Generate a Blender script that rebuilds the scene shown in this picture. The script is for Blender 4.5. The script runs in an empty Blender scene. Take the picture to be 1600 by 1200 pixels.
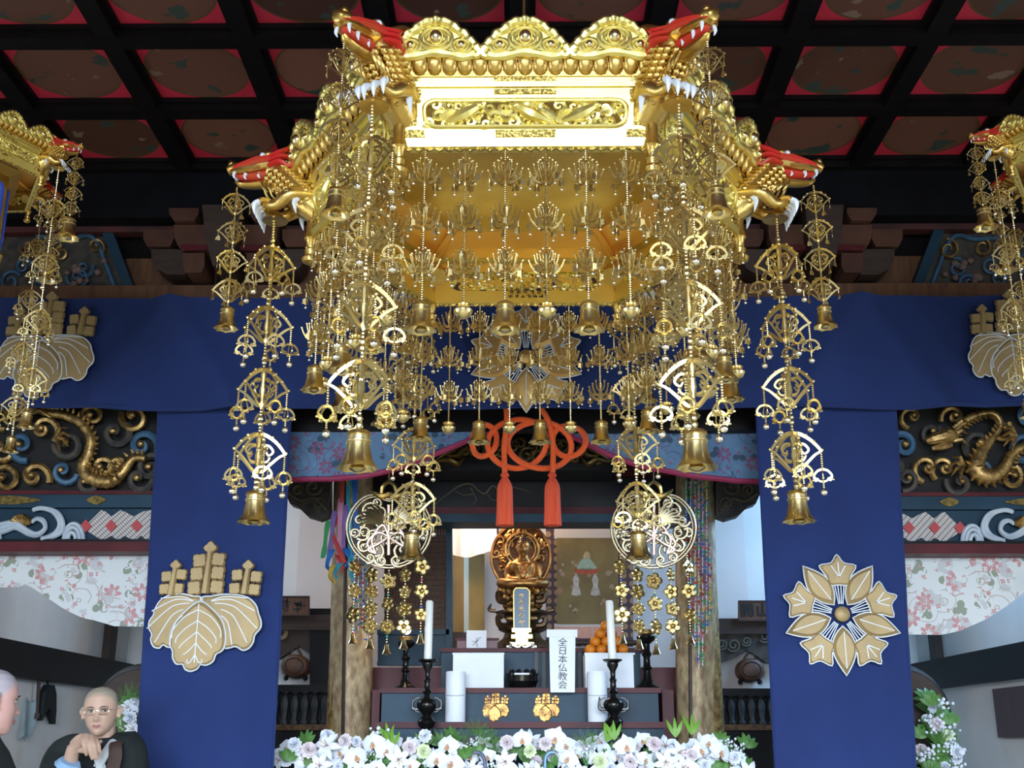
import bpy, bmesh, math, random
from math import sin, cos, pi, atan, atan2, sqrt, radians as rad, exp, hypot
from mathutils import Vector as V, Matrix, Euler
rng = random.Random(11)
SC = bpy.context.scene
COL = SC.collection
# ------------------------------------------------------------------ camera
F = 1800.0
EYE = V((0, 0, 1.45))
cam_data = bpy.data.cameras.new('camera')
cam_data.sensor_width = 36.0
cam_data.lens = F / 1600.0 * 36.0
cam_data.clip_start = 0.05
cam = bpy.data.objects.new('camera', cam_data)
COL.objects.link(cam)
cam.location = EYE
cam.rotation_euler = (pi / 2 + atan(560.0 / F), 0, 0.008)
SC.camera = cam
RM = cam.rotation_euler.to_matrix()


def P(px, py, Y):
    """World point at depth Y (a plane across the hall) seen at a pixel of the survey photograph."""
    d = RM @ V(((px - 800) / F, (600 - py) / F, -1))
    return EYE + d * (Y / d.y)


def M(Y, py=700):
    """Metres per pixel at depth Y."""
    return (P(801, py, Y) - P(800, py, Y)).length


# ------------------------------------------------------------------ world, light, exposure
SC.view_settings.view_transform = 'Standard'
SC.view_settings.look = 'None'
SC.view_settings.gamma = 1
SC.view_settings.use_curve_mapping = False
SC.view_settings.exposure = 0.2
world = bpy.data.worlds.new('world')
SC.world = world
world.use_nodes = True
bg = world.node_tree.nodes['Background']
bg.inputs[0].default_value = (0.62, 0.78, 1.0, 1)
bg.inputs[1].default_value = 0.05


def area(name, loc, rot, sx, sy, power, col, spread=180):
    l = bpy.data.lights.new(name, 'AREA')
    l.shape = 'RECTANGLE'
    l.size, l.size_y = sx, sy
    l.energy = power
    l.color = col
    l.spread = rad(spread)
    o = bpy.data.objects.new(name, l)
    COL.objects.link(o)
    o.location = loc
    o.rotation_euler = rot
    return o


def lamp(name, loc, power, col, r=0.05):
    l = bpy.data.lights.new(name, 'POINT')
    l.energy = power
    l.color = col
    l.shadow_soft_size = r
    o = bpy.data.objects.new(name, l)
    COL.objects.link(o)
    o.location = loc
    return o


# daylight through the open front of the hall, behind the photographer
area('daylight_front_opening', (0, -3.4, 2.5), (rad(68), 0, 0), 6.5, 2.6, 310, (0.72, 0.86, 1.0), 72)
area('front_fill', (0, -3.5, 2.2), (rad(90), 0, 0), 5.0, 3.6, 85, (0.84, 0.92, 1.0))  # weak wide lamp added as general fill from the front
area('daylight_side_door_west', (-4.9, 1.5, 1.5), (rad(90), 0, rad(-90)), 3.0, 2.2, 70, (0.74, 0.87, 1.0), 140)
area('side_fill_east', (4.9, 1.5, 1.5), (rad(90), 0, rad(90)), 3.0, 2.2, 70, (0.74, 0.87, 1.0), 140)  # side lamp added to brighten the left aisle wall
# spotlight on the hall's crossbeam, trained on the canopy front
sl = bpy.data.lights.new('canopy_spotlight', 'SPOT')
sl.energy = 48
sl.color = (1.0, 0.98, 0.74)
sl.spot_size = rad(40)
sl.spot_blend = .7
sl.shadow_soft_size = .12
so = bpy.data.objects.new('canopy_spotlight', sl)
COL.objects.link(so)
so.location = (0, -0.7, 4.05)
so.rotation_euler = (V((0, 3.5, 3.35)) - V((0, -0.7, 4.05))).to_track_quat('-Z', 'Y').to_euler()
# unseen aisle lamps: bluish daylight from the east, added fill from the west
area('aisle_fill_west', (-3.2, 8.0, 3.4), (0, rad(-50), 0), 1.4, 1.0, 30, (0.72, 0.84, 1.0))
area('daylight_aisle_east', (3.2, 8.0, 3.4), (0, rad(50), 0), 1.4, 1.0, 90, (0.32, 0.62, 1.0))
# warm lamps over the altar recess
lamp('altar_lamp', (-0.25, 8.2, 3.1), 22, (1.0, 0.74, 0.52), 0.12)
lamp('altar_lamp', (0.5, 7.75, 3.0), 10, (1.0, 0.78, 0.58), 0.12)


# ------------------------------------------------------------------ materials
def mat(name, col, rough=.5, metal=0., col2=None, nscale=8., ndetail=4., bump=0., bscale=40., sheen=0., spec=.5,
        lo=.35, hi=.65, stretch=None, rand=0., emit=None, coat=0.):
    m = bpy.data.materials.new(name)
    m.use_nodes = True
    nt = m.node_tree
    N, L = nt.nodes, nt.links
    b = N['Principled BSDF']
    b.inputs['Base Color'].default_value = (*col, 1)
    b.inputs['Roughness'].default_value = rough
    b.inputs['Metallic'].default_value = metal
    b.inputs['Specular IOR Level'].default_value = spec
    if sheen:
        b.inputs['Sheen Weight'].default_value = sheen
    if coat:
        b.inputs['Coat Weight'].default_value = coat
        b.inputs['Coat Roughness'].default_value = .1
    if emit:
        b.inputs['Emission Color'].default_value = (*emit[0], 1)
        b.inputs['Emission Strength'].default_value = emit[1]
    tc = N.new('ShaderNodeTexCoord')
    src = tc.outputs['Object']
    if stretch:
        mp = N.new('ShaderNodeMapping')
        mp.inputs['Scale'].default_value = stretch
        L.new(src, mp.inputs['Vector'])
        src = mp.outputs['Vector']
    if col2:
        n = N.new('ShaderNodeTexNoise')
        n.inputs['Scale'].default_value = nscale
        n.inputs['Detail'].default_value = ndetail
        L.new(src, n.inputs['Vector'])
        mr = N.new('ShaderNodeMapRange')
        mr.inputs['From Min'].default_value = lo
        mr.inputs['From Max'].default_value = hi
        L.new(n.outputs['Fac'], mr.inputs['Value'])
        mx = N.new('ShaderNodeMix')
        mx.data_type = 'RGBA'
        mx.inputs['A'].default_value = (*col, 1)
        mx.inputs['B'].default_value = (*col2, 1)
        fac = mr.outputs['Result']
        if rand:
            oi = N.new('ShaderNodeObjectInfo')
            ma = N.new('ShaderNodeMath')
            ma.operation = 'MULTIPLY_ADD'
            ma.inputs[1].default_value = rand
            L.new(oi.outputs['Random'], ma.inputs[0])
            L.new(fac, ma.inputs[2])
            fac = ma.outputs[0]
        L.new(fac, mx.inputs['Factor'])
        L.new(mx.outputs['Result'], b.inputs['Base Color'])
    if bump:
        n2 = N.new('ShaderNodeTexNoise')
        n2.inputs['Scale'].default_value = bscale
        n2.inputs['Detail'].default_value = 3
        L.new(src, n2.inputs['Vector'])
        bp = N.new('ShaderNodeBump')
        bp.inputs['Strength'].default_value = bump
        bp.inputs['Distance'].default_value = .01
        L.new(n2.outputs['Fac'], bp.inputs['Height'])
        L.new(bp.outputs['Normal'], b.inputs['Normal'])
    return m


def nd(nt, t, **kw):
    n = nt.nodes.new(t)
    for k, v in kw.items():
        if k.startswith('i_'):
            n.inputs[k[2:].replace('_', ' ')].default_value = v
        elif k.startswith('n') and k[1:].isdigit():
            n.inputs[int(k[1:])].default_value = v
        else:
            setattr(n, k, v)
    return n


def mth(nt, op, a, b=None, c=None, clamp=False):
    n = nt.nodes.new('ShaderNodeMath')
    n.operation = op
    n.use_clamp = clamp
    for i, x in enumerate((a, b, c)):
        if x is None:
            continue
        if isinstance(x, (int, float)):
            n.inputs[i].default_value = x
        else:
            nt.links.new(x, n.inputs[i])
    return n.outputs[0]


def mixc(nt, fac, a, b):
    n = nt.nodes.new('ShaderNodeMix')
    n.data_type = 'RGBA'
    for nm, x in (('A', a), ('B', b)):
        if isinstance(x, tuple):
            n.inputs[nm].default_value = (*x, 1)
        else:
            nt.links.new(x, n.inputs[nm])
    nt.links.new(fac, n.inputs['Factor'])
    return n.outputs['Result']


def brocade(name, base, base2, flower, leafc, scroll, scale=5.5, rough=.6):
    """Printed brocade: blossoms, leaves and scroll lines on a cloth ground (flat print, in the cloth's own x-z)."""
    m = mat(name, base, rough, 0, bump=.25, bscale=160, sheen=.2)
    nt = m.node_tree
    b = nt.nodes['Principled BSDF']
    tc = [n for n in nt.nodes if n.type == 'TEX_COORD'][0]
    sp = nd(nt, 'ShaderNodeSeparateXYZ')
    nt.links.new(tc.outputs['Object'], sp.inputs[0])
    cb = nd(nt, 'ShaderNodeCombineXYZ')
    nt.links.new(sp.outputs[0], cb.inputs[0])
    nt.links.new(sp.outputs[2], cb.inputs[1])
    vec = cb.outputs[0]
    no = nd(nt, 'ShaderNodeTexNoise', i_Scale=9., i_Detail=3.)
    nt.links.new(vec, no.inputs['Vector'])
    ground = mixc(nt, mth(nt, 'GREATER_THAN', no.outputs['Fac'], .56), base, base2)

    def cells(sc, off, petals, rad_, inner, ph):
        mp = nd(nt, 'ShaderNodeMapping')
        mp.inputs['Location'].default_value = (off, off * .7, 0)
        mp.inputs['Scale'].default_value = (sc, sc, sc)
        nt.links.new(vec, mp.inputs[0])
        vo = nd(nt, 'ShaderNodeTexVoronoi', voronoi_dimensions='2D')
        vo.inputs['Scale'].default_value = 1
        vo.inputs['Randomness'].default_value = .75
        nt.links.new(mp.outputs[0], vo.inputs['Vector'])
        df = nd(nt, 'ShaderNodeVectorMath', operation='SUBTRACT')
        nt.links.new(mp.outputs[0], df.inputs[0])
        nt.links.new(vo.outputs['Position'], df.inputs[1])
        s2 = nd(nt, 'ShaderNodeSeparateXYZ')
        nt.links.new(df.outputs[0], s2.inputs[0])
        ang = mth(nt, 'ARCTAN2', s2.outputs[1], s2.outputs[0])
        pet = mth(nt, 'ABSOLUTE', mth(nt, 'COSINE', mth(nt, 'MULTIPLY_ADD', ang, petals / 2, ph)))
        r = mth(nt, 'MULTIPLY_ADD', pet, rad_ * .6, rad_ * .4)
        d = vo.outputs['Distance']
        out = mth(nt, 'LESS_THAN', d, r)
        inn = mth(nt, 'GREATER_THAN', d, mth(nt, 'MULTIPLY', r, inner))
        return mth(nt, 'MULTIPLY', out, inn), vo.outputs['Distance']
    lf, _ = cells(scale * 1.1, 3.3, 3, .30, .0, .9)
    fl, _ = cells(scale, 0., 7, .30, .45, .2)
    fl2, _ = cells(scale * 2.6, 7.7, 4, .22, .3, 1.2)
    _, dd = cells(scale * .9, 5.1, 5, .3, .4, .4)
    n3 = nd(nt, 'ShaderNodeTexNoise', i_Scale=7., i_Detail=2.)
    nt.links.new(vec, n3.inputs['Vector'])
    ring = mth(nt, 'FRACT', mth(nt, 'ADD', mth(nt, 'MULTIPLY', dd, 4.5), mth(nt, 'MULTIPLY', n3.outputs['Fac'], 2.2)))
    line = mth(nt, 'LESS_THAN', mth(nt, 'ABSOLUTE', mth(nt, 'SUBTRACT', ring, .5)), .07)
    n4 = nd(nt, 'ShaderNodeTexNoise', i_Scale=4.3, i_Detail=0.)
    nt.links.new(vec, n4.inputs['Vector'])
    line = mth(nt, 'MULTIPLY', line, mth(nt, 'GREATER_THAN', n4.outputs['Fac'], .5))
    c = mixc(nt, line, ground, scroll)
    lf = mth(nt, 'MULTIPLY', lf, mth(nt, 'LESS_THAN', no.outputs['Fac'], .5))
    c = mixc(nt, lf, c, leafc)
    n5 = nd(nt, 'ShaderNodeTexNoise', i_Scale=2.9, i_Detail=0.)
    nt.links.new(vec, n5.inputs['Vector'])
    fl = mth(nt, 'MULTIPLY', fl, mth(nt, 'GREATER_THAN', n5.outputs['Fac'], .46))
    c = mixc(nt, fl, c, flower)
    c = mixc(nt, mth(nt, 'MULTIPLY', fl2, mth(nt, 'GREATER_THAN', no.outputs['Fac'], .5)), c, flower)
    nt.links.new(c, b.inputs['Base Color'])
    return m


def medallion_mat():
    m = mat('painted_coffer', (.3, .02, .035), .45, 0)
    nt = m.node_tree
    b = nt.nodes['Principled BSDF']
    tc = [n for n in nt.nodes if n.type == 'TEX_COORD'][0]
    ob = tc.outputs['Object']
    ln = nd(nt, 'ShaderNodeVectorMath', operation='LENGTH')
    nt.links.new(ob, ln.inputs[0])
    oi = nd(nt, 'ShaderNodeObjectInfo')
    disc = mth(nt, 'LESS_THAN', ln.outputs['Value'], .268)
    ring = mth(nt, 'MULTIPLY', mth(nt, 'GREATER_THAN', ln.outputs['Value'], .255), disc)
    no = nd(nt, 'ShaderNodeTexNoise', i_Scale=6., i_Detail=5., noise_dimensions='4D')
    nt.links.new(ob, no.inputs['Vector'])
    nt.links.new(mth(nt, 'MULTIPLY', oi.outputs['Random'], 40.), no.inputs['W'])
    base = mixc(nt, oi.outputs['Random'], (.07, .028, .018), (.24, .1, .07))
    paint = mixc(nt, mth(nt, 'GREATER_THAN', no.outputs['Fac'], .6), base, (.05, .07, .06))
    paint = mixc(nt, mth(nt, 'LESS_THAN', no.outputs['Fac'], .35), paint, (.26, .17, .13))
    paint = mixc(nt, ring, paint, (.12, .07, .03))
    n2 = nd(nt, 'ShaderNodeTexNoise', i_Scale=3., i_Detail=3.)
    nt.links.new(ob, n2.inputs['Vector'])
    red = mixc(nt, n2.outputs['Fac'], (.5, .02, .05), (.7, .04, .085))
    nt.links.new(mixc(nt, disc, red, paint), b.inputs['Base Color'])
    return m


GOLD = mat('gold_leaf', (.74, .52, .18), .34, 1, col2=(.6, .39, .11), nscale=6, bump=.12, bscale=90)
GOLDP = mat('gold_panel', (.95, .83, .33), .4, 1, col2=(.9, .76, .26), nscale=5, bump=.06, bscale=120)
GOLDI = mat('gold_inside', (1.0, .6, .2), .45, 1, col2=(.97, .54, .15), nscale=3, bump=.05, bscale=60)
CHASED = mat('chased_gold', (.92, .68, .22), .35, 1, col2=(.3, .22, .06), nscale=120, ndetail=1, lo=.45, hi=.55, bump=.6, bscale=120)
BRASS = mat('pierced_brass', (.74, .58, .27), .3, 1)
KBRASS = mat('keman_brass', (.46, .38, .24), .36, 1)
BRASSB = mat('bead_brass', (.82, .68, .37), .24, 1)
SILVER = mat('bright_bead', (.97, .94, .86), .18, 1)
OLDGOLD = mat('old_gold', (.62, .4, .15), .42, .85, col2=(.22, .13, .05), nscale=25, bump=.3, bscale=70)
COPPER = mat('bronze_gilt', (.55, .27, .08), .35, .9, col2=(.1, .05, .02), nscale=22, bump=.4, bscale=60)
LACQ = mat('black_lacquer', (.008, .008, .01), .35, 0, col2=(.012, .011, .012), nscale=3, spec=.22)
LACQF = mat('black_frame', (.005, .004, .005), .5, 0, col2=(.008, .006, .006), nscale=8, spec=.15)
NAVYL = mat('blue_black_lacquer', (.012, .034, .06), .45, 0, col2=(.022, .058, .095), nscale=2.5, spec=.2)
REDL = mat('dark_red_lacquer', (.095, .014, .018), .45, 0, col2=(.065, .01, .014), nscale=5, spec=.2)
LACQG = mat('glossy_black', (.004, .004, .005), .12, 0, spec=.5)
WOOD = mat('dark_brown_wood', (.045, .023, .015), .6, 0, col2=(.028, .014, .01), nscale=6, stretch=(1, 1, 6), bump=.15)
OCHRE = mat('ochre_wood', (.15, .06, .02), .55, 0, col2=(.09, .035, .014), nscale=5, stretch=(6, 1, 1), bump=.15)
PURPW = mat('red_brown_bracket', (.105, .046, .03), .65, 0, col2=(.065, .027, .02), nscale=4, bump=.1, spec=.2)
BOARD = mat('plaque_wood', (.14, .06, .03), .55, 0, col2=(.08, .035, .02), nscale=6, stretch=(6, 1, 1))
PLASTER = mat('white_plaster', (.82, .82, .8), .85, 0, col2=(.76, .76, .75), nscale=3, bump=.05)
PLASTERW = mat('alcove_plaster', (.78, .72, .7), .85, 0, col2=(.72, .66, .64), nscale=2)
COFFER = medallion_mat()
BLUE = mat('indigo_cloth', (.013, .03, .135), .8, 0, col2=(.011, .025, .11), nscale=2.5, bump=.2, bscale=350, sheen=.08, spec=.25)
CRESTG = mat('crest_gold_thread', (.31, .21, .095), .45, .25, col2=(.4, .28, .13), nscale=4, bump=.2, bscale=200)
CRESTP = mat('crest_pale_thread', (.66, .7, .78), .5, .1)
WHITE = mat('white_paper', (.84, .87, .93), .7, 0, col2=(.76, .79, .87), nscale=3)
WAX = mat('white_wax', (.82, .82, .8), .4, 0, spec=.4)
INK = mat('black_ink', (.01, .01, .012), .6)
REDC = mat('red_cord', (.95, .13, .014), .65, 0, col2=(.85, .095, .01), nscale=90, bump=.4, bscale=250, sheen=.2)
REDPAINT = mat('red_paint', (.6, .02, .02), .4, 0, col2=(.5, .05, .02), nscale=10)
FANG = mat('white_fang', (.75, .8, .92), .3)
BLACKM = mat('black_metal', (.015, .014, .014), .25, .6, spec=.6)
ORANGE = mat('orange_peel', (.8, .27, .015), .45, 0, col2=(.72, .2, .01), nscale=12, bump=.15, bscale=140)
SKIN = None
GREEN = mat('leaf_green', (.06, .16, .03), .5, 0, col2=(.1, .24, .05), nscale=9, rand=.3)
GREENL = mat('bright_leaf', (.18, .36, .04), .5, 0, col2=(.12, .28, .03), nscale=9)
PETALW = mat('white_petal', (.82, .84, .88), .55, 0, col2=(.72, .76, .86), nscale=30, rand=.3)
PETALP = mat('pink_petal', (.8, .62, .66), .55, 0, col2=(.75, .68, .72), nscale=20, rand=.3)
PETALG = mat('pale_green_petal', (.66, .76, .42), .55, 0, col2=(.75, .8, .6), nscale=25)
LIP = mat('orchid_lip', (.6, .4, .15), .5, 0, col2=(.55, .2, .3), nscale=60)
PURPLEF = mat('dark_purple_petal', (.06, .04, .08), .6)
BROC_W = brocade('white_brocade', (.62, .64, .66), (.5, .5, .53), (.52, .25, .26), (.25, .28, .22), (.45, .39, .37), 5.6)
BROC_B = brocade('blue_brocade', (.1, .2, .36), (.12, .23, .4), (.22, .07, .17), (.03, .07, .13), (.07, .11, .22), 6.5)
PINKB = mat('magenta_border', (.32, .025, .09), .6, 0, bump=.2, bscale=200)
PILLARC = mat('gold_brocade_wrap', (.45, .34, .19), .5, .25, col2=(.22, .14, .075), nscale=26, ndetail=6, bump=.3, bscale=120, stretch=(1, 1, .5))
BLUEP = mat('cloud_blue', (.05, .13, .24), .5, 0, col2=(.03, .08, .15), nscale=12)
WAVEW = mat('wave_white', (.5, .56, .63), .5, 0, col2=(.4, .46, .55), nscale=14)
GREYC = mat('carving_dark', (.04, .038, .042), .55, 0, col2=(.09, .075, .06), nscale=16, bump=.3, spec=.2)


# ------------------------------------------------------------------ mesh builder
def frame_at(t, up):
    t = t.normalized()
    a = t.cross(up)
    if a.length < 1e-5:
        a = t.cross(V((0, 1, 0))) if abs(t.y) < .9 else t.cross(V((1, 0, 0)))
    a.normalize()
    return a, a.cross(t).normalized()


class MB:
    def __init__(s):
        s.v, s.f, s.m, s.mi = [], [], [], 0

    def add(s, vs, fs):
        o = len(s.v)
        s.v += [tuple(x) for x in vs]
        s.f += [tuple(i + o for i in f) for f in fs]
        s.m += [s.mi] * len(fs)
        return s

    def merge(s, b, mx):
        s.add([mx @ V(p) for p in b.v], b.f)
        s.m[-len(b.f):] = [s.mi + i for i in b.m]
        return s

    def box(s, c, sz, mx=None):
        x, y, z = sz[0] / 2, sz[1] / 2, sz[2] / 2
        vs = [V((a * x, b * y, d * z)) for d in (-1, 1) for a, b in ((-1, -1), (1, -1), (1, 1), (-1, 1))]
        if mx is not None:
            vs = [mx @ p for p in vs]
        return s.add([p + V(c) for p in vs], [(3, 2, 1, 0), (4, 5, 6, 7), (0, 1, 5, 4), (1, 2, 6, 5), (2, 3, 7, 6), (3, 0, 4, 7)])

    def bb(s, x0, x1, y0, y1, z0, z1):
        return s.box(((x0 + x1) / 2, (y0 + y1) / 2, (z0 + z1) / 2), (abs(x1 - x0), abs(y1 - y0), abs(z1 - z0)))

    def tube(s, pts, r, n=6, closed=False, flat=1., up=V((0, 0, 1)), caps=True):
        pts = [V(p) for p in pts]
        k = len(pts)
        rr = r if isinstance(r, (list, tuple)) else [r] * k
        vs, fs = [], []
        prev = None
        for i, p in enumerate(pts):
            if closed:
                t = pts[(i + 1) % k] - pts[i - 1]
            else:
                t = pts[min(i + 1, k - 1)] - pts[max(i - 1, 0)]
            if t.length < 1e-9:
                t = V((0, 0, 1))
            t.normalize()
            if prev is None:
                a, b = frame_at(t, up)
            else:
                a = prev - t * prev.dot(t)
                if a.length < 1e-6:
                    a, b = frame_at(t, up)
                a.normalize()
                b = a.cross(t).normalized()
            prev = a
            for j in range(n):
                w = 2 * pi * (j + .5) / n
                vs.append(p + a * (cos(w) * rr[i]) + b * (sin(w) * rr[i] * flat))
        for i in range(k if closed else k - 1):
            i2 = (i + 1) % k
            for j in range(n):
                fs.append((i * n + j, i * n + (j + 1) % n, i2 * n + (j + 1) % n, i2 * n + j))
        if caps and not closed:
            fs.append(tuple(range(n - 1, -1, -1)))
            fs.append(tuple((k - 1) * n + j for j in range(n)))
        return s.add(vs, fs)

    def lathe(s, prof, n=16, c=(0, 0, 0), wob=None, mx=None):
        """prof: (radius, z) pairs; wob(i, angle) scales radius / shifts z."""
        vs, fs = [], []
        for i, (r, z) in enumerate(prof):
            for j in range(n):
                a = 2 * pi * j / n
                rr, zz = r, z
                if wob:
                    rr, zz = wob(i, a, r, z)
                vs.append(V((rr * cos(a), rr * sin(a), zz)))
        for i in range(len(prof) - 1):
            for j in range(n):
                fs.append((i * n + j, i * n + (j + 1) % n, (i + 1) * n + (j + 1) % n, (i + 1) * n + j))
        fs.append(tuple(range(n - 1, -1, -1)))
        fs.append(tuple((len(prof) - 1) * n + j for j in range(n)))
        if mx is not None:
            vs = [mx @ p for p in vs]
        return s.add([p + V(c) for p in vs], fs)

    def ball(s, c, r, n=8, m=6, sc=(1, 1, 1)):
        pr = [(max(r * sin(pi * i / m), r * .02), -r * cos(pi * i / m)) for i in range(m + 1)]
        mx = Matrix.Diagonal((*sc, 1)).to_3x3()
        return s.lathe(pr, n, c, None, mx)

    def prism(s, out, w0, w1, fr):
        """Outline [(u, v)] between depths w0 and w1; fr(u, v, w) -> world."""
        n = len(out)
        vs = [fr(u, v, w0) for u, v in out] + [fr(u, v, w1) for u, v in out]
        fs = [tuple(range(n)), tuple(range(2 * n - 1, n - 1, -1))]
        fs += [((i + 1) % n, i, n + i, n + (i + 1) % n) for i in range(n)]
        return s.add(vs, fs)

    def dome(s, out, fr, steps, w0=0.):
        """Outline swelling towards its centroid: steps (scale, w)."""
        n = len(out)
        cu = sum(p[0] for p in out) / n
        cv = sum(p[1] for p in out) / n
        vs = [fr(u, v, w0) for u, v in out]
        for k, w in steps:
            vs += [fr(cu + (u - cu) * k, cv + (v - cv) * k, w) for u, v in out]
        fs = [tuple(range(n - 1, -1, -1))]
        for q in range(len(steps)):
            fs += [(q * n + i, q * n + (i + 1) % n, (q + 1) * n + (i + 1) % n, (q + 1) * n + i) for i in range(n)]
        fs.append(tuple(len(steps) * n + i for i in range(n)))
        return s.add(vs, fs)

    def grid(s, nu, nv, fn):
        vs = [fn(i / nu, j / nv) for j in range(nv + 1) for i in range(nu + 1)]
        fs = [(j * (nu + 1) + i, j * (nu + 1) + i + 1, (j + 1) * (nu + 1) + i + 1, (j + 1) * (nu + 1) + i)
              for j in range(nv) for i in range(nu)]
        return s.add(vs, fs)

    def sheet(s, nu, nv, fn, th):
        """A cloth: grid front and back, thickness th along +y."""
        b = len(s.v)
        s.grid(nu, nv, fn)
        s.grid(nu, nv, lambda u, v: V(fn(u, v)) + V((0, th, 0)))
        k = (nu + 1) * (nv + 1)
        rim = [i for i in range(nu + 1)] + [(j + 1) * (nu + 1) - 1 for j in range(1, nv + 1)] + \
              [nv * (nu + 1) + i for i in range(nu - 1, -1, -1)] + [j * (nu + 1) for j in range(nv - 1, 0, -1)]
        fs = [(b + rim[i], b + rim[i - 1], b + k + rim[i - 1], b + k + rim[i]) for i in range(len(rim))]
        s.f += fs
        s.m += [s.mi] * len(fs)
        return s

    def mesh(s, name, mats, sm=True, ang=40):
        me = bpy.data.meshes.new(name)
        me.from_pydata(s.v, [], s.f)
        for m in (mats if isinstance(mats, (list, tuple)) else [mats]):
            me.materials.append(m)
        if isinstance(mats, (list, tuple)):
            me.polygons.foreach_set('material_index', s.m)
        bm = bmesh.new()
        bm.from_mesh(me)
        bmesh.ops.recalc_face_normals(bm, faces=bm.faces)
        bm.to_mesh(me)
        bm.free()
        if sm:
            me.shade_smooth()
            me.set_sharp_from_angle(angle=rad(ang))
        me.update()
        return me


ORG, KIDS = {}, {}


def link(o, par):
    COL.objects.link(o)
    KIDS[o] = []
    if par is not None:
        o.parent = par
        KIDS[par].append(o)


def tag(o, label=None, cat=None, group=None, kind=None):
    for k, v in (('label', label), ('category', cat), ('group', group), ('kind', kind)):
        if v:
            o[k] = v
    return o


def obj(name, mb, m=None, par=None, local=False, loc=(0, 0, 0), rot=(0, 0, 0), sm=True, ang=40, kind=None):
    """One mesh object. World-space geometry unless local; a child takes its parent's origin."""
    if isinstance(mb, MB):
        if not local:
            if par is None:
                xs = [p[0] for p in mb.v]
                ys = [p[1] for p in mb.v]
                zs = [p[2] for p in mb.v]
                loc = V(((min(xs) + max(xs)) / 2, (min(ys) + max(ys)) / 2, min(zs)))
                mb.v = [(a - loc.x, b - loc.y, c - loc.z) for a, b, c in mb.v]
            else:
                g = ORG[par]
                mb.v = [(a - g.x, b - g.y, c - g.z) for a, b, c in mb.v]
        me = mb.mesh(name, m, sm, ang)
    else:
        me = mb
    o = bpy.data.objects.new(name, me)
    link(o, par)
    o.location = loc
    o.rotation_euler = rot
    ORG[o] = (ORG[par] + V(loc)) if par is not None else V(loc)
    if kind:
        o['kind'] = kind
    return o


def thing(name, label, cat, loc, rz=0., group=None, kind=None):
    o = bpy.data.objects.new(name, None)
    o.empty_display_size = .05
    link(o, None)
    o.location = loc
    o.rotation_euler = (0, 0, rz)
    ORG[o] = V(loc)
    return tag(o, label, cat, group, kind)


def clone(o, par=None, loc=None, rz=None, label=None):
    c = o.copy()
    link(c, par)
    if loc is not None:
        c.location = loc
    if rz is not None:
        c.rotation_euler = (0, 0, rz)
    ORG[c] = V(c.location) if par is None else ORG[par] + V(c.location)
    if label:
        c['label'] = label
    for k in list(KIDS[o]):
        clone(k, c)
    return c


def struct(name, mb, m, par=None, sm=False, **k):
    o = obj(name, mb, m, par, sm=sm, **k)
    if par is None:
        o['kind'] = 'structure'
    return o


def pl(Y):
    """Pixel plane frame: (px, py, w) with w metres towards the viewer."""
    return lambda u, v, w: P(u, v, Y) - V((0, w, 0))


def spline(pts, n=8, closed=False):
    """Catmull-Rom through points."""
    pts = [V(p) for p in pts]
    k = len(pts)
    out = []
    for i in range(k if closed else k - 1):
        if closed:
            a, b, c, d = pts[i - 1], pts[i], pts[(i + 1) % k], pts[(i + 2) % k]
        else:
            a, b, c, d = pts[max(i - 1, 0)], pts[i], pts[i + 1], pts[min(i + 2, k - 1)]
        for j in range(n):
            t = j / n
            out.append(.5 * ((2 * b) + (c - a) * t + (2 * a - 5 * b + 4 * c - d) * t * t + (3 * b - a - 3 * c + d) * t ** 3))
    if not closed:
        out.append(pts[-1])
    return out


def lerp(tab, x):
    if x <= tab[0][0]:
        return tab[0][1]
    for (a, p), (b, q) in zip(tab, tab[1:]):
        if x <= b:
            return p + (q - p) * (x - a) / (b - a)
    return tab[-1][1]


def spiral(c, r0, turns, a0=0., sgn=1, n=20, shrink=.12):
    """2D spiral from radius r0 inward."""
    out = []
    for i in range(n + 1):
        t = i / n
        r = r0 * (1 - t * (1 - shrink))
        a = a0 + sgn * turns * 2 * pi * t
        out.append((c[0] + r * cos(a), c[1] + r * sin(a)))
    return out


def glyphs(n, pitch, size, seed):
    """A row of small brush characters too worn to read, in the x-z plane facing -y."""
    r2 = random.Random(seed)
    b = MB()
    for i in range(n):
        cx = (i - (n - 1) / 2) * pitch
        for k in range(7):
            x, z = cx + r2.uniform(-.3, .3) * size, r2.uniform(-.4, .4) * size
            a = r2.choice((0, 0, pi / 2, pi / 2, .8, -.8))
            l = r2.uniform(.2, .45) * size
            b.box((x, 0, z), (l * 2, .0012, size * .1), Matrix.Rotation(-a, 3, 'Y'))
    return b


def text_obj(name, body, size, par, loc, rot, mt, offset=0., sx=1., extrude=.001):
    cu = bpy.data.curves.new(name, 'FONT')
    cu.body = body
    cu.size = size
    cu.align_x = cu.align_y = 'CENTER'
    cu.extrude = extrude
    cu.offset = offset
    t_ = bpy.data.objects.new(name, cu)
    COL.objects.link(t_)
    dg = bpy.context.evaluated_depsgraph_get()
    me = bpy.data.meshes.new_from_object(t_.evaluated_get(dg))
    bpy.data.objects.remove(t_)
    me.materials.clear()
    me.materials.append(mt)
    o = obj(name, me, None, par, loc=loc, rot=rot)
    o.scale = (sx, 1, 1)
    return o
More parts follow.
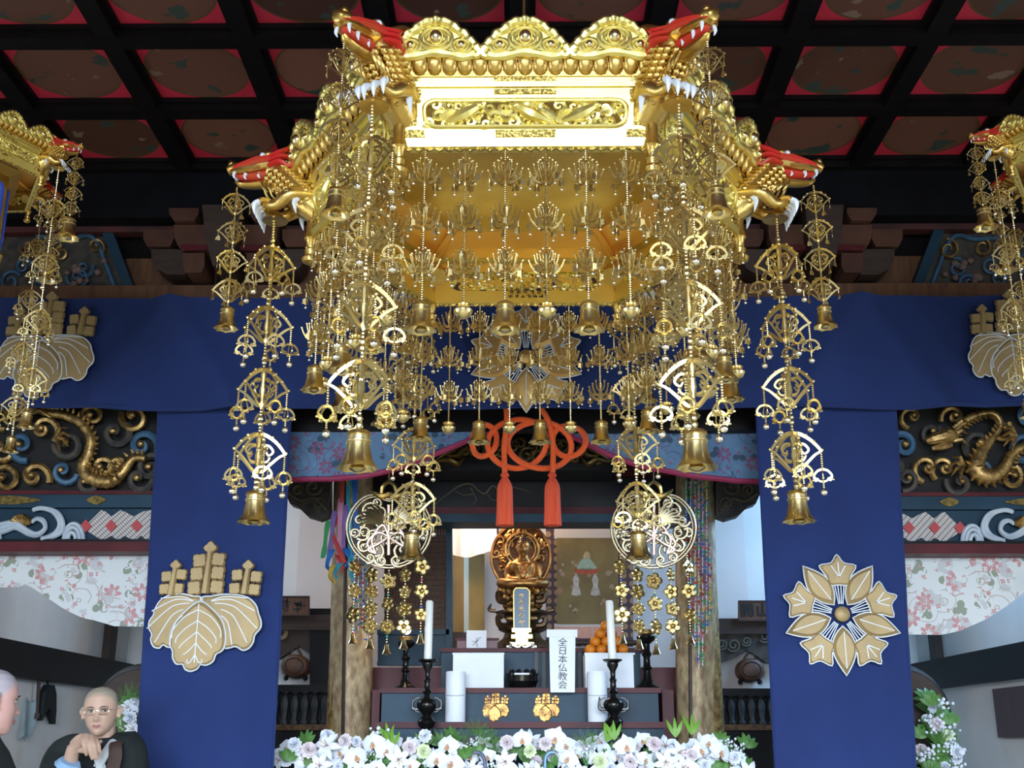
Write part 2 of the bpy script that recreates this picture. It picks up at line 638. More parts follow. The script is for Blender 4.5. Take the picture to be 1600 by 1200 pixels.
# ================================================================== the building
CZ = 4.76          # underside of the ceiling battens
CS = 0.679         # coffer pitch
XH, XS, YB = 5.0, 3.45, 10.3
struct('floor', MB().bb(-XH, XH, -4, YB, -.12, 0), mat('pale_bounce_floor', (.5, .43, .26), .7, 0, col2=(.44, .37, .22), nscale=30, stretch=(1, 8, 1)))  # unseen floor given a pale colour to bounce daylight up into the canopy
struct('floor_platform', MB().bb(-XS, XS, 6.5, YB, 0, .55), WOOD)
ceil_ = struct('ceiling', MB().bb(-XH - .1, XH + .1, -4, 6.62, CZ + .1, CZ + .18), LACQF)
NX, NY = 14, 9
pm = MB().box((0, 0, .0), (CS - .02, CS - .02, .02)).mesh('ceiling_panel', COFFER, False)
for i in range(-NX // 2, NX // 2):
    for j in range(NY):
        obj('ceiling_panel', pm, None, ceil_, loc=V(((i + .5) * CS, 6.3 - (j + .5) * CS, CZ + .075)) - ORG[ceil_])
bx = MB()
L_ = NX * CS / 2
bx.bb(-L_, L_, -.05, .05, 0, .05).bb(-L_, L_, -.075, .075, .04, .066)
bxm = bx.mesh('ceiling_batten', LACQF, False)
by = MB()
y0, y1 = -NY * CS, 0
by.bb(-.05, .05, y0, y1, .002, .048).bb(-.075, .075, y0, y1, .042, .0655)
bym = by.mesh('ceiling_batten', LACQF, False)
for j in range(NY + 1):
    obj('ceiling_batten', bxm, None, ceil_, loc=V((0, 6.3 - j * CS, CZ)) - ORG[ceil_])
for i in range(-NX // 2, NX // 2 + 1):
    obj('ceiling_batten', bym, None, ceil_, loc=V((i * CS, 6.3, CZ)) - ORG[ceil_])
struct('ceiling_sanctuary', MB().bb(-XS, XS, 6.62, YB, 4.1, 4.2), LACQF)
for s_, nm in ((-1, 'left'), (1, 'right')):
    struct('wall_' + nm + '_hall', MB().bb(s_ * XH, s_ * (XH + .12), -4, 6.62, 0, CZ + .2), PLASTER)
    struct('wall_' + nm + '_front', MB().bb(s_ * (XS + .12), s_ * XH, 6.45, 6.62, 0, CZ + .2), PLASTER)
    w = struct('wall_' + nm, MB().bb(s_ * XS, s_ * (XS + .12), 6.45, YB, 0, 4.2), PLASTER)
    # dark tie beam and posts of the side wall
    struct('trim_beam_' + nm, MB().bb(s_ * XS, s_ * (XS - .07), 6.6, YB, 1.87, 2.1), LACQF)
    for yy, wd in ((9.75, .16), (7.42, .2)):
        struct('trim_post_' + nm, MB().bb(s_ * XS, s_ * (XS - .06), yy - wd / 2, yy + wd / 2, 2.1, 4.1), WOOD)
struct('wall_back', MB().bb(-XS, XS, YB, YB + .12, 0, 4.2), PLASTER)
# upper wall above the curtain
struct('wall_upper', MB().bb(-XS - .12, XS + .12, 6.56, 6.62, 3.2, CZ + .14), LACQF)
struct('trim_head_beam', MB().bb(-XH, XH, 6.3, 6.5, P(815, 338, 6.3).z, CZ + .03), mat('head_beam_black', (.005, .005, .007), .6, 0, col2=(.008, .008, .011), nscale=6, spec=.1))
zt = P(815, 352, 6.42).z
struct('trim_red_rail', MB().bb(-XS, XS, 6.42, 6.5, zt - .035, zt + .02), mat('faded_red_rail', (.1, .02, .02), .6, 0, col2=(.04, .015, .015), nscale=5))
zt = P(815, 455, 6.4).z
struct('trim_ochre_rail', MB().bb(-XS, XS, 6.4, 6.56, zt - .06, zt + .045), OCHRE)
struct('trim_ochre_board', MB().bb(-XS, XS, 6.52, 6.57, zt, P(815, 400, 6.5).z), OCHRE)
# pillars carried down behind the banners
for s_, nm in ((-1, 'left'), (1, 'right')):
    pc = MB().lathe([(.17, .5), (.17, 4.7)], 20, (s_ * 1.72, 6.62, 0))
    struct('pillar_' + nm, pc, WOOD, sm=True)


def mir(p, m_):
    return [(1634 - x, y) for x, y in p] if m_ else p


def bracket_set(label, m_):
    t = thing('bracket_set', label, 'bracket', P(1269 if m_ else 365, 462, 6.4), group='bracket sets above the curtain')
    cx = 365

    def add(nm, pts, w0, w1, mt, both=True):
        for q in ((0, 1) if both else (0,)):
            pp = [(2 * cx - x, y) for x, y in pts] if q else pts
            obj(nm, MB().prism(mir(pp, m_), w0, w1, pl(6.45)), mt, t, sm=False)
    arc = [(295 - 30 * cos(a) - 18, 413 + 30 * sin(a)) for a in [i * pi / 14 for i in range(8)]]
    add('bracket_arm', [(286, 373), (340, 373), (340, 413), (300, 413), (292, 404), (287, 392)], 0, .2, PURPW)
    add('arm_edge', [(296, 405), (342, 405), (342, 413), (302, 414)], .2, .212, REDL)
    add('bracket_arm', [(247, 404), (295, 404), (300, 443), (272, 443), (256, 434), (248, 420)], 0, .14, WOOD)
    add('bearing_block', [(282, 352), (327, 352), (327, 360), (320, 371), (289, 371), (282, 360)], .0, .24, PURPW)
    add('bearing_block', [(235, 373), (282, 373), (282, 388), (276, 400), (241, 400), (235, 388)], .0, .14, PURPW)
    add('bearing_block', [(300, 416), (333, 416), (333, 436), (328, 446), (304, 446), (300, 436)], .0, .2, PURPW)
    add('nosing', [(336, 354), (394, 354), (390, 400), (378, 446), (352, 446), (340, 400)], .0, .3, WOOD, False)
    return t


bracket_set('dark red-brown bracket set above the curtain beside the five-leaf spray banner crest side, west pillar', False)['label'] = \
    'dark stepped wooden brackets above curtain, over the three-lobed leaf banner'
bracket_set('dark stepped wooden brackets above curtain, over the five-petal flower banner', True)


def flower_panel(m_):
    lab = 'dim carved panel in slanted frame under ceiling beam, %s end of the curtain' % ('right' if m_ else 'left')
    t = thing('flower_relief', lab, 'carving', P(1514 if m_ else 120, 468, 6.5), group='carved panels between the brackets')
    f = pl(6.5)
    q = lambda p: mir(p, m_)
    obj('panel_back', MB().prism(q([(-60, 366), (165, 366), (206, 467), (-60, 467)]), -.02, .01, f), GREYC, t, sm=False)
    obj('panel_frame', MB().prism(q([(163, 364), (180, 364), (219, 468), (203, 468)]), -.02, .07, f), NAVYL, t, sm=False)
    b1, b2, b3 = MB(), MB(), MB()
    r2 = random.Random(5 + m_)
    for k in range(9):
        c = (20 + k * 17 + r2.uniform(-6, 6), 440 - (k % 3) * 24 + r2.uniform(-8, 8))
        sp = spiral(c, r2.uniform(13, 20), 1.4, r2.uniform(0, 6), r2.choice((-1, 1)), 16)
        mb = (b1, b1, b3)[k % 3]
        mb.tube([f(x, y, .03 + .03 * i / 16) for i, (x, y) in enumerate(q(sp))], [.012 - .0004 * i for i in range(17)], 5)
    edge = spline([(60, 372, 0), (110, 377, 0), (140, 371, 0), (156, 385, 0), (170, 420, 0), (186, 462, 0)], 5)
    b1.tube([f(*q([(p.x, p.y)])[0], .03) for p in edge], .014, 6)
    for k in range(10):
        c = q([(r2.uniform(95, 170), r2.uniform(405, 458))])[0]
        b2.ball(f(*c, .04), r2.uniform(.015, .03), 7, 5)
    obj('blue_scroll', b1, BLUEP, t)
    obj('gold_scroll', b3, OLDGOLD, t)
    obj('carved_blossom', b2, mat('faded_pink_carving', (.2, .11, .1), .6, 0, col2=(.12, .08, .06), nscale=9), t)


flower_panel(False)
flower_panel(True)

# ------------------------------------------------------------------ crests
PAUL_L = [(470, 560), (400, 530), (300, 510), (200, 520), (120, 570), (80, 650), (75, 690), (45, 740), (45, 800), (75, 850), (70, 900), (100, 955), (150, 967), (180, 940), (245, 955), (330, 800)]
PAUL_R = [(480, 560), (560, 530), (660, 515), (780, 520), (880, 545), (950, 610), (975, 680), (1000, 740), (1000, 800), (955, 860), (945, 920), (910, 970), (860, 985), (800, 955), (740, 967), (695, 955), (620, 800)]
PAUL_C = [(470, 575), (350, 660), (270, 760), (240, 850), (245, 950), (268, 990), (275, 1050), (310, 1100), (362, 1103), (390, 1145), (440, 1160), (490, 1140), (515, 1105), (565, 1110), (620, 1078), (640, 1020), (690, 990), (710, 930), (705, 840), (670, 740), (590, 650)]


def pz(p):
    return ((p[0] - 525) / 490, (600 - p[1]) / 490)


def smooth2(pts, n=4):
    return [(p.x, p.y) for p in spline([(x, y, 0) for x, y in pts], n, True)]


def blob(c, r, rot=0., lob=4):
    return [(c[0] + r * (1 + .13 * cos(lob * a) + .05 * cos(12 * a)) * cos(a + rot), c[1] + r * (1 + .13 * cos(lob * a) + .05 * cos(12 * a)) * sin(a + rot)) for a in [2 * pi * i / 36 for i in range(36)]]


def paulownia(par, o, sc, mg, mp_, simple=False):
    """Three-lobed leaf with three flower spikes, built in the x-z plane facing -y at o, half width sc."""
    fr = lambda u, v, w: V((o.x + u * sc, o.y - w * sc, o.z + v * sc))
    L_, R_, C_ = [smooth2([pz(p) for p in q]) for q in (PAUL_L, PAUL_R, PAUL_C)]
    b = MB()
    b.dome(L_, fr, [(1, .02), (.9, .06)]).dome(R_, fr, [(1, .02), (.9, .06)]).dome(C_, fr, [(1, .05), (.9, .095)])
    cr = obj('leaf_crest', b, mg, par, ang=30)
    e = MB()
    for q, w in ((L_, .03), (R_, .03), (C_, .06)):
        e.tube([fr(x, y, w) for x, y in q], .014 * sc, 5, closed=True)
    vw = .1
    for k in range(5):          # veins: nested arches on the middle lobe, fans on the side lobes
        y0 = -.1 - .19 * k
        for s_ in (-1, 1):
            w_ = .43 - .075 * k
            pts = spline([(-.12, y0, 0), (-.12 + s_ * w_ * .55, y0 - .13, 0), (-.12 + s_ * w_ * .95, y0 - .34 + .05 * k, 0), (-.12 + s_ * w_ * .98, y0 - .48 + .1 * k, 0)], 5)
            e.tube([fr(p.x, p.y, vw) for p in pts], .011 * sc, 4)
            ex, ey = ((.72, .1), (.86, -.12), (.92, -.42), (.76, -.66), (.5, -.7))[k]
            mx_, my_ = ((.42, .13), (.5, .06), (.55, -.08), (.52, -.25), (.42, -.36))[k]
            if s_ < 0:
                ex, mx_ = -.1 - ex * .98, -.1 - mx_
            sx = .05 if s_ > 0 else -.2
            sx, sy = (sx + (mx_ - sx) * (0, 0, .2, .45, .6)[k], .04 + (my_ - .04) * (0, 0, .2, .45, .6)[k])
            pts = spline([(sx, sy, 0), ((sx + mx_) / 2, (sy + my_) / 2 + .03, 0), (mx_, my_, 0), (ex, ey, 0)], 5)
            e.tube([fr(p.x, p.y, .068) for p in pts], .011 * sc, 4)
    e.tube([fr(-.12, y, vw) for y in (0., -.5, -1.)], .012 * sc, 5)
    obj('leaf_vein', e, mp_, cr)
    for top, prs, r in (((520, 115), [((435, 225), (598, 215)), ((420, 340), (600, 332)), ((405, 460), (600, 452))], .115),
                        ((230, 265), [((160, 362), (287, 345)), ((150, 470), (268, 465))], .092),
                        ((860, 270), [((770, 350), (935, 365)), ((755, 465), (925, 475))], .098)):
        g = MB()
        hole = pz(top)
        base = pz(((prs[-1][0][0] + prs[-1][1][0]) / 2, prs[-1][0][1] + 50))
        g.dome(blob(hole, r * 1.05, 0), fr, [(1, .02), (.8, .07)])
        for a, c in prs:
            g.dome(blob(pz(a), r * 1.22, pi / 4 + .08), fr, [(1, .02), (.8, .065)])
            g.dome(blob(pz(c), r * 1.22, pi / 4 - .08), fr, [(1, .02), (.8, .065)])
        g.tube([fr(hole[0], hole[1] - r * .5, .05), fr(*base, .05)], [.05 * sc, .075 * sc], 6)
        fs = obj('flower_spike', g, mg, cr, ang=30)
    return cr


def lens(ang, r0, r1, w, n=10):
    out = []
    for s_ in (1, -1):
        for i in range(n):
            t = i / n if s_ > 0 else 1 - i / n
            r = r0 + (r1 - r0) * t
            h = s_ * w * sin(pi * min(1, t ** .85))
            out.append((r * cos(ang) - h * sin(ang), r * sin(ang) + h * cos(ang)))
    return out


def gentian(par, o, sc, mg, mp_):
    """Five long leaves alternating with five star blossoms round a boss."""
    fr = lambda u, v, w: V((o.x + u * sc, o.y - w * sc, o.z + v * sc))
    b = MB()
    e = MB()
    for k in range(5):
        a = -pi / 2 + k * 2 * pi / 5
        q = lens(a, .2, 1.04, .205)
        b.dome(q, fr, [(1, .02), (.75, .08)])
        e.tube([fr(x, y, .025) for x, y in q], .013 * sc, 5, closed=True)
        e.tube([fr(r * cos(a), r * sin(a), .085) for r in (.3, .6, .92)], .011 * sc, 4)
        f = a + pi
        c = (.74 * cos(f), .74 * sin(f))
        st = [(c[0] + rr * cos(f + i * pi / 5), c[1] + rr * sin(f + i * pi / 5)) for i, rr in enumerate([.3, .19, .34, .23, .29, .23, .29, .23, .34, .19])]
        st = smooth2(st, 3)
        b.dome(st, fr, [(1, .02), (.85, .06)])
        e.tube([fr(x, y, .025) for x, y in st], .013 * sc, 5, closed=True)
        for d in (-.9, 0, .9):
            e.tube([fr(c[0] - .1 * cos(f), c[1] - .1 * sin(f), .065), fr(c[0] + .16 * cos(f + d), c[1] + .16 * sin(f + d), .065)], .012 * sc, 4)
        for d in (-.2, -.07, .07, .2):
            e.tube([fr(.18 * cos(f + d), .18 * sin(f + d), .03), fr(.5 * cos(f + d * .8), .5 * sin(f + d * .8), .03)], .011 * sc, 4)
    cr = obj('flower_crest', b, mg, par, ang=30)
    obj('crest_outline', e, mp_, cr)
    d = MB().dome([(.13 * cos(i * pi / 8), .13 * sin(i * pi / 8)) for i in range(16)], fr, [(1, .09), (.7, .12)])
    obj('crest_boss', d, mg, cr)
    return cr


# ------------------------------------------------------------------ curtain and banners
YC = 6.2
zt0, zb0 = P(815, 464, YC).z, P(815, 637, YC).z


def curtain_y(x, z):
    t = (z - zb0) / (zt0 - zb0)
    y = .012 * sin(x * 5.3 + 1.1) * (1 - t * .5) + .008 * sin(x * 11 + z * 3)
    for c in (-2.02, 1.95, -3.2, 3.3):
        for s_ in (-1, 1):
            d = (x - c) - s_ * (1 - t) * .42
            y -= .06 * exp(-(d / .075) ** 2) * (1 if abs(c) < 2.5 else .6) * (1 - .35 * t)
    return YC + y


cur = obj('curtain', MB().sheet(150, 14, lambda u, v: V((-4.2 + 8.4 * u, curtain_y(-4.2 + 8.4 * u, zb0 + (zt0 - zb0) * v), zb0 + (zt0 - zb0) * v + .01 * sin(u * 40) * (1 - v))), .012), BLUE)
tag(cur, 'wide dark blue cloth curtain with gold crests running across the whole hall', 'curtain')
hem = MB().tube([(x * .2 - 4.2, curtain_y(x * .2 - 4.2, zb0) + .006, zb0 + .004 + .01 * sin(x * .2 / 8.4 * 40)) for x in range(43)], .012, 6)
obj('hem', hem, BLUE, cur)
rod = MB().tube([(-4.3, YC + .06, zt0 - .015), (4.3, YC + .06, zt0 - .015)], .02, 8)
obj('curtain_rod', rod, LACQF, cur)
k_ = M(YC, 560)
for px, py in ((75, 545), (1580, 542)):
    o = P(px + 3, py - 5, YC)
    paulownia(cur, V((o.x, YC - .035, o.z)), 78 * k_, CRESTG, CRESTP)
o = P(822, 562, YC)
gentian(cur, V((o.x, YC - .035, o.z)), 86 * k_, mat('crest_gold_lit', (.72, .45, .16), .35, .7, bump=.2, bscale=200), CRESTP)  # brighter gold than the other crests; reflected light put into the colour


def banner(x0, x1, X0, X1, label, kind):
    Yb = 6.26
    a, b_ = P(x0, 628, Yb), P(x1, 628, Yb)
    c, d = P(X0, 1200, Yb), P(X1, 1200, Yb)
    zl = .75
    ext = (a.z - zl) / (a.z - c.z)
    c, d = a + (c - a) * ext, b_ + (d - b_) * ext

    def fn(u, v):
        p = (c + (d - c) * u) * (1 - v) + (a + (b_ - a) * u) * v
        return V((p.x, Yb + .012 * sin(u * 9 + v * 2) + .01 * sin(u * 4 - v * 5) + .006 * sin(v * 23 + u * 3), p.z))
    t = obj('banner', MB().sheet(24, 40, fn, .01), BLUE)
    tag(t, label, 'banner', 'tall banners on the front pillars')
    obj('seam', MB().tube([fn(1, v / 10) + V((0, .004, 0)) for v in range(11)], .008, 5), BLUE, t)
    obj('seam', MB().tube([fn(0, v / 10) + V((0, .004, 0)) for v in range(11)], .008, 5), BLUE, t)
    m = M(Yb, 960)
    if kind:
        o = P(326, 947, Yb)
        paulownia(t, V((o.x, Yb - .03, o.z + .005)), 89 * m, CRESTG, CRESTP)
    else:
        o = P(1312, 961, Yb)
        gentian(t, V((o.x, Yb - .03, o.z)), 89 * m, CRESTG, CRESTP)


banner(247, 456, 213, 425, 'tall dark blue banner with a gold three-lobed leaf crest', True)
banner(1183, 1397, 1212, 1431, 'tall dark blue banner with a gold five-petal flower crest', False)


# ------------------------------------------------------------------ carved transoms of the side bays
def cloud(par, f, c, r, a0, sg, i):
    b = MB()
    n = 18
    sp = spiral(c, r, 1.25, a0, sg, n, .15)
    k = M(6.5) * r
    b.tube([f(x, y, .03 + .06 * j / n) for j, (x, y) in enumerate(sp)], [k * .27 * (1 - .45 * j / n) for j in range(n + 1)], 6)
    if i % 3 == 0:
        b.mi = 0
    g = MB()
    g.ball(f(c[0], c[1], .1), k * .24, 8, 6)
    o = obj('cloud_scroll', b, (BLUEP, OLDGOLD, GREYC, OLDGOLD)[i % 4], par)
    obj('scroll_eye', g, OLDGOLD, o)


def transom(m_):
    side = 'right' if m_ else 'left'
    f = pl(6.5)
    q = lambda p: mir(p, m_)
    t = thing('dragon_transom', 'carved gilt dragon among blue clouds below the curtain, %s bay' % side, 'carving', P(1490 if m_ else 110, 770, 6.5), group='dragon carvings')
    obj('backing', MB().prism(q([(-120, 634), (300, 634), (300, 772), (-120, 772)]), -.05, -.01, f), mat('carving_void', (.012, .011, .012), .8), t, sm=False)
    r2 = random.Random(3 + m_)
    cs = [(-40, 660), (-70, 710), (-25, 740), (8, 655), (35, 650), (75, 675), (112, 697), (60, 748), (105, 740), (14, 752), (185, 680), (215, 655), (228, 700), (192, 735), (222, 752), (150, 655), (265, 680), (275, 740), (240, 735), (165, 735), (40, 700), (5, 705), (140, 758)]
    for i, c in enumerate(cs):
        cloud(t, f, q([c])[0], r2.uniform(17, 25), r2.uniform(0, 6), r2.choice((-1, 1)), i)
    if not m_:
        body = [(235, 722), (215, 722), (200, 742), (178, 758), (150, 752), (138, 735), (148, 712), (150, 690), (135, 668), (110, 655), (85, 652), (60, 645)]
        rad_ = [8, 10, 13, 15, 15, 14, 13, 13, 12, 11, 9, 5]
        head = (60, 646)
    else:  # in mirrored (left) coordinates
        body = [(40, 700), (62, 715), (75, 738), (98, 750), (118, 738), (110, 712), (92, 690), (80, 668), (92, 652), (118, 655), (140, 668), (160, 690)]
        rad_ = [9, 11, 14, 20, 22, 15, 9, 8, 8, 9, 10, 9]
        head = (160, 690)
    cen = spline([(x, y, 0) for x, y in body], 7)
    k = M(6.5)
    rs = []
    for i in range(len(cen)):
        u = i / 7
        a = int(min(u, len(rad_) - 1.001))
        r = rad_[a] + (rad_[a + 1] - rad_[a]) * (u - a)
        rs.append(k * r * (.62 if i % 2 else .72))
    bd = MB().tube([f(*q([(p.x, p.y)])[0], .085) for p in cen], rs, 8)
    o = obj('dragon_body', bd, OLDGOLD, t, ang=70)
    sp = MB()
    for i in range(2, len(cen) - 2, 2):
        p = cen[i]
        d = (cen[i + 1] - cen[i - 1]).normalized()
        nrm = V((-d.y, d.x, 0))
        p2 = p + nrm * rs[i] / k * 1.0
        p3 = p + nrm * (rs[i] / k * 1.0 + 5)
        sp.tube([f(*q([(p2.x, p2.y)])[0], .1), f(*q([(p3.x, p3.y)])[0], .12)], [.012, .003], 5)
    obj('dorsal_fin', sp, OLDGOLD, o)
    hd = MB()
    hx, hy = head
    dx = -1 if not m_ else 1
    P2 = lambda x, y, w: f(*q([(x, y)])[0], w)
    hd.tube([P2(hx - dx * 8, hy, .1), P2(hx + dx * 4, hy - 2, .12), P2(hx + dx * 16, hy + 2, .13), P2(hx + dx * 30, hy + 5, .12), P2(hx + dx * 36, hy + 7, .11)], [k * 9, k * 13, k * 10, k * 8, k * 5], 8)
    hd.tube([P2(hx, hy + 10, .1), P2(hx + dx * 14, hy + 16, .12), P2(hx + dx * 28, hy + 18, .11)], [k * 7, k * 6, k * 3], 7)
    for a in (-6, 4, 13):
        hd.tube([P2(hx - dx * 4, hy - 6 + a, .12), P2(hx - dx * 16, hy - 14 + a * 1.5, .13), P2(hx - dx * 30, hy - 12 + a * 2, .1)], [k * 4, k * 3, k * .8], 5)
    hd.ball(P2(hx + dx * 6, hy - 5, .17), k * 4, 7, 5)
    obj('dragon_head', hd, OLDGOLD, t)
    for cx_, cy_ in (((100, 690), (180, 745)) if not m_ else ((60, 690), (140, 735))):
        cl = MB()
        for a in range(4):
            an = a * .7 - 1
            cl.tube([P2(cx_, cy_, .11), P2(cx_ + 14 * cos(an), cy_ + 14 * sin(an), .14), P2(cx_ + 22 * cos(an + .3), cy_ + 22 * sin(an + .3), .1)], [k * 4.5, k * 3, k * .8], 5)
        obj('dragon_claw', cl, OLDGOLD, t)
    # rails under the carving
    dy = 3 if m_ else 0
    Yr = 6.5

    def rail(nm, ya, yb, w, mt, lab):
        r_ = MB().prism(q([(-130, ya + dy), (320, ya + dy), (320, yb + dy), (-130, yb + dy)]), -.05, w, f)
        return struct(nm, r_, mt)
    rail('trim_red_rail_' + side, 769, 775, .05, REDL, '')
    rr = rail('trim_dark_rail_' + side, 775, 795, .04, NAVYL, '')
    fit = MB()
    for cx_, w_ in ((20, 50), (155, 15)):
        fit.prism(smooth2(q([(cx_ - w_, 784 + dy), (cx_ - w_ * .5, 779 + dy), (cx_, 777 + dy), (cx_ + w_ * .5, 779 + dy), (cx_ + w_, 784 + dy), (cx_ + w_ * .5, 789 + dy), (cx_, 791 + dy), (cx_ - w_ * .5, 789 + dy)]), 3), .04, .05, f)
    obj('metal_fitting', fit, mat('dull_gilt_' + side, (.25, .17, .05), .45, .8, col2=(.08, .06, .02), nscale=60), rr)
    rail('trim_black_rail_' + side, 845, 853, .06, LACQ, '')
    rail('trim_brown_beam_' + side, 852, 867, .12, REDL, '')
    # wave and lattice relief
    wv = thing('wave_relief', 'white carved wave and red diamond lattice under the dragon carving, %s bay' % side, 'carving', P(1514 if m_ else 120, 846 + dy, 6.5), group='wave and lattice reliefs')
    obj('backing', MB().prism(q([(-130, 794 + dy), (320, 794 + dy), (320, 847 + dy), (-130, 847 + dy)]), -.05, 0, f), NAVYL, wv, sm=False)
    lat = []
    xs0 = 132
    n = 5
    pts = []
    up = [(132, 825), (150, 808), (160, 798), (166, 800), (176, 808), (190, 798), (200, 802), (210, 808), (226, 800), (238, 798), (310, 798)]
    dn = [(310, 844), (230, 844), (222, 838), (212, 846), (196, 838), (186, 846), (176, 838), (162, 846), (150, 838), (143, 834)]
    lt = obj('lattice', MB().prism(q([(x, y + dy) for x, y in up + dn]), 0, .02, f), LATT, wv, sm=False)
    for cx_ in (137, 176, 216, 256):
        obj('red_diamond', MB().prism(q([(cx_ - 9, 823 + dy), (cx_, 813 + dy), (cx_ + 9, 823 + dy), (cx_, 833 + dy)]), .02, .03, f), REDPAINT2, lt, sm=False)
    # waves: bundles of curling ridges
    wvs = []
    for dx_ in (0, -130):
        for j in range(5):
            o_ = j * 5.5
            if j < 3:
                pts = [(0 - 40 + dx_, 846 - o_ * .9 - 3), (8 + dx_, 829 - o_ + 3), (28 + dx_, 822 - o_ * .6 + 4), (48 + dx_, 836 - o_ * .4), (62 + dx_, 838 - o_ * .2), (74 + dx_, 828), (72 + dx_, 815 + o_ * .3), (62 + dx_, 811 + o_ * .2), (54 + dx_, 815 + o_ * .3)]
            else:
                e_ = (j - 3) * 7
                pts = [(70 + dx_, 845), (90 + e_ + dx_, 836), (98 + e_ * .7 + dx_, 820), (88 + e_ * .8 + dx_, 803 - e_ * .1), (70 + dx_, 797 - e_ * .2), (56 + dx_, 800 - e_ * .2)]
            sp = spline([(x, y + dy, 0) for x, y in pts], 5)
            b = MB().tube([f(*q([(p.x, p.y)])[0], .03 + .004 * j) for p in sp], [k * 4.6 * (1 - .5 * i / len(sp)) for i in range(len(sp))], 7)
            obj('wave_ridge', b, WAVEW, wv)
        b = MB()
        for rr_ in (15, 11, 6):
            b.tube([f(*q([(118 + dx_ - rr_ * cos(a), 845 + dy - rr_ * 1.7 * sin(a))])[0], .03 + (15 - rr_) * .003) for a in [i * pi / 10 for i in range(11)]], k * 3.4, 6)
        obj('wave_ridge', b, WAVEW, wv)
        g = MB()
        for a in range(7):
            g.tube([f(*q([(38 + dx_, 824 + dy)])[0], .02), f(*q([(38 + dx_ + 16 * cos(-2.6 + a * .38), 822 + dy + 16 * sin(-2.6 + a * .38))])[0], .05)], [k * 1.5, k * 4], 6)
        obj('gilt_shell', g, OLDGOLD, wv)
    return t


def lattice_mat():
    m = mat('pale_lattice', (.55, .5, .47), .6)
    nt = m.node_tree
    b = nt.nodes['Principled BSDF']
    tc = [n for n in nt.nodes if n.type == 'TEX_COORD'][0]
    s = nd(nt, 'ShaderNodeSeparateXYZ')
    nt.links.new(tc.outputs['Object'], s.inputs[0])
    u = mth(nt, 'ADD', s.outputs[0], s.outputs[2])
    v = mth(nt, 'SUBTRACT', s.outputs[0], s.outputs[2])
    a = mth(nt, 'LESS_THAN', mth(nt, 'FRACT', mth(nt, 'MULTIPLY', u, 55.)), .3)
    c = mth(nt, 'LESS_THAN', mth(nt, 'FRACT', mth(nt, 'MULTIPLY', v, 28.)), .25)
    nt.links.new(mixc(nt, mth(nt, 'MAXIMUM', a, c), (.6, .55, .53), (.2, .17, .17)), b.inputs['Base Color'])
    return m


LATT = lattice_mat()
REDPAINT2 = mat('faded_red_paint', (.42, .04, .05), .5)
transom(False)
transom(True)


# ------------------------------------------------------------------ brocade valances
def valance(name, label, top, low, Y, mt, group, border=None, bw=9, folds=.02, th=.008):
    """top / low: pixel polylines over x; the cloth hangs between them in soft folds."""
    x0, x1 = top[0][0], top[-1][0]

    def fn(u, v):
        x = x0 + (x1 - x0) * u
        a, b = P(x, lerp(top, x), Y), P(x, lerp(low, x), Y)
        p = b + (a - b) * v
        w = folds * (1 - v * .7) * (sin(u * 17 + v * 4) * .5 + .5 * sin(u * 7.3 - v * 6))
        return V((p.x, Y + w, p.z))
    t = obj(name, MB().sheet(48, 12, fn, th), mt)
    tag(t, label, 'valance', group)
    if border:
        e = MB()
        e.tube([fn(i / 48, 0) + V((0, th / 2, 0)) for i in range(49)], M(Y) * bw / 2, 6, flat=1)
        obj('border', e, border, t)
    return t


lowL = [(-120, 918), (36, 918), (40, 912), (60, 925), (100, 952), (130, 966), (150, 970), (180, 979), (330, 980)]
valance('brocade_valance', 'white brocade valance with red flowers below the carved wave, left bay', [(-120, 864), (330, 864)], lowL, 6.55, BROC_W, 'white brocade valances')
lowR = [(1300, 990), (1470, 992), (1500, 986), (1540, 968), (1575, 945), (1600, 924), (1605, 930), (1760, 930)]
valance('brocade_valance', 'white brocade valance with red flowers below the carved wave, right bay', [(1300, 868), (1760, 868)], lowR, 6.55, BROC_W, 'white brocade valances')
valance('swag_curtain', 'pale blue brocade swag with magenta border, tied toward the leaf-crest banner', [(380, 634), (830, 634)],
        [(380, 750), (455, 748), (520, 748), (570, 743), (620, 732), (670, 715), (720, 693), (770, 668), (815, 648), (830, 645)], 6.575, BROC_B, 'blue swags of the middle bay', PINKB)
valance('swag_curtain', 'pale blue brocade swag with magenta border, tied toward the flower-crest banner', [(800, 634), (1260, 634)],
        [(800, 645), (815, 648), (860, 664), (900, 684), (950, 710), (1000, 727), (1040, 735), (1085, 745), (1150, 751), (1260, 752)], 6.635, BROC_B, 'blue swags of the middle bay', PINKB)
struct('trim_curtain_beam', MB().bb(-XS, XS, 6.68, 6.8, P(815, 650, 6.7).z, P(815, 560, 6.7).z), LACQF)
# ================================================================== hanging bell strands
CH = {}


def chain_mesh(L, r, big=0):
    key = (round(L, 3), r, big)
    if key not in CH:
        b = MB()
        z, i = 0., 0
        while z > -L:
            rr = r * (1.7 if big and i % 9 in (7, 8) else 1)
            b.ball((0, 0, z - rr), rr, 6, 4)
            z -= rr * 1.85
            i += 1
        CH[key] = b.mesh('chain', BRASSB)
    return CH[key]


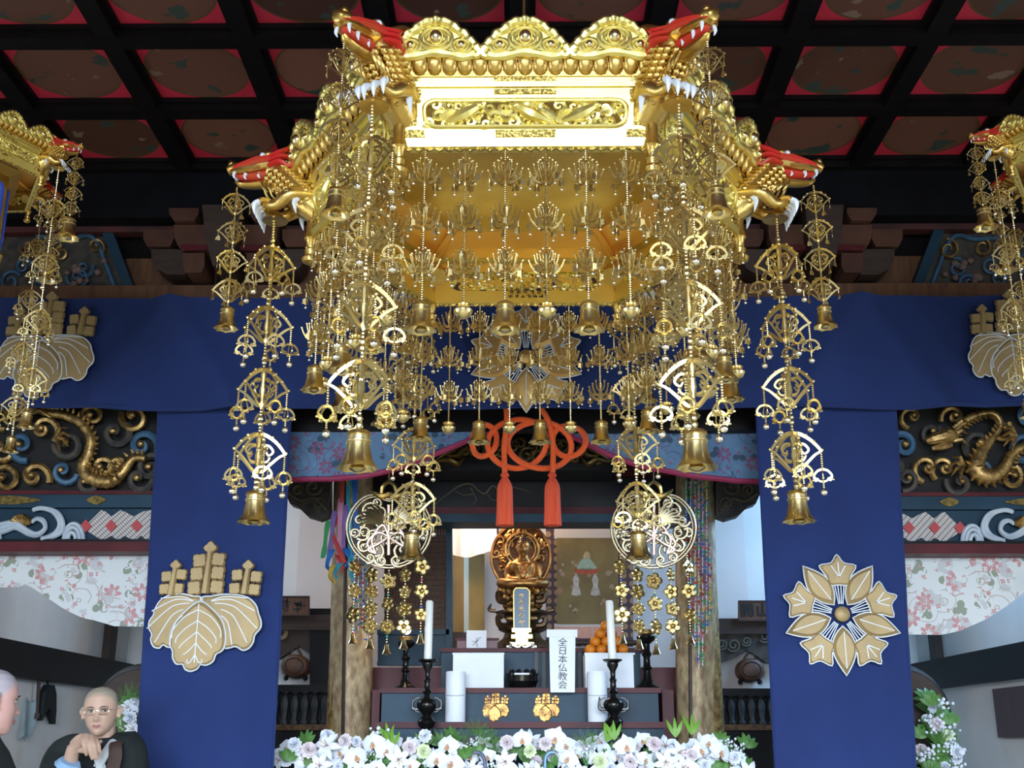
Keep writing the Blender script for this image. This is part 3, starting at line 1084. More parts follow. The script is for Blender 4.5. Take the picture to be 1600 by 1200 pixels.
def rib(b, pts, w, th, ang):
    w = w * .82
    """Flat strip in the (r, z) half plane at azimuth ang."""
    ca, sa = cos(ang), sin(ang)
    sp = spline([(p[0], 0, p[1]) for p in pts], 4)
    n = len(sp)
    ws = [w * (1 - .45 * i / n) for i in range(n)]
    vs, fs = [], []
    for i, p in enumerate(sp):
        t = (sp[min(i + 1, n - 1)] - sp[max(i - 1, 0)]).normalized()
        nr, nz = -t.z, t.x
        for s1, s2 in ((-1, -1), (1, -1), (1, 1), (-1, 1)):
            r, z, h = p.x + nr * ws[i] * s1, p.z + nz * ws[i] * s1, th * s2
            vs.append((r * ca - h * sa, r * sa + h * ca, z))
    for i in range(n - 1):
        for j in range(4):
            fs.append((i * 4 + j, i * 4 + (j + 1) % 4, i * 4 + 4 + (j + 1) % 4, i * 4 + 4 + j))
    fs += [(3, 2, 1, 0), tuple((n - 1) * 4 + j for j in range(4))]
    b.add(vs, fs)


def plate(b, out, th, ang):
    ca, sa = cos(ang), sin(ang)
    b.prism(out, -th, th, lambda u, v, w: V((u * ca - w * sa, u * sa + w * ca, v)))


def orn_fan():
    """Front strand ornament: six fins of upswept candelabra arms round a bud stem."""
    b = MB()
    b.lathe([(.004, -.045), (.007, -.03), (.004, -.02), (.008, .0), (.005, .015), (.009, .03), (.004, .045)], 8)
    for k in range(6):
        a = k * pi / 3
        rib(b, [(.004, -.032), (.026, -.034), (.046, -.012), (.056, .012)], .0042, .0012, a)
        rib(b, [(.004, -.012), (.02, -.014), (.034, .008), (.038, .028)], .0038, .0012, a)
        rib(b, [(.004, .01), (.012, .01), (.02, .026), (.021, .044)], .0034, .0012, a)
        rib(b, [(.046, -.012), (.034, -.02), (.03, -.008), (.036, -.002)], .003, .0012, a)
        for r, z in ((.057, .014), (.039, .031), (.021, .047)):
            b.ball((r * cos(a), r * sin(a), z), .0042, 6, 4)
    return b.mesh('ornament', BRASS)


def orn_umbrella(leafy=False):
    """Corner strand ornament: five pierced fins sloping out from the chain like an umbrella."""
    b = MB()
    b.lathe([(.005, -.075), (.011, -.06), (.006, -.045), (.012, -.01), (.007, .02), (.011, .05), (.005, .075)], 8)
    for k in range(5):
        a = k * 2 * pi / 5 + .3
        rib(b, [(.006, .07), (.03, .062), (.06, .04), (.085, .01), (.092, -.004)], .0085, .0016, a)
        rib(b, [(.006, -.062), (.02, -.06), (.045, -.035), (.07, -.012), (.088, -.002)], .0075, .0016, a)
        rib(b, [(.012, .03), (.035, .028), (.05, .008), (.036, -.006), (.026, .006)], .0058, .0016, a)
        rib(b, [(.012, -.03), (.03, -.028), (.04, -.012)], .005, .0016, a)
        for r, z in ((.045, .06), (.07, .035), (.095, .004)):
            b.ball((r * cos(a), r * sin(a), z), .0055, 6, 4)
    return b.mesh('ornament', BRASS)


def drop_small():
    b = MB()
    for i in range(4):
        b.ball((0, 0, -.004 - i * .0055), .003, 6, 4)
    for k in range(3):
        plate(b, [(0, -.026), (.013, -.031), (.011, -.042), (.015, -.047), (.004, -.05), (0, -.056)], .0009, k * 2.1)
    b.mi = 1
    b.ball((0, 0, -.064), .0052, 8, 5)
    return b.mesh('bell_drop', [BRASS, SILVER])


def drop_big():
    b = MB()
    for i in range(7):
        b.ball((0, 0, -.004 - i * .008), .0042, 6, 4)
    for k in range(4):
        a = k * pi / 2 + .4
        rib(b, [(.002, -.058), (.018, -.064), (.03, -.082), (.024, -.098), (.016, -.088)], .005, .0011, a)
        rib(b, [(.002, -.1), (.012, -.098), (.028, -.084)], .0042, .0011, a)
        b.ball((.033 * cos(a), .033 * sin(a), -.094), .0045, 6, 4)
    for i in range(3):
        b.ball((0, 0, -.106 - i * .007), .0038, 6, 4)
    b.mi = 1
    b.ball((0, 0, -.137), .0115, 10, 6)
    return b.mesh('bell_drop', [BRASS, SILVER])


def drop_leaf():
    b = MB()
    for i in range(3):
        b.ball((0, 0, -.004 - i * .007), .0035, 6, 4)
    out = [(-.003, -.022), (.006, -.03), (.017, -.05), (.012, -.058), (.002, -.054), (-.008, -.06), (-.015, -.05), (-.01, -.03)]
    plate(b, out, .0014, .7)
    return b.mesh('leaf_drop', BRASS)


def bell_mesh(h, n=24):
    """Flared bell hanging from z=0: ringed shoulder, waist, eight-lobed lip; open below."""
    pr = [(.05, 0), (.09, -.02), (.1, -.08), (.3, -.1), (.36, -.14), (.38, -.2), (.34, -.22), (.34, -.3), (.38, -.32), (.38, -.36), (.35, -.38), (.36, -.5),
          (.4, -.62), (.48, -.76), (.62, -.87), (.7, -.92), (.66, -.93), (.52, -.84), (.4, -.68), (.3, -.4), (.05, -.3)]

    def wob(i, a, r, z):
        if 13 <= i <= 17:
            k = (i - 12) / 3 if i < 16 else (18 - i) / 3
            return r * .66 * h * (1 + .06 * k * cos(8 * a)), z * h - .05 * h * k * abs(cos(4 * a))
        return r * .72 * h, z * h
    return MB().lathe(pr, n, wob=wob).mesh('bell', BRASS)


def clapper_mesh(h):
    b = MB().tube([(0, 0, -.3 * h), (0, 0, -.9 * h)], .02 * h, 6)
    b.lathe([(.02 * h, -.8 * h), (.16 * h, -.88 * h), (.2 * h, -.96 * h), (.1 * h, -1.02 * h)], 10)
    return b.mesh('clapper', BRASSB)


def jingle_mesh(h):
    pr = [(.04, 0), (.1, -.04), (.12, -.1), (.36, -.14), (.4, -.2), (.3, -.26), (.36, -.34), (.47, -.46), (.5, -.52), (.47, -.62), (.38, -.78), (.22, -.9), (.03, -.95)]
    return MB().lathe([(r * h, z * h) for r, z in pr], 16).mesh('jingle_bell', BRASSB)


OM = {'fan': orn_fan(), 'umb': orn_umbrella()}
DM = {'s': drop_small(), 'b': drop_big(), 'l': drop_leaf()}
BM = {'bell_s': bell_mesh(.108), 'bell_b': bell_mesh(.132), 'bell_n': bell_mesh(.098), 'jingle': jingle_mesh(.062)}
CM = {'bell_s': clapper_mesh(.108), 'bell_b': clapper_mesh(.132), 'bell_n': clapper_mesh(.098)}


def strand_proto(kind, L, end, sc=1.):
    """A strand at the origin, hanging down by L to the head of its end bell."""
    t = thing('hanging_bell_strand', 'x', 'bell strand', (0, 0, 0))
    if kind == 'fan':
        obj('chain', chain_mesh(L, .0042), None, t)
        zs, om, dm, dr, nd_ = [-.085, -.245, -.405], 'fan', 's', (.052, .006), 4
        zs = [z * L / .53 for z in zs]
    elif kind == 'umb':
        obj('chain', chain_mesh(L, .0062 * sc, 1), None, t)
        n = 4
        zs, om, dm, dr, nd_ = [-(.2 + i * .262) * L / 1.12 for i in range(n)], 'umb', 'b', (.09, -.006), 5
    else:   # short strand on a dragon's nose
        obj('chain', chain_mesh(L, .0045 * sc), None, t)
        zs, om, dm, dr, nd_ = [-(.075 + i * .122) * L / .5 for i in range(4)], 'umb', 'l', (.09, -.004), 4
        sc = sc * .62
    for i, z in enumerate(zs):
        o = obj('ornament', OM[om], None, t, loc=(0, 0, z), rot=(0, 0, rng.uniform(0, 6)))
        s_ = sc * (1 + .02 * i)
        if kind == 'fan':
            s_ = sc
        o.scale = (s_, s_, s_)
        for k in range(nd_):
            a = (k * 2 * pi / nd_ + .3) if om == 'umb' else ((0, 1, 3, 4)[k] * pi / 3)
            if kind == 'nose':
                a = k * 2 * pi / 5 + .3
            obj('pendant_drop', DM[dm], None, o, loc=(dr[0] * cos(a), dr[0] * sin(a), dr[1]), rot=(0, 0, rng.uniform(0, 3)))
    b = obj(end if end == 'jingle_bell' else 'bell', BM['jingle' if end == 'jingle_bell' else end], None, t, loc=(0, 0, -L))
    if sc != 1 and kind == 'umb':
        b.scale = (sc, sc, sc)
    if end in CM:
        obj('clapper', CM[end], None, b)
    return t


PROTO, USED = {}, set()


def place_strand(kind, L, end, loc, label, group, sc=1.):
    key = (kind, round(L, 3), end, sc)
    if key not in PROTO:
        PROTO[key] = strand_proto(kind, L, end, sc)
        t = PROTO[key]
        t.location = loc
        ORG[t] = V(loc)
    else:
        t = clone(PROTO[key], None, loc)
    t.rotation_euler = (0, 0, rng.uniform(0, 6))
    for k in KIDS[t]:
        if k.name.startswith('ornament'):
            k.rotation_euler = (0, 0, rng.uniform(0, 6))
    tag(t, label, 'bell strand', group)
    return t


# ================================================================== dragon heads
def taper(b, pts, rs, n=8, flat=1., k=5):
    sp = spline(pts, k)
    rr = []
    for i in range(len(sp)):
        u = i / k
        a = int(min(u, len(rs) - 1.0001))
        rr.append(rs[a] + (rs[a + 1] - rs[a]) * (u - a))
    b.tube(sp, rr, n, flat=flat)


DR = None


def dragon_meshes():
    """Parts of a gilt dragon head that juts along +x from a canopy corner at the origin."""
    d = {}
    b = MB()       # neck with scales
    taper(b, [(-.06, 0, -.1), (.02, 0, -.03), (.06, 0, .03), (.1, 0, .075), (.16, 0, .1)], [.06, .07, .066, .06, .05], 12, k=6)
    for i in range(9):
        t = i / 8
        c = V((-.02 + .13 * t, 0, -.06 + .125 * t))
        for j in range(-3, 4):
            an = j * .5
            b.ball(c + V((.045 * cos(an) * .3 - .02, .062 * sin(an), .04 * cos(an) + .01)), .017, 6, 4, (1.2, 1, .7))
            b.ball(c + V((.052 * cos(an) + .012, .058 * sin(an), -.02 * cos(an))), .016, 6, 4)
    d['dragon_neck'] = (b, GOLD)
    b = MB()       # upper head
    taper(b, [(.06, 0, .1), (.12, 0, .125), (.19, 0, .118), (.26, 0, .098), (.31, 0, .1), (.335, 0, .088)], [.045, .056, .046, .034, .036, .018], 10, .8)
    for s in (-1, 1):
        b.ball((.165, s * .036, .145), .024, 8, 6, (1.3, .8, .8))
        b.ball((.318, s * .017, .116), .014, 7, 5)
        taper(b, [(.2, s * .03, .1), (.27, s * .034, .085), (.315, s * .024, .08)], [.01, .011, .006], 6)
        taper(b, [(.1, s * .03, .16), (.04, s * .05, .2), (-.02, s * .05, .215), (-.05, s * .045, .25)], [.014, .013, .01, .003], 7)
        for k in range(5):
            b.ball((.06 + k * .025, s * .028, .158 - abs(k - 2) * .006), .013, 6, 4)
    for k in range(6):
        plate(b, [(.05 + k * .035, .15), (.085 + k * .035, .16 - k * .004), (.045 + k * .035, .19 - k * .006)], .004, 0)
    d['upper_jaw'] = (b, GOLD)
    b = MB()       # lower jaw
    taper(b, [(.08, 0, .055), (.14, 0, .04), (.22, 0, .028), (.275, 0, .03), (.3, 0, .045)], [.036, .034, .026, .02, .008], 9, .6)
    for k in range(5):
        for s in (-1, 1):
            taper(b, [(.1 + k * .022, s * .03, .03), (.09 + k * .022, s * .04, .0), (.07 + k * .022, s * .036, -.02)], [.008, .006, .002], 5, k=3)
    d['lower_jaw'] = (b, GOLD)
    b = MB()       # red mouth, tongue and mane
    taper(b, [(.1, 0, .08), (.18, 0, .068), (.26, 0, .062), (.3, 0, .07)], [.034, .036, .026, .01], 9, .55)
    for s in (-1, 1):
        taper(b, [(.33, s * .012, .085), (.28, s * .036, .098), (.2, s * .047, .12), (.15, s * .055, .12)], [.004, .012, .016, .012], 6)
        for z0, z1, l in ((.13, .185, .13), (.112, .145, .11), (.09, .1, .08)):
            taper(b, [(.16, s * .05, z0), (.11, s * .07, z0 + .008), (.07, s * .062, z1 - .02), (.16 - l - .02, s * .075, z1 + .015)], [.012, .017, .011, .002], 6, .7)
    d['red_mane'] = (b, REDPAINT)
    for s in (-1, 1):      # fangs, eyes
        for x, z, l in ((.3, .078, .034), (.255, .068, .026), (.2, .07, .022)):
            b = MB()
            d['white_fang %d %g' % (s, x)] = (b, FANG)
            taper(b, [(x, s * .024, z), (x + .003, s * .027, z - l * .6), (x - .004, s * .025, z - l)], [.008, .006, .001], 6, k=3)
        d['eye %d' % s] = (MB().ball((.185, s * .052, .135), .0125, 8, 6), FANG)
    b = MB()       # forelegs
    for s in (-1, 1):
        taper(b, [(-.02, s * .04, -.04), (.06, s * .075, -.05), (.11, s * .06, -.085), (.15, s * .05, -.08)], [.03, .03, .024, .02], 8)
        for k in (-1, 0, 1):
            taper(b, [(.13, s * .05, -.08), (.165, s * .05 + k * .025, -.075), (.18, s * .05 + k * .034, -.09)], [.014, .014, .01], 6, k=3)
        for k in range(8):
            b.ball((.0 + k * .014, s * .072 - s * .02 * sin(k), -.03 - .003 * k), .015, 6, 4)
    d['foreleg'] = (b, GOLD)
    b = MB()
    for s in (-1, 1):
        b = MB()
        for k in (-1, 0, 1):
            b = MB()
            d['white_claw %d %d' % (s, k)] = (b, FANG)
            taper(b, [(.178, s * .05 + k * .034, -.085), (.196, s * .05 + k * .038, -.1), (.192, s * .05 + k * .038, -.142)], [.013, .012, .001], 6, k=3)
        b = MB()
        d['white_claw %d heel' % s] = (b, FANG)
        taper(b, [(.03, s * .07, -.065), (.04, s * .08, -.09), (.03, s * .08, -.135)], [.013, .011, .001], 6, k=3)
    b = MB().lathe([(.004, .02), (.012, .012), (.03, .006), (.05, -.012), (.052, -.016), (.046, -.016), (.012, -.006), (.004, -.006)], 16, (.13, 0, -.115))
    d['chain_cap'] = (b, GOLD)
    return {k: (v.mesh(k.split()[0], m, True, 50), v, m) for k, (v, m) in d.items()}


DR = dragon_meshes()


def add_dragon(par, pos, ang, sc):
    """The neck carries the rest of the head (part > sub-parts)."""
    o = obj('dragon_head', DR['dragon_neck'][0], None, par, loc=pos, rot=(0, 0, ang))
    o.scale = (sc, sc, sc)
    for k in DR:
        if k != 'dragon_neck':
            obj(k.split()[0], DR[k][0], None, o)
    return o


# ================================================================== hexagonal gilt canopy
TILT = .2


def face_fr(s, h0=0.):
    A = s * sqrt(3) / 2
    # (u along the face, v up, w outward) in the frame of the face looking along -y
    return lambda u, v, w: V((u * (1 + TILT * .9 * max(v, 0) / A), -(A + w + TILT * .9 * max(v, 0)), v * .9))


def rrect(hw, hh, r, n=6):
    out = []
    for cx, cy, a0 in ((hw - r, hh - r, 0), (-hw + r, hh - r, pi / 2), (-hw + r, -hh + r, pi), (hw - r, -hh + r, 1.5 * pi)):
        for i in range(n + 1):
            a = a0 + i * pi / 2 / n
            out.append((cx + r * cos(a), cy + r * sin(a)))
    return out


def holed(b, W, z0, z1, hole, fr, w0, w1):
    """Plate |u|<W, z0..z1 with a hole outline, between depths w0 and w1."""
    zc = (z0 + z1) / 2
    n = len(hole)
    outp = []
    for u, v in hole:
        du, dv = u, v - zc
        k = min(W / abs(du) if abs(du) > 1e-6 else 1e9, ((z1 - z0) / 2) / abs(dv) if abs(dv) > 1e-6 else 1e9)
        outp.append((du * k, zc + dv * k))
    for q in range(4):     # snap nearest samples to the true corners
        cu, cv = ((W, z1), (-W, z1), (-W, z0), (W, z0))[q]
        i = min(range(n), key=lambda j: hypot(outp[j][0] - cu, outp[j][1] - cv))
        outp[i] = (cu, cv)
    vs = [fr(u, v, w) for w in (w0, w1) for u, v in outp] + [fr(u, v, w) for w in (w0, w1) for u, v in hole]
    fs = []
    for i in range(n):
        j = (i + 1) % n
        fs += [(n + i, n + j, 3 * n + j, 3 * n + i), (i, 2 * n + i, 2 * n + j, j), (3 * n + i, 3 * n + j, 2 * n + j, 2 * n + i), (i, j, n + j, n + i)]
    b.add(vs, fs)


def canopy_meshes(s):
    fr = face_fr(s)
    k = s / .83
    W = s / 2 - .004
    d = {}

    def strip(b, z0, z1, w0, w1):
        b.prism([(-W, z0), (W, z0), (W, z1), (-W, z1)], w0, w1, fr)
        return b
    b = MB()
    holed(b, W, .03 * k, .2 * k, [(u, v + .13 * k) for u, v in rrect(.338 * k, .056 * k, .04 * k)], fr, -.012 * k, .012 * k)
    strip(b, .228 * k, .248 * k, -.01, .022 * k)
    strip(b, .2 * k, .228 * k, -.012 * k, .01 * k)
    strip(b, .248 * k, .272 * k, -.01, .012 * k)
    d['side_panel'] = (b, GOLDP)
    b = strip(MB(), 0, .03 * k, -.02 * k, .024 * k)
    d['bottom_lip'] = (b, GOLDP)
    b = MB()
    ho = [(u, v + .13 * k) for u, v in rrect(.33 * k, .05 * k, .04 * k)]
    b.tube([fr(u, v, .016 * k) for u, v in ho], .007 * k, 6, closed=True)
    d['opening_bead'] = (b, GOLDP)
    ft = []
    for u0, u1 in ((-W + .004, -W + .075 * k), (-.1 * k, .1 * k), (W - .075 * k, W - .004)):
        for z0, z1 in ((.04, .058), (.061, .068), (.204, .222), (.252, .268)):
            ft.append((u0, u1, z0 * k, z1 * k))
    for u0 in (-W + .008, W - .055 * k):
        for z0 in (.085, .155):
            ft.append((u0, u0 + .045 * k, z0 * k, (z0 + .035) * k))
    for i, (u0, u1, z0, z1) in enumerate(ft):
        d['chased_fitting %d' % i] = (MB().prism([(u0, z0), (u1, z0), (u1, z1), (u0, z1)], .01 * k, .0165 * k + (.008 * k if z0 < .03 * k else 0), fr), CHASED)
    b = MB()
    for i in range(24):
        u = -W + (i + .5) * 2 * W / 24
        b.prism([(u - W / 26, 0), (u + W / 26, 0), (u, -.012 * k)], .0, .012 * k, fr)
    d['fringe'] = (b, CHASED)
    # openwork: birds and foliage
    b = MB()
    r2 = random.Random(21)
    for c, dr in ((-.2, 1), (.02, -1), (.18, 1)):
        c *= k
        for wing in (-1, 1):
            for j in range(9):
                a = .5 + wing * (.25 + j * .13)
                l = (.085 - abs(j - 4) * .004) * k
                p0 = (c + wing * .01 * k, (.125 + .004 * j) * k)
                p1 = (c + dr * wing * l * cos(a), .13 * k + min(.05 * k, max(-.05 * k, l * sin(a) * .8)))
                taper(b, [fr(*p0, .0), fr((p0[0] + p1[0]) / 2, (p0[1] + p1[1]) / 2 + .006 * k, .012 * k), fr(*p1, .004 * k)], [.007 * k, .011 * k, .005 * k], 5, k=3)
        taper(b, [fr(c - dr * .06 * k, .105 * k, .005), fr(c, .125 * k, .02 * k), fr(c + dr * .04 * k, .15 * k, .02 * k), fr(c + dr * .065 * k, .16 * k, .018 * k)], [.008 * k, .024 * k, .013 * k, .005 * k], 7)
        b.ball(fr(c + dr * .05 * k, .157 * k, .024 * k), .012 * k, 7, 5)
    for i in range(42):
        c = (-.315 + i * .0154 + r2.uniform(-.01, .01)) * k
        z = (.1, .16, .13)[i % 3] * k + r2.uniform(-.008, .008) * k
        sp = spiral((c, z), .024 * k, 1.2, r2.uniform(0, 6), r2.choice((-1, 1)), 12)
        b.tube([fr(u, v, .004) for u, v in sp], [.011 * k - .0005 * j * k for j in range(13)], 5)
    d['openwork_carving'] = (b, GOLDP)
    # scalloped lotus petals under the crest: one petal, used 17 times
    b = MB()
    b.dome([(-.024 * k, .05 * k), (-.024 * k, .018 * k), (-.014 * k, .004 * k), (0, 0), (.014 * k, .004 * k), (.024 * k, .018 * k), (.024 * k, .05 * k)],
           lambda u, v, w: V((u, -w - v * .55, v)), [(1, .004), (.7, .012), (.35, .016)])
    d['lotus_petal'] = (b, GOLD)
    # cloud crest
    R = .142 * k
    b = MB()
    rim = [(-1., .18), (-.96, .32), (-.82, .46), (-.7, .62), (-.52, .74), (-.36, .9), (-.14, .97), (.0, 1.0), (.14, .97), (.36, .9), (.52, .74), (.7, .62), (.82, .46), (.96, .32), (1., .18), (.9, .04), (.6, .0), (.2, .1), (-.2, .1), (-.6, .0), (-.9, .04)]
    ff = lambda u, v, w: V((u * R, -w, v * R * .95))
    sm_ = smooth2(rim, 4)
    b.prism(sm_, -.014 * k, .004 * k, ff)
    n_ = len(sm_)
    b.tube([ff(u * .96, v * .95 + .03 + .018 * abs(sin(i * .6)), .006 * k) for i, (u, v) in enumerate(sm_)], [.016 * k * (1 + .15 * sin(i * 1.2)) for i in range(n_)], 8, closed=True)
    for c, r in (((0, .5), .34), ((-.6, .3), .2), ((.6, .3), .2)):
        b.tube([ff(c[0] + r * cos(a) * 1.1, c[1] + r * sin(a) * .85, .012 * k) for a in [i * pi / 9 for i in range(18)]], .009 * k, 6, closed=True)
        b.tube([ff(c[0] + r * .68 * cos(a) * 1.1, c[1] + r * .68 * sin(a) * .8, .014 * k) for a in [i * pi / 8 for i in range(16)]], .006 * k, 6, closed=True)
    for s_ in (-1, 1):
        b.tube([ff(u, v, .012 * k) for u, v in spiral((s_ * .92, .12), .13, 1.1, pi / 2, -s_, 12)], [.014 * k - .0007 * k * i for i in range(13)], 6)
    d['cloud_crest'] = (b, GOLDP)
    b = MB().ball((0, 0, 0), .026 * k, 12, 8)
    d['jewel'] = (b, BRASSB)
    # corner post with finial
    b = MB().lathe([(.012, -.11), (.03, -.1), (.034, -.085), (.022, -.07), (.026, -.05), (.016, -.04), (.022, -.01), (.03, .0), (.026, .02), (.022, .03), (.022, .14), (.028, .15), (.024, .17), (.026, .22), (.034, .23), (.03, .26)], 14)
    b.v = [(x * k, y * k, z * k) for x, y, z in b.v]
    d['corner_post'] = (b, GOLD)
    out = {n: x.mesh(n.split()[0], m, n.split()[0] not in ('side_panel', 'bottom_lip', 'chased_fitting', 'fringe'), 35) for n, (x, m) in d.items()}
    return out


def canopy(name, label, cen, s, z_ceil, lantern=False):
    """cen: centre of the lower rim."""
    k = s / .83
    t = thing(name, label, 'canopy', cen)
    ms = canopy_meshes(s)
    A = s * sqrt(3) / 2
    for f in range(6):
        a = f * pi / 3
        p = None
        p = obj('side_panel', ms['side_panel'], None, t, rot=(0, 0, a))
        for nm in ms:
            if nm.split()[0] in ('bottom_lip', 'opening_bead', 'chased_fitting', 'fringe', 'openwork_carving'):
                f_ = obj(nm.split()[0], ms[nm], None, p)
                if nm == 'fringe':
                    f_['kind'] = 'stuff'
        band = obj('petal_band', MB().prism([(-s / 2 - .03 * k, .268 * k), (s / 2 + .03 * k, .268 * k), (s / 2 + .05 * k, .322 * k), (-s / 2 - .05 * k, .322 * k)], -.03 * k, .02 * k, face_fr(s)), GOLD, t, local=True, rot=(0, 0, a), sm=False)
        fr = face_fr(s)
        npt = 17
        for i in range(npt):
            u = (i - (npt - 1) / 2) * (s + .04 * k) / npt
            q = fr(0, .27 * k, .022 * k)
            obj('lotus_petal', ms['lotus_petal'], None, band, loc=(u, q.y, q.z))
        for i in (-1, 0, 1):
            q = fr(0, .318 * k, .045 * k)
            c = obj('cloud_crest', ms['cloud_crest'], None, t, loc=Matrix.Rotation(a, 3, 'Z') @ V((i * .3 * k, q.y, q.z)), rot=(.2, 0, a))
            for ju, jv, js in ((0, .5, 1), (-.6, .3, .58), (.6, .3, .58)):
                j_ = obj('jewel', ms['jewel'], None, c, loc=(ju * .142 * k, -.024 * k, jv * .142 * .95 * k))
                j_.scale = (js, js, js)
    for f in range(6):
        a = -pi / 2 + pi / 6 + f * pi / 3
        r = s + .02 * k + TILT * .0
        obj('corner_post', ms['corner_post'], None, t, loc=(r * cos(a), r * sin(a), 0))
        add_dragon(t, ((s + .04 * k) * cos(a), (s + .04 * k) * sin(a), .21 * k), a, k if not lantern else k * 1.0)
    # inside: coved ceiling, ribs, boss; outside: roof, finial, rod
    b = MB()
    rings = [(s * 1.02, .236 * k), (s * .93, .255 * k), (s * .5, .385 * k), (s * .47, .385 * k)]
    vs = [(r * cos(-pi / 2 + pi / 6 + f * pi / 3), r * sin(-pi / 2 + pi / 6 + f * pi / 3), z) for r, z in rings for f in range(6)]
    fs = [(i * 6 + f, i * 6 + (f + 1) % 6, i * 6 + 6 + (f + 1) % 6, i * 6 + 6 + f) for i in range(3) for f in range(6)] + [(18, 19, 20, 21, 22, 23)]
    b.add(vs, fs)
    cv = obj('coved_ceiling', b, GOLDI, t, local=True, sm=False)
    rb = MB()
    for f in range(6):
        a = -pi / 2 + pi / 6 + f * pi / 3
        rb.tube([(s * .97 * cos(a), s * .97 * sin(a), .24 * k), (s * .5 * cos(a), s * .5 * sin(a), .377 * k)], .02 * k, 6)
    rb.tube([(s * .5 * cos(-pi / 3 + f * pi / 3), s * .5 * sin(-pi / 3 + f * pi / 3), .377 * k) for f in range(6)], .016 * k, 6, closed=True)
    obj('ceiling_rib', rb, GOLDI, cv, local=True)
    bs = MB().lathe([(.01, -.05), (.05, -.04), (.08, -.015), (.1, 0), (.13, .015), (.15, .02)], 16, (0, 0, .365 * k), wob=lambda i, a, r, z: (r * k * (1 + .08 * cos(8 * a)), z * k))
    obj('ceiling_boss', bs, GOLDI, cv, local=True)
    rf = MB()
    rr = [(s + .1 * k, .295 * k), (s * .75, .4 * k), (s * .35, .56 * k), (.07 * k, .74 * k), (.05 * k, .8 * k)]
    vs = [(r * cos(-pi / 2 + pi / 6 + f * pi / 3), r * sin(-pi / 2 + pi / 6 + f * pi / 3), z) for r, z in rr for f in range(6)]
    fs = [(i * 6 + f, i * 6 + (f + 1) % 6, i * 6 + 6 + (f + 1) % 6, i * 6 + 6 + f) for i in range(4) for f in range(6)] + [(0, 1, 2, 3, 4, 5), (24, 25, 26, 27, 28, 29)]
    rf.add(vs, fs)
    r_ = obj('roof', rf, GOLD, t, local=True, sm=False)
    obj('roof_finial', MB().lathe([(.05 * k, .78 * k), (.08 * k, .82 * k), (.06 * k, .88 * k), (.02 * k, .95 * k)], 12), GOLD, r_, local=True)
    obj('suspension_rod', MB().tube([(0, 0, .9 * k), (0, 0, z_ceil - cen[2])], .006, 6), BRASS, r_, local=True)
    return t


ZC0 = P(820, 234, 3.4).z
SB = .81
CEN = V((P(821, 234, 3.4).x, 3.4 + SB * sqrt(3) / 2, ZC0))
big = canopy('hanging_canopy', 'large hexagonal gilt canopy with dragon corners hanging from the coffered ceiling', CEN, SB, CZ + .05)
# inscription on the inside of the far panel
obj('inscription', glyphs(6, .03, .024, 41), INK, big, local=True, loc=(.02, SB * sqrt(3) / 2 - .008, .062), rot=(0, 0, 0), sm=False)
obj('inscription', glyphs(7, .027, .022, 42), INK, big, local=True, loc=(.02, SB * sqrt(3) / 2 - .008, .033), rot=(0, 0, 0), sm=False)

ORD = ['first', 'second', 'third', 'fourth', 'fifth', 'sixth']
FACE = ['front edge', 'front right edge', 'back right edge', 'back edge', 'back left edge', 'front left edge']
fr0 = face_fr(SB)
for f in range(6):
    a = f * pi / 3
    for i in range(6):
        u = (-2.5 + i) * .132
        p = Matrix.Rotation(a, 3, 'Z') @ fr0(u, .0, .004)
        bell = i % 2 == 0
        L = .53 if bell else .535
        n = i + 1
        if f in (2, 3, 4):
            n = 6 - i
        place_strand('fan', L, 'bell_s' if bell else 'jingle_bell', CEN + p + V((0, 0, -.002)),
                     '%s strand from the left under the big canopy %s, ending in %s bell' % (ORD[n - 1], FACE[f], 'flared' if bell else 'jingle'),
                     'bell strands under the big canopy edges')
CORN = ['front right', 'right', 'back right', 'back left', 'left', 'front left']
for f in range(6):
    a = -pi / 2 + pi / 6 + f * pi / 3
    R_ = SB + .04
    d = V((cos(a), sin(a), 0))
    p = CEN + d * (R_ + .13) + V((0, 0, .21 - .125))
    place_strand('umb', 1.07, 'bell_b', p, 'long four-tier bell strand under the %s dragon of the big canopy' % CORN[f], 'long strands under the dragons of the big canopy')
    p = CEN + d * (R_ + .285) + V((0, 0, .21 + .015))
    place_strand('nose', .5, 'bell_n', p, 'short leaf-drop bell strand from the muzzle of the %s dragon, big canopy' % CORN[f], 'short strands from the dragon muzzles of the big canopy')

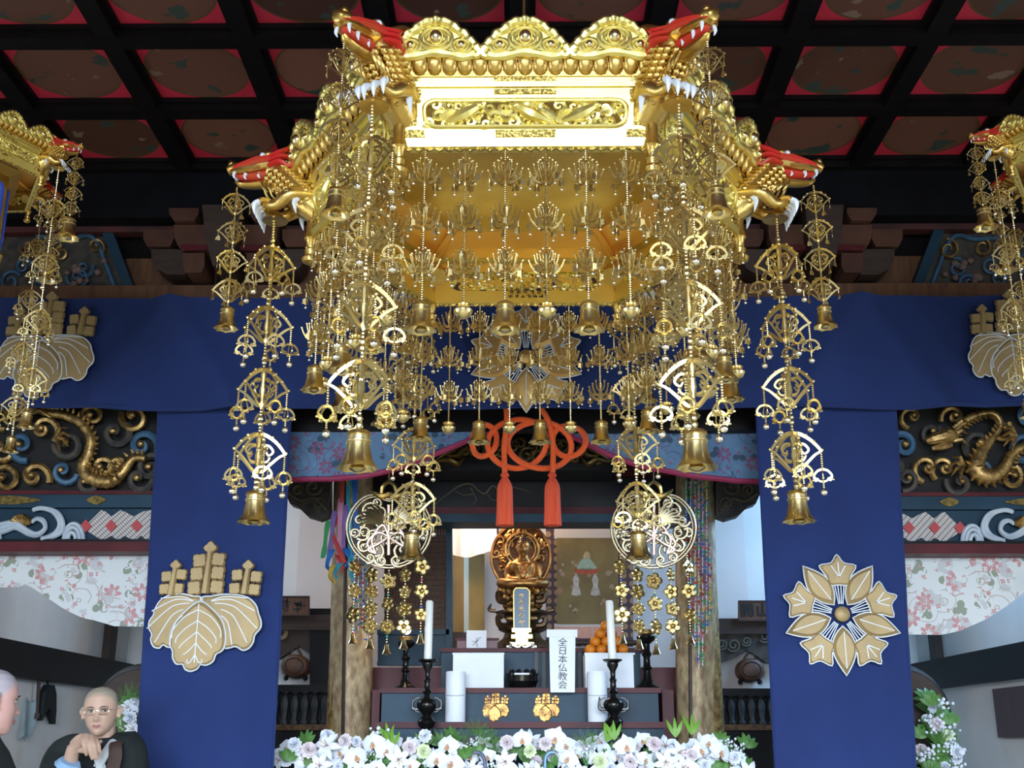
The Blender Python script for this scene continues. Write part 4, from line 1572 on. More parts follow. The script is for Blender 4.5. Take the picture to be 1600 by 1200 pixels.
# two small hexagonal lanterns at the sides
for s_, side in ((-1, 'left'), (1, 'right')):
    cen = V((s_ * 2.245 + (-.03 if s_ < 0 else .07), 4.12, 3.74 - .14))
    if s_ > 0:
        cen.z += .03
    t = canopy('hanging_lantern', 'small gilt dragon-cornered lantern at the %s edge, partly out of frame' % side, cen, .36, CZ + .05, True)
    bd = MB()
    rr = [(.235, -.36), (.26, -.34), (.24, -.32), (.24, .0), (.29, .02)]
    vs = [(r * cos(-pi / 3 + f * pi / 3), r * sin(-pi / 3 + f * pi / 3), z) for r, z in rr for f in range(6)]
    fs = [(i * 6 + f, i * 6 + (f + 1) % 6, i * 6 + 6 + (f + 1) % 6, i * 6 + 6 + f) for i in range(4) for f in range(6)] + [(0, 1, 2, 3, 4, 5), (24, 25, 26, 27, 28, 29)]
    bd.add(vs, fs)
    lb = obj('lantern_body', bd, GOLD, t, local=True, sm=False)
    wb = MB()
    for f in range(6):
        a = f * pi / 3
        wb.tube([Matrix.Rotation(a, 3, 'Z') @ V((u, -.24 * sqrt(3) / 2 - .004, v - .16)) for u, v in rrect(.095, .12, .03)], .009, 6, closed=True)
    obj('blue_window_rim', wb, mat('ultramarine_rim_' + side, (.03, .08, .5), .4), lb, local=True)
    for f in range(6):
        a = -pi / 3 + f * pi / 3
        kk = .36 / .83
        d = V((cos(a), sin(a), 0))
        ds = ('front right', 'right', 'back right', 'back left', 'left', 'front left')[f]
        if s_ < 0 and f in (3, 4) or s_ > 0 and f in (1, 2):
            continue
        p = cen + d * (.36 + .04 * kk + .13 * kk) + V((0, 0, .085 * kk))
        place_strand('umb', 1.0, 'bell_b', p, 'long bell strand under the %s dragon of the small %s lantern' % (ds, side), 'long strands of the small lanterns', .55)
        p = cen + d * (.36 + .325 * kk) + V((0, 0, .225 * kk))
        place_strand('nose', .27, 'bell_n', p, 'short bell strand from the %s dragon muzzle of the small %s lantern' % (ds, side), 'short strands of the small lanterns', .6)
# ================================================================== inner sanctuary
def quad(pts, w0, w1, Y, b=None):
    return (b or MB()).prism(pts, w0, w1, pl(Y))


def rect(x0, x1, y0, y1):
    return [(x0, y0), (x1, y0), (x1, y1), (x0, y1)]


# gilt-brocade wrapped inner pillars
def wrapped_pillar(x0, x1, X0, X1, Y, label, seam):
    top, bot = P((x0 + x1) / 2, 735, Y), P((X0 + X1) / 2, 1140, Y)
    r = (X1 - X0) / 2 * M(Y, 1100)
    t = thing('wrapped_pillar', label, 'pillar', V((bot.x, Y + r, .55)), group='brocade wrapped pillars')
    b = MB()
    n, m = 36, 10

    def fn(u, v):
        a = -pi + 2 * pi * u
        z = .55 + (top.z - .55) * v
        f = (z - bot.z) / (top.z - bot.z)
        cx = bot.x + (top.x - bot.x) * f
        q = r * (1 - .05 * max(0, f)) * (1 + .035 * cos(6 * a + .4) + .012 * sin(11 * a + v * 3))
        return V((cx + q * sin(a), Y + r - q * cos(a), z))
    b.grid(n, m, fn)
    obj('brocade_wrap', b, PILLARC, t)
    s = MB()
    us = .5 + seam
    s.tube([fn(us, i / 10) + V((0, -.004, 0)) for i in range(11)], .012, 5)
    obj('wrap_seam', s, WOOD, t)
    c = MB().lathe([(r * .8, .56), (r * .8, top.z), (r * 1.15, top.z + .02), (r * 1.2, top.z + .12), (r * .9, top.z + .14), (r * .9, top.z + .5)], 20, (top.x, Y + r, 0))
    obj('pillar_core', c, OLDGOLD, t)
    return t


wrapped_pillar(520, 577, 508, 577, 7.4, 'gold brocade wrapped pillar beside the bundle of plain coloured streamers', -.03)
wrapped_pillar(1062, 1118, 1060, 1129, 7.4, 'gold brocade wrapped pillar beside the folded-paper crane garland', -.07)


# carved brackets at the pillar heads
def nosing(m_):
    q = lambda p: mir(p, m_)
    f = pl(7.45)
    t = thing('carved_bracket', 'dark carved cloud bracket at the head of the wrapped pillar, %s side' % ('right' if m_ else 'left'), 'bracket', P(1150 if m_ else 485, 812, 7.45), group='carved brackets at the wrapped pillars')
    out = [(395, 730), (516, 730), (516, 806), (500, 812), (480, 806), (466, 792), (454, 788), (446, 770), (420, 768), (395, 760)]
    obj('bracket_body', MB().prism(q(out), -.1, .02, f), GREYC, t, sm=False)
    g = MB()
    for c, r, s_ in (((490, 762), 14, 1), ((466, 768), 9, -1), ((500, 788), 10, -1)):
        g.tube([f(x, y, .03) for x, y in q(spiral(c, r, 1.3, 0, s_, 18))], .012, 5)
    sp = spline([(452, 772, 0), (472, 784, 0), (492, 780, 0), (512, 800, 0)], 6)
    g.tube([f(*q([(p.x, p.y)])[0], .03) for p in sp], .012, 5)
    obj('carved_scroll', g, mat('dull_scroll_%d' % m_, (.09, .07, .04), .6), t)


nosing(False)
nosing(True)

# beams over the altar
YBm = 7.55


def hband(name, y0, y1, x0, x1, w0, w1, mt, Y=YBm):
    return struct(name, quad(rect(x0, x1, y0, y1), w0, w1, Y), mt)


hband('trim_altar_beam', 728, 746, 560, 1080, -.2, .06, REDL)
pb = hband('trim_painted_panel', 745, 795, 560, 1080, -.2, 0, LACQ)
hband('trim_altar_rail', 794, 806, 560, 1080, -.2, .04, REDL)
hband('trim_blue_rail', 805, 818, 560, 1080, -.2, .05, NAVYL)
f = pl(YBm)
pd = MB()
sp = spline([(680, 788, 0), (700, 772, 0), (718, 760, 0), (735, 757, 0), (748, 768, 0), (758, 772, 0), (770, 760, 0), (782, 768, 0), (800, 762, 0), (830, 770, 0)], 6)
pd.tube([f(p.x, p.y, .006) for p in sp], [.006 + .012 * sin(pi * i / len(sp)) for i in range(len(sp))], 6, flat=.4)
for pts in (((712, 768), (725, 774), (742, 772)), ((735, 762), (744, 780), (740, 788)), ((760, 770), (770, 782), (782, 780))):
    pd.tube([f(x, y, .006) for x, y in [(p.x, p.y) for p in spline([(a, b_, 0) for a, b_ in pts], 4)]], .008, 5, flat=.4)
obj('painted_dragon', pd, mat('dull_gold_paint', (.13, .1, .06), .6), pb)

# gilt carving behind the cord knot
t = thing('gilt_carving', 'dark gilt openwork carving behind the red cord knot', 'carving', P(820, 728, 7.2))
b = MB()
r2 = random.Random(8)
for i in range(26):
    c = (700 + i * 9.4, 712 + r2.uniform(-22, 10))
    b.tube([pl(7.2)(x, y, .02) for x, y in spiral(c, r2.uniform(7, 13), 1.2, r2.uniform(0, 6), r2.choice((-1, 1)), 12)], .012, 5)
obj('openwork_scroll', b, mat('dim_gilt', (.2, .13, .045), .45, .7, col2=(.05, .03, .015), nscale=20), t)
obj('carving_rail', MB().bb(P(670, 728, 7.2).x, P(960, 728, 7.2).x, 7.2, 7.5, P(815, 730, 7.2).z - .02, P(815, 728, 7.2).z + .02), LACQ, t, sm=False)
obj('openwork_back', quad(rect(670, 960, 660, 729), -.06, -.02, 7.2), LACQ, t, sm=False)
for s_ in (0, 1):
    lf = MB()
    for pts in (((680, 724), (700, 712), (715, 706), (728, 690)), ((682, 725), (702, 722), (716, 728), (726, 718)), ((700, 716), (716, 716), (724, 706), (732, 700))):
        pp = [((1634 - x) if s_ else x, y) for x, y in pts]
        taper(lf, [pl(7.2)(x, y, .05) for x, y in pp], [.008, .045, .04, .01], 6, .4)
    obj('gilt_leaf', lf, GOLD, t)

# red cord knot with two tassels
Yk = 6.5
f = pl(Yk)
t = thing('cord_knot', 'large orange-red silk cord knot with two long tassels over the altar', 'cord knot', P(826, 832, Yk))
kk = M(Yk, 700)


def loop(cx, cy, rx, ry, rot, ph):
    out = []
    for i in range(40):
        a = 2 * pi * i / 40
        x, y = rx * cos(a), ry * sin(a)
        out.append(f(cx + x * cos(rot) - y * sin(rot), cy + x * sin(rot) + y * cos(rot), .02 + .02 * sin(2 * a + ph)))
    return out


for c in ((757, 690, 19, 25, .2, 0), (889, 690, 26, 24, .1, 1), (808, 694, 46, 38, -.15, 2), (843, 697, 50, 36, .12, 3.5)):
    obj('cord_loop', MB().tube(loop(*c), kk * 4.6, 8, closed=True), REDC, t)
for pts in (((791, 640), (792, 665), (788, 700), (789, 742)), ((845, 640), (858, 665), (864, 700), (863, 742))):
    obj('hanging_cord', MB().tube([f(p.x, p.y, .045) for p in spline([(x, y, 0) for x, y in pts], 5)], kk * 4.6, 8), REDC, t)
for cx in (789, 862.5):
    c = f(cx, 742, .045)
    pr = [(2, 0), (6, -1), (7, -5), (4.5, -7), (5.5, -9), (8, -13), (10.5, -20), (11.5, -28), (12, -60), (13, -86), (9, -86.5)]
    b = MB().lathe([(r * kk, z * kk * .95) for r, z in pr], 28, c, wob=lambda i, a, r, z: (r * (1 + (.05 * cos(14 * a) if i > 5 else 0)), z))
    obj('tassel', b, mat('red_tassel', (.85, .11, .04), .75, 0, col2=(.7, .07, .025), nscale=40, stretch=(1, 1, .06), bump=.5, bscale=160), t)


# ------------------------------------------------------------------ keman: pierced gilt discs with bell strings
def keman(cx, label):
    Y = 6.95
    k = M(Y, 830)
    f = pl(Y)
    t = thing('keman_pendant', label, 'pendant', P(cx, 762, Y), group='pierced gilt pendants')
    out = []
    for i in range(48):
        a = 2 * pi * i / 48 + pi / 2
        r = 66 - 17 * exp(-((i if i < 24 else i - 48) / 2.6) ** 2)
        out.append((cx + r * cos(a), 826 - r * .93 * sin(a)))
    obj('rim', MB().tube([f(x, y, 0) for x, y in out], k * 2.0, 8, closed=True), KBRASS, t)
    obj('rim', MB().tube([f(cx + (x - cx) * .93, 826 + (y - 826) * .93, .005) for x, y in out], k * 1.1, 6, closed=True), KBRASS, t)
    r2 = random.Random(31)
    b = MB()
    for s_ in (-1, 1):
        for c, r in (((30, -26), 17), ((40, 6), 14), ((22, 34), 15), ((14, -6), 13), ((46, -12), 11), ((38, 28), 11), ((12, 50), 10), ((20, -40), 11), ((54, 8), 9), ((26, 14), 12), ((8, 16), 9), ((30, 46), 9), ((14, -26), 10)):
            for sg, rr in ((1, 1), (-1, .7)):
                sp = spiral((cx + s_ * c[0], 826 + c[1]), r * rr, 1.15, r2.uniform(0, 6), sg * s_, 14)
                b.tube([f(x, y, .006 * sg) for x, y in sp], [k * (2.7 - .1 * i) for i in range(15)], 6)
        for j in range(7):     # feathered wing
            a = .2 + j * .2
            pts = [(cx + s_ * 8, 826 - 4), (cx + s_ * (8 + 22 * cos(a)), 820 - 20 * sin(a)), (cx + s_ * (8 + 42 * cos(a - .2)), 822 - 38 * sin(a - .2))]
            taper(b, [f(x, y, .012) for x, y in pts], [k * 1.2, k * 3, k * .8], 5, k=3)
    obj('openwork', b, KBRASS, t)
    b = MB()
    for s_ in (-1, 1):
        for a in (.3, 1., -.5):
            pts = [(cx, 840), (cx + s_ * 18 * cos(a), 840 - 22 * sin(a)), (cx + s_ * 34 * cos(a * .7), 846 - 12 * sin(a) + 8), (cx + s_ * 20, 866)]
            taper(b, [f(x, y, .022) for x, y in pts], [k * 1.6, k * 2.6, k * 2.4, k * 1.2], 6, k=5)
    b.tube([f(cx, 790, .02), f(cx, 868, .02)], k * 3, 6)
    obj('knotted_ribbon', b, mat('rose_gilt', (.75, .52, .42), .35, .8), t)
    b = MB()
    for s_ in (-1, 1):
        taper(b, [f(cx, 772, 0), f(cx + s_ * 12, 776, .01), f(cx + s_ * 24, 770, .01), f(cx + s_ * 30, 764, 0)], [k * 5, k * 5, k * 3, k * 1], 6)
        taper(b, [f(cx + s_ * 12, 774, 0), f(cx + s_ * 9, 760, .01), f(cx, 752, 0)], [k * 2.5, k * 3, k * 3], 6)
    obj('crown_loop', b, GOLD, t)
    obj('suspension_chain', MB().tube([f(cx, 754, 0), f(cx, 620, 0)], k * 1.2, 5), BRASS, t)
    # flower drop mesh
    fb = MB()
    for i in range(5):
        a = i * 2 * pi / 5
        fb.dome([(.026 * cos(a) + .019 * cos(w), .026 * sin(a) + .019 * sin(w)) for w in [q * pi / 4 for q in range(8)]], lambda u, v, w: V((u, -w, v)), [(1, .004), (.6, .012)])
    fb.ball((0, -.012, 0), .011, 8, 5)
    fm = fb.mesh('flower_disc', BRASS)
    bb_ = MB().lathe([(.004, 0), (.012, -.005), (.016, -.03), (.028, -.058), (.024, -.06), (.01, -.03)], 12).mesh('small_bell', BRASSB)
    for i in range(5):
        x = cx + (i - 2) * 26
        y0 = 826 + .93 * sqrt(max(66 ** 2 - ((i - 2) * 26) ** 2, 400))
        top = f(x, y0, 0)
        L = ((1000 - 8 * abs(i - 2) + 8) - y0) * k
        cb = MB()
        n = int(L / .016)
        for q in range(n):
            cb.mi = 0 if q % 5 else 1 + (q // 5 + i) % 3
            cb.ball(top + V((0, 0, -q * L / n)), .0055 if q % 5 else .009, 6, 4)
        s = obj('bell_string', cb, [BRASS, BEADR, BEADG, BEADB], t)
        nf = 4 if i % 2 else 3
        for q in range(nf):
            o = obj('flower_disc', fm, None, s, loc=top + V((0, -.01, -(q + .6) * L / (nf + .5))) - ORG[s], rot=(rng.uniform(-.3, .3), rng.uniform(0, 6), rng.uniform(-.7, .7)))
            q_ = rng.uniform(.95, 1.2)
            o.scale = (q_, q_, q_)
        obj('small_bell', bb_, None, s, loc=top + V((0, 0, -L + .02)) - ORG[s])
    return t


BEADR = mat('red_bead', (.4, .04, .08), .3)
BEADG = mat('green_bead', (.02, .25, .18), .3)
BEADB = mat('blue_bead', (.03, .1, .4), .3)
keman(608, 'round pierced gilt pendant with bell strings, in front of the plain coloured streamers')
keman(1021, 'round pierced gilt pendant with bell strings, in front of the crane garland')

# ------------------------------------------------------------------ coloured streamers and crane garland
SCOL = {'pink': (.62, .25, .4), 'green': (.06, .4, .14), 'blue': (.03, .16, .55), 'purple': (.25, .14, .42), 'red': (.55, .06, .05), 'yellow': (.65, .42, .04), 'teal': (.03, .33, .45)}
SM = {k: mat('streamer_' + k, c, .7, 0, bump=.2, bscale=100) for k, c in SCOL.items()}
t = thing('streamer_bundle', 'bundle of pink, green, blue and purple cloth streamers on the wrapped pillar', 'streamers', P(545, 905, 7.3))
f = pl(7.32)
obj('streamer_cord', MB().tube([P(545, 760, 7.3), P(545, 728, 7.36), P(560, 728, 7.42)], .006, 5), WOOD, t)
for c, pts, w in (('teal', ((548, 742), (545, 790), (548, 850), (552, 905)), 9), ('red', ((537, 742), (533, 800), (520, 830), (540, 880)), 7), ('pink', ((534, 780), (532, 830), (529, 880)), 9),
                  ('purple', ((524, 800), (519, 840), (514, 868)), 8), ('green', ((514, 815), (509, 850), (504, 872)), 8), ('yellow', ((541, 745), (552, 775), (540, 800)), 6),
                  ('blue', ((556, 750), (556, 800), (560, 850)), 9), ('purple', ((542, 790), (538, 840), (534, 866)), 7), ('blue', ((520, 860), (512, 884), (516, 890)), 9),
                  ('red', ((526, 868), (536, 884), (534, 892)), 6), ('yellow', ((522, 884), (516, 902), (524, 910)), 7), ('teal', ((534, 880), (524, 896), (528, 904)), 8), ('blue', ((541, 858), (548, 874), (540, 884)), 10)):
    sp = spline([(x, y, 0) for x, y in pts], 6)
    b = MB().tube([f(p.x, p.y, .02 + .02 * sin(i * .5)) for i, p in enumerate(sp)], [w * .5 * M(7.3) * (1 + .2 * sin(i * .9)) for i in range(len(sp))], 6, flat=.35)
    obj('streamer', b, SM[c], t)


def crane_garland(label, xs, Y, cols, n):
    t = thing('crane_garland', label, 'garland', P(xs[0][0], xs[0][2], Y))
    b = MB()
    cords = MB()
    r2 = random.Random(len(xs))
    for x0, ya, yb in xs:
        cords.tube([pl(Y)(x0, ya, 0), pl(Y)(x0, yb, 0)], .003, 4)
        m = int((yb - ya) / n)
        for i in range(m):
            c = pl(Y)(x0 + r2.uniform(-2, 2), ya + (i + .5) * n, r2.uniform(-.01, .02))
            b.mi = r2.randrange(len(cols)) if r2.random() < .35 else (i // 5 + int(x0)) % len(cols)
            mx = Matrix.Rotation(r2.uniform(0, 6), 3, 'Z') @ Matrix.Rotation(r2.uniform(-.5, .5), 3, 'X')
            s_ = .03
            vs = [(0, -.3, 0), (0, .3, 0), (.9, 0, .35), (-.9, 0, .35), (0, 0, -.4), (0, 1., .6), (0, -1., .5), (.2, 0, 0), (-.2, 0, 0)]
            b.add([c + mx @ (V(v) * s_) for v in vs], [(0, 1, 2), (1, 0, 3), (0, 4, 7), (1, 7, 4), (0, 8, 4), (1, 4, 8), (1, 5, 7), (0, 6, 8), (7, 5, 8), (8, 6, 7)])
    obj('garland_cord', cords, WHITE, t)
    obj('paper_cranes', b, [SM[c] for c in cols], t, sm=False, kind='stuff')
    return t


crane_garland('long garland of tiny folded paper cranes on the wrapped pillar nearer the flower-crest banner',
              [(1072, 752, 900), (1079, 752, 960), (1086, 752, 1010), (1092, 752, 1045), (1098, 752, 1040), (1104, 752, 990), (1109, 850, 960)], 7.3, ['pink', 'green', 'blue', 'purple', 'red', 'yellow', 'teal'], 6)
crane_garland('short garland of red and blue folded paper cranes behind a gilt pendant',
              [(553, 850, 1000), (560, 860, 985), (567, 880, 990), (574, 870, 1003)], 7.2, ['blue', 'red', 'teal', 'blue'], 7)

# ------------------------------------------------------------------ back wall of the altar recess
YW = 9.0
struct('wall_recess', MB().bb(-1.75, 1.75, YW, YW + .08, .55, 3.6), PLASTERW)
for s_, nm in ((-1, 'left'), (1, 'right')):
    struct('wall_corridor_' + nm, MB().bb(s_ * 1.75, s_ * 2.45, YW, YW + .08, .55, 4.1), PLASTER)
# lattice door
Yd = 8.0
f = pl(Yd)
t = thing('lattice_door', 'brown lattice sliding door beside the altar, with amber paper', 'door', P(680, 990, Yd))
obj('door_panel', quad(rect(600, 700, 838, 987), -.03, -.02, Yd), mat('amber_paper', (.2, .09, .045), .8, 0, col2=(.1, .04, .025), nscale=4), t, sm=False)
obj('transom_paper', quad(rect(600, 700, 818, 838), -.03, -.02, Yd), mat('pale_paper', (.5, .38, .36), .8), t, sm=False)
for i in range(22):
    x = 602 + i * 4.5
    obj('lattice_slat', quad(rect(x, x + 1.7, 818, 987), -.02, 0, Yd), WOOD, t, sm=False)
for i in range(18):
    y = 836 + i * 8.6
    obj('lattice_rail', quad(rect(600, 702, y, y + 1.6), -.02, .004, Yd), WOOD, t, sm=False)
fr_ = MB()
for r in (rect(697, 707, 815, 1040), rect(590, 702, 984, 992), rect(590, 702, 1034, 1040)):
    quad(r, -.04, .03, Yd, fr_)
obj('door_frame', fr_, NAVYL, t, sm=False)
obj('lower_panel', quad(rect(590, 700, 990, 1036), -.04, -.01, Yd), NAVYL, t, sm=False)
# folding gold screen
t = thing('folding_screen', 'gold folding screen beside the dark bronze statue', 'screen', P(733, 988, 8.75))
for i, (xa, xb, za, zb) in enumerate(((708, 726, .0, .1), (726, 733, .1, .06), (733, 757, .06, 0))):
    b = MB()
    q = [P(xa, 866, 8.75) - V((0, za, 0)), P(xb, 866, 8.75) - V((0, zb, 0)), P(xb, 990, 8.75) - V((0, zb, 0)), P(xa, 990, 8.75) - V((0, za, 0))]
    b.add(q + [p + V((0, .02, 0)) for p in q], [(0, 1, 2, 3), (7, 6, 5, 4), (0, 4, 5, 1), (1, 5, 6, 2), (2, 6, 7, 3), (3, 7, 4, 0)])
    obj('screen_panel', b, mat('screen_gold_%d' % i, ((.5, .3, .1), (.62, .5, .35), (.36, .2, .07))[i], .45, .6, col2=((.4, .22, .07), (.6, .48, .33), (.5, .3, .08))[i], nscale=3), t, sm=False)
obj('screen_stand', MB().bb(P(706, 990, 8.75).x, P(759, 990, 8.75).x, 8.66, 8.82, .55, P(733, 989, 8.75).z), WOOD, t, sm=False)
# scalloped white cloth
b = MB().sheet(20, 6, lambda u, v: P(706 + 70 * u, (866 + 5 * sin(u * pi * 1.6)) * (1 - v) + 815 * v, 8.5) + V((0, .012 * sin(u * 20), 0)), .006)
hc_ = obj('hanging_cloth', b, mat('rosy_white_cloth', (.78, .68, .68), .8), None)
tag(hc_, 'plain white cloth hanging above the gold folding screen', 'cloth')
q_ = P(706, 815, 8.5), P(776, 815, 8.5)
obj('cloth_rod', MB().tube([V((q_[0].x, YW + .01, q_[0].z)), q_[0], q_[1], V((q_[1].x, YW + .01, q_[1].z))], .01, 6), WOOD, hc_)
# hanging scroll
Ys = 8.6
f = pl(Ys)
t = thing('hanging_scroll', 'hanging scroll painting of three figures beside the bronze statue', 'scroll', P(918, 1012, Ys))


def roundel_mat():
    m = mat('roundel_brocade', (.06, .035, .05), .7)
    nt = m.node_tree
    b = nt.nodes['Principled BSDF']
    tc = [n for n in nt.nodes if n.type == 'TEX_COORD'][0]
    s = nd(nt, 'ShaderNodeSeparateXYZ')
    nt.links.new(tc.outputs['Object'], s.inputs[0])
    q = 1 / .062
    a = mth(nt, 'SUBTRACT', mth(nt, 'FRACT', mth(nt, 'MULTIPLY', s.outputs[0], q)), .5)
    c = mth(nt, 'SUBTRACT', mth(nt, 'FRACT', mth(nt, 'MULTIPLY', s.outputs[2], q)), .5)
    d = mth(nt, 'SQRT', mth(nt, 'ADD', mth(nt, 'MULTIPLY', a, a), mth(nt, 'MULTIPLY', c, c)))
    nt.links.new(mixc(nt, mth(nt, 'LESS_THAN', d, .36), (.055, .03, .05), (.3, .19, .1)), b.inputs['Base Color'])
    return m


obj('brocade_mount', quad(rect(853, 990, 700, 1010), -.03, -.02, Ys), roundel_mat(), t, sm=False)
pk = mat('peach_silk', (.62, .33, .24), .7, 0, col2=(.5, .25, .19), nscale=40, stretch=(1, 1, 3))
obj('scroll_hanger', MB().tube([f(918, 702, -.025), f(918, 690, -.03), V((f(918, 690, 0).x, YW + .01, f(918, 690, 0).z))], .006, 5), WOOD, t)
obj('silk_band', quad(rect(866, 972, 803, 827), -.02, -.016, Ys), pk, t, sm=False)
obj('silk_band', quad(rect(866, 972, 977, 997), -.02, -.016, Ys), pk, t, sm=False)
wb = mat('pale_silk', (.55, .5, .46), .7)
obj('narrow_band', quad(rect(866, 972, 826, 841), -.02, -.015, Ys), wb, t, sm=False)
obj('narrow_band', quad(rect(866, 972, 974, 979), -.02, -.015, Ys), wb, t, sm=False)
obj('hanging_strip', quad(rect(932, 937, 745, 803), -.02, -.012, Ys), wb, t, sm=False)
pt = obj('painting', quad(rect(870, 966, 840, 975), -.02, -.012, Ys), mat('olive_silk', (.19, .14, .045), .7, 0, col2=(.15, .1, .035), nscale=7), t, sm=False)
for nm, col, shp in (('painted_robe', (.3, .4, .3), [(902, 889), (905, 879), (912, 872), (921, 872), (928, 880), (931, 889)]), ('painted_throne', (.4, .07, .03), [(898, 888), (935, 888), (930, 896), (904, 896)]),
                     ('painted_attendant', (.5, .45, .4), [(893, 929), (897, 915), (895, 905), (900, 897), (905, 905), (904, 915), (908, 929)]), ('painted_attendant', (.5, .45, .4), [(923, 929), (927, 915), (925, 905), (930, 897), (935, 905), (934, 915), (938, 929)]),
                     ('painted_head', (.5, .38, .22), [(912, 872), (913, 864), (917, 861), (921, 864), (922, 872)])):
    obj(nm, quad(smooth2(shp, 2), -.012, -.01, Ys), mat(nm, col, .7, 0, col2=tuple(c * .7 for c in col), nscale=30), pt, sm=False)
r2 = random.Random(4)
b = MB()
for i in range(26):
    b.dome(blob((r2.uniform(874, 962), r2.choice((r2.uniform(875, 905), r2.uniform(915, 965)))), r2.uniform(2, 4.5)), lambda u, v, w: P(u, v, Ys) - V((0, w - .012, 0)), [(1, .001)])
obj('painted_clouds', b, mat('painted_cloud', (.32, .26, .18), .7, 0, col2=(.3, .12, .07), nscale=9), pt, sm=False, kind='stuff')
rods = MB()
for y in (1004,):
    rods.tube([f(848, y, -.02), f(995, y, -.02)], .02, 8)
obj('roller', rods, WOOD, t)

# ------------------------------------------------------------------ altar
YA = 7.5
t = thing('altar', 'stepped blue-black lacquer altar with dark red edges and two gilt crests', 'altar', V((P(815, 1100, YA).x, 7.6, .55)))


def tier(nm, x0, x1, y0, y1, Ya, depth, edge=None):
    a = P(x0, y0, Ya)
    b_ = P(x1, y1, Ya)
    return obj(nm, MB().bb(a.x, b_.x, Ya, Ya + depth, .55 if b_.z < .6 else b_.z, a.z), NAVYL, t, sm=False)


z3 = P(815, 1013, 7.6).z
obj('top_step', MB().bb(P(690, 1013, 7.6).x, P(1000, 1013, 7.6).x, 7.6, 7.9, .55, z3 - .02).bb(P(716, 1013, 7.6).x, P(1000, 1013, 7.6).x, 7.9, 8.6, .55, z3 - .02), NAVYL, t, sm=False)
obj('top_edge', MB().bb(P(688, 1013, 7.6).x, P(1004, 1013, 7.6).x, 7.57, 7.92, z3 - .025, z3).bb(P(714, 1013, 7.6).x, P(1004, 1013, 7.6).x, 7.92, 8.62, z3 - .025, z3), REDL, t, sm=False)
for x in (783, 838, 850, 906):
    obj('panel_stile', quad(rect(x - 3, x + 3, 1018, 1078), 0, .02, 7.6), LACQ, t, sm=False)
z2 = P(815, 1075, 7.25).z
obj('middle_step', MB().bb(P(597, 1075, 7.25).x, P(1028, 1075, 7.25).x, 7.25, 7.65, .55, z2 - .02), NAVYL, t, sm=False)
obj('middle_edge', MB().bb(P(594, 1075, 7.25).x, P(1032, 1075, 7.25).x, 7.22, 7.66, z2 - .03, z2), REDL, t, sm=False)
z1 = P(815, 1128, 7.1).z
obj('lower_step', MB().bb(P(590, 1128, 7.1).x, P(1038, 1128, 7.1).x, 7.12, 7.3, .55, z1 - .03), NAVYL, t, sm=False)
obj('lower_edge', MB().bb(P(585, 1128, 7.1).x, P(1042, 1128, 7.1).x, 7.08, 7.3, z1 - .035, z1), REDL, t, sm=False)
for xa, xb in ((582, 594), (1034, 1052)):
    q = P(xa, 1078, 7.5), P(xb, 1078, 7.5)
    obj('side_board', MB().bb(q[0].x, q[1].x, 7.5, 7.7, .55, q[0].z), REDL, t, sm=False)
for cx in (775, 854):
    o = P(cx, 1103, 7.25)
    paulownia(t, V((o.x, 7.25 - .004, o.z)), 21 * M(7.25, 1100), COPPER, OLDGOLD)
sk = MB().bb(P(572, 1050, 7.8).x, P(700, 1050, 7.8).x, 7.8, 8.4, .55, P(600, 1043, 7.8).z)
sk.bb(P(1000, 1050, 7.8).x, P(1060, 1050, 7.8).x, 7.8, 8.4, .55, P(600, 1043, 7.8).z)
obj('side_counter', sk, REDL, t, sm=False)


def zat(y, Y):
    return P(815, y, Y).z


# white cloth covered boxes and small card
def box_thing(nm, label, cat, x0, x1, y0, y1, Y, depth, mt, zb=None, parts=None, group=None):
    a, b_ = P(x0, y0, Y), P(x1, y1, Y)
    z0 = b_.z if zb is None else zb
    o = obj(nm, MB().bb(a.x, b_.x, Y, Y + depth, z0, a.z), mt, None, sm=False)
    tag(o, label, cat, group)
    return o


o1 = box_thing('offering_box', 'white paper covered box beside the black censer on altar', 'box', 708, 787, 1021, 1075, 7.28, .2, WHITE, z2, group='white boxes on the altar')
o2 = box_thing('offering_box', 'white paper covered box with the oranges piled on top', 'box', 914, 991, 1021, 1075, 7.28, .24, WHITE, z2, group='white boxes on the altar')
for o_, x0, x1 in ((o1, 708, 787), (o2, 914, 991)):
    b = quad([(x0 - 1, 1020), (x1 + 1, 1020), (x1 + 1, 1023), (x0 - 1, 1023)], 0, .006, 7.28)
    obj('fold_edge', b, WHITE, o_, sm=False)
pd_ = box_thing('offering_pedestal', 'dull red lacquer pedestal under the small white card', 'pedestal', 714, 777, 1000, 1013, 7.75, .2, mat('dull_rose_lacquer', (.2, .09, .1), .5), z3)
obj('pedestal_top', quad(rect(712, 780, 997, 1001), 0, .01, 7.75), REDL, pd_, sm=False)
zc_ = P(750, 1000, 7.75).z
cd = box_thing('name_card', 'small white card with a faint ink flower on a pedestal', 'card', 729, 760, 985, 1015, 7.68, .015, WHITE, z3)
ik = MB()
for a in range(6):
    ik.tube([P(744, 1003, 7.68) - V((0, .003, 0)), P(744 + 7 * cos(a * 1.2 - 1), 1003 - 8 * sin(a * .9 + .3), 7.68) - V((0, .003, 0))], .003, 4)
obj('ink_flower', ik, mat('grey_ink', (.25, .28, .27), .8), cd)

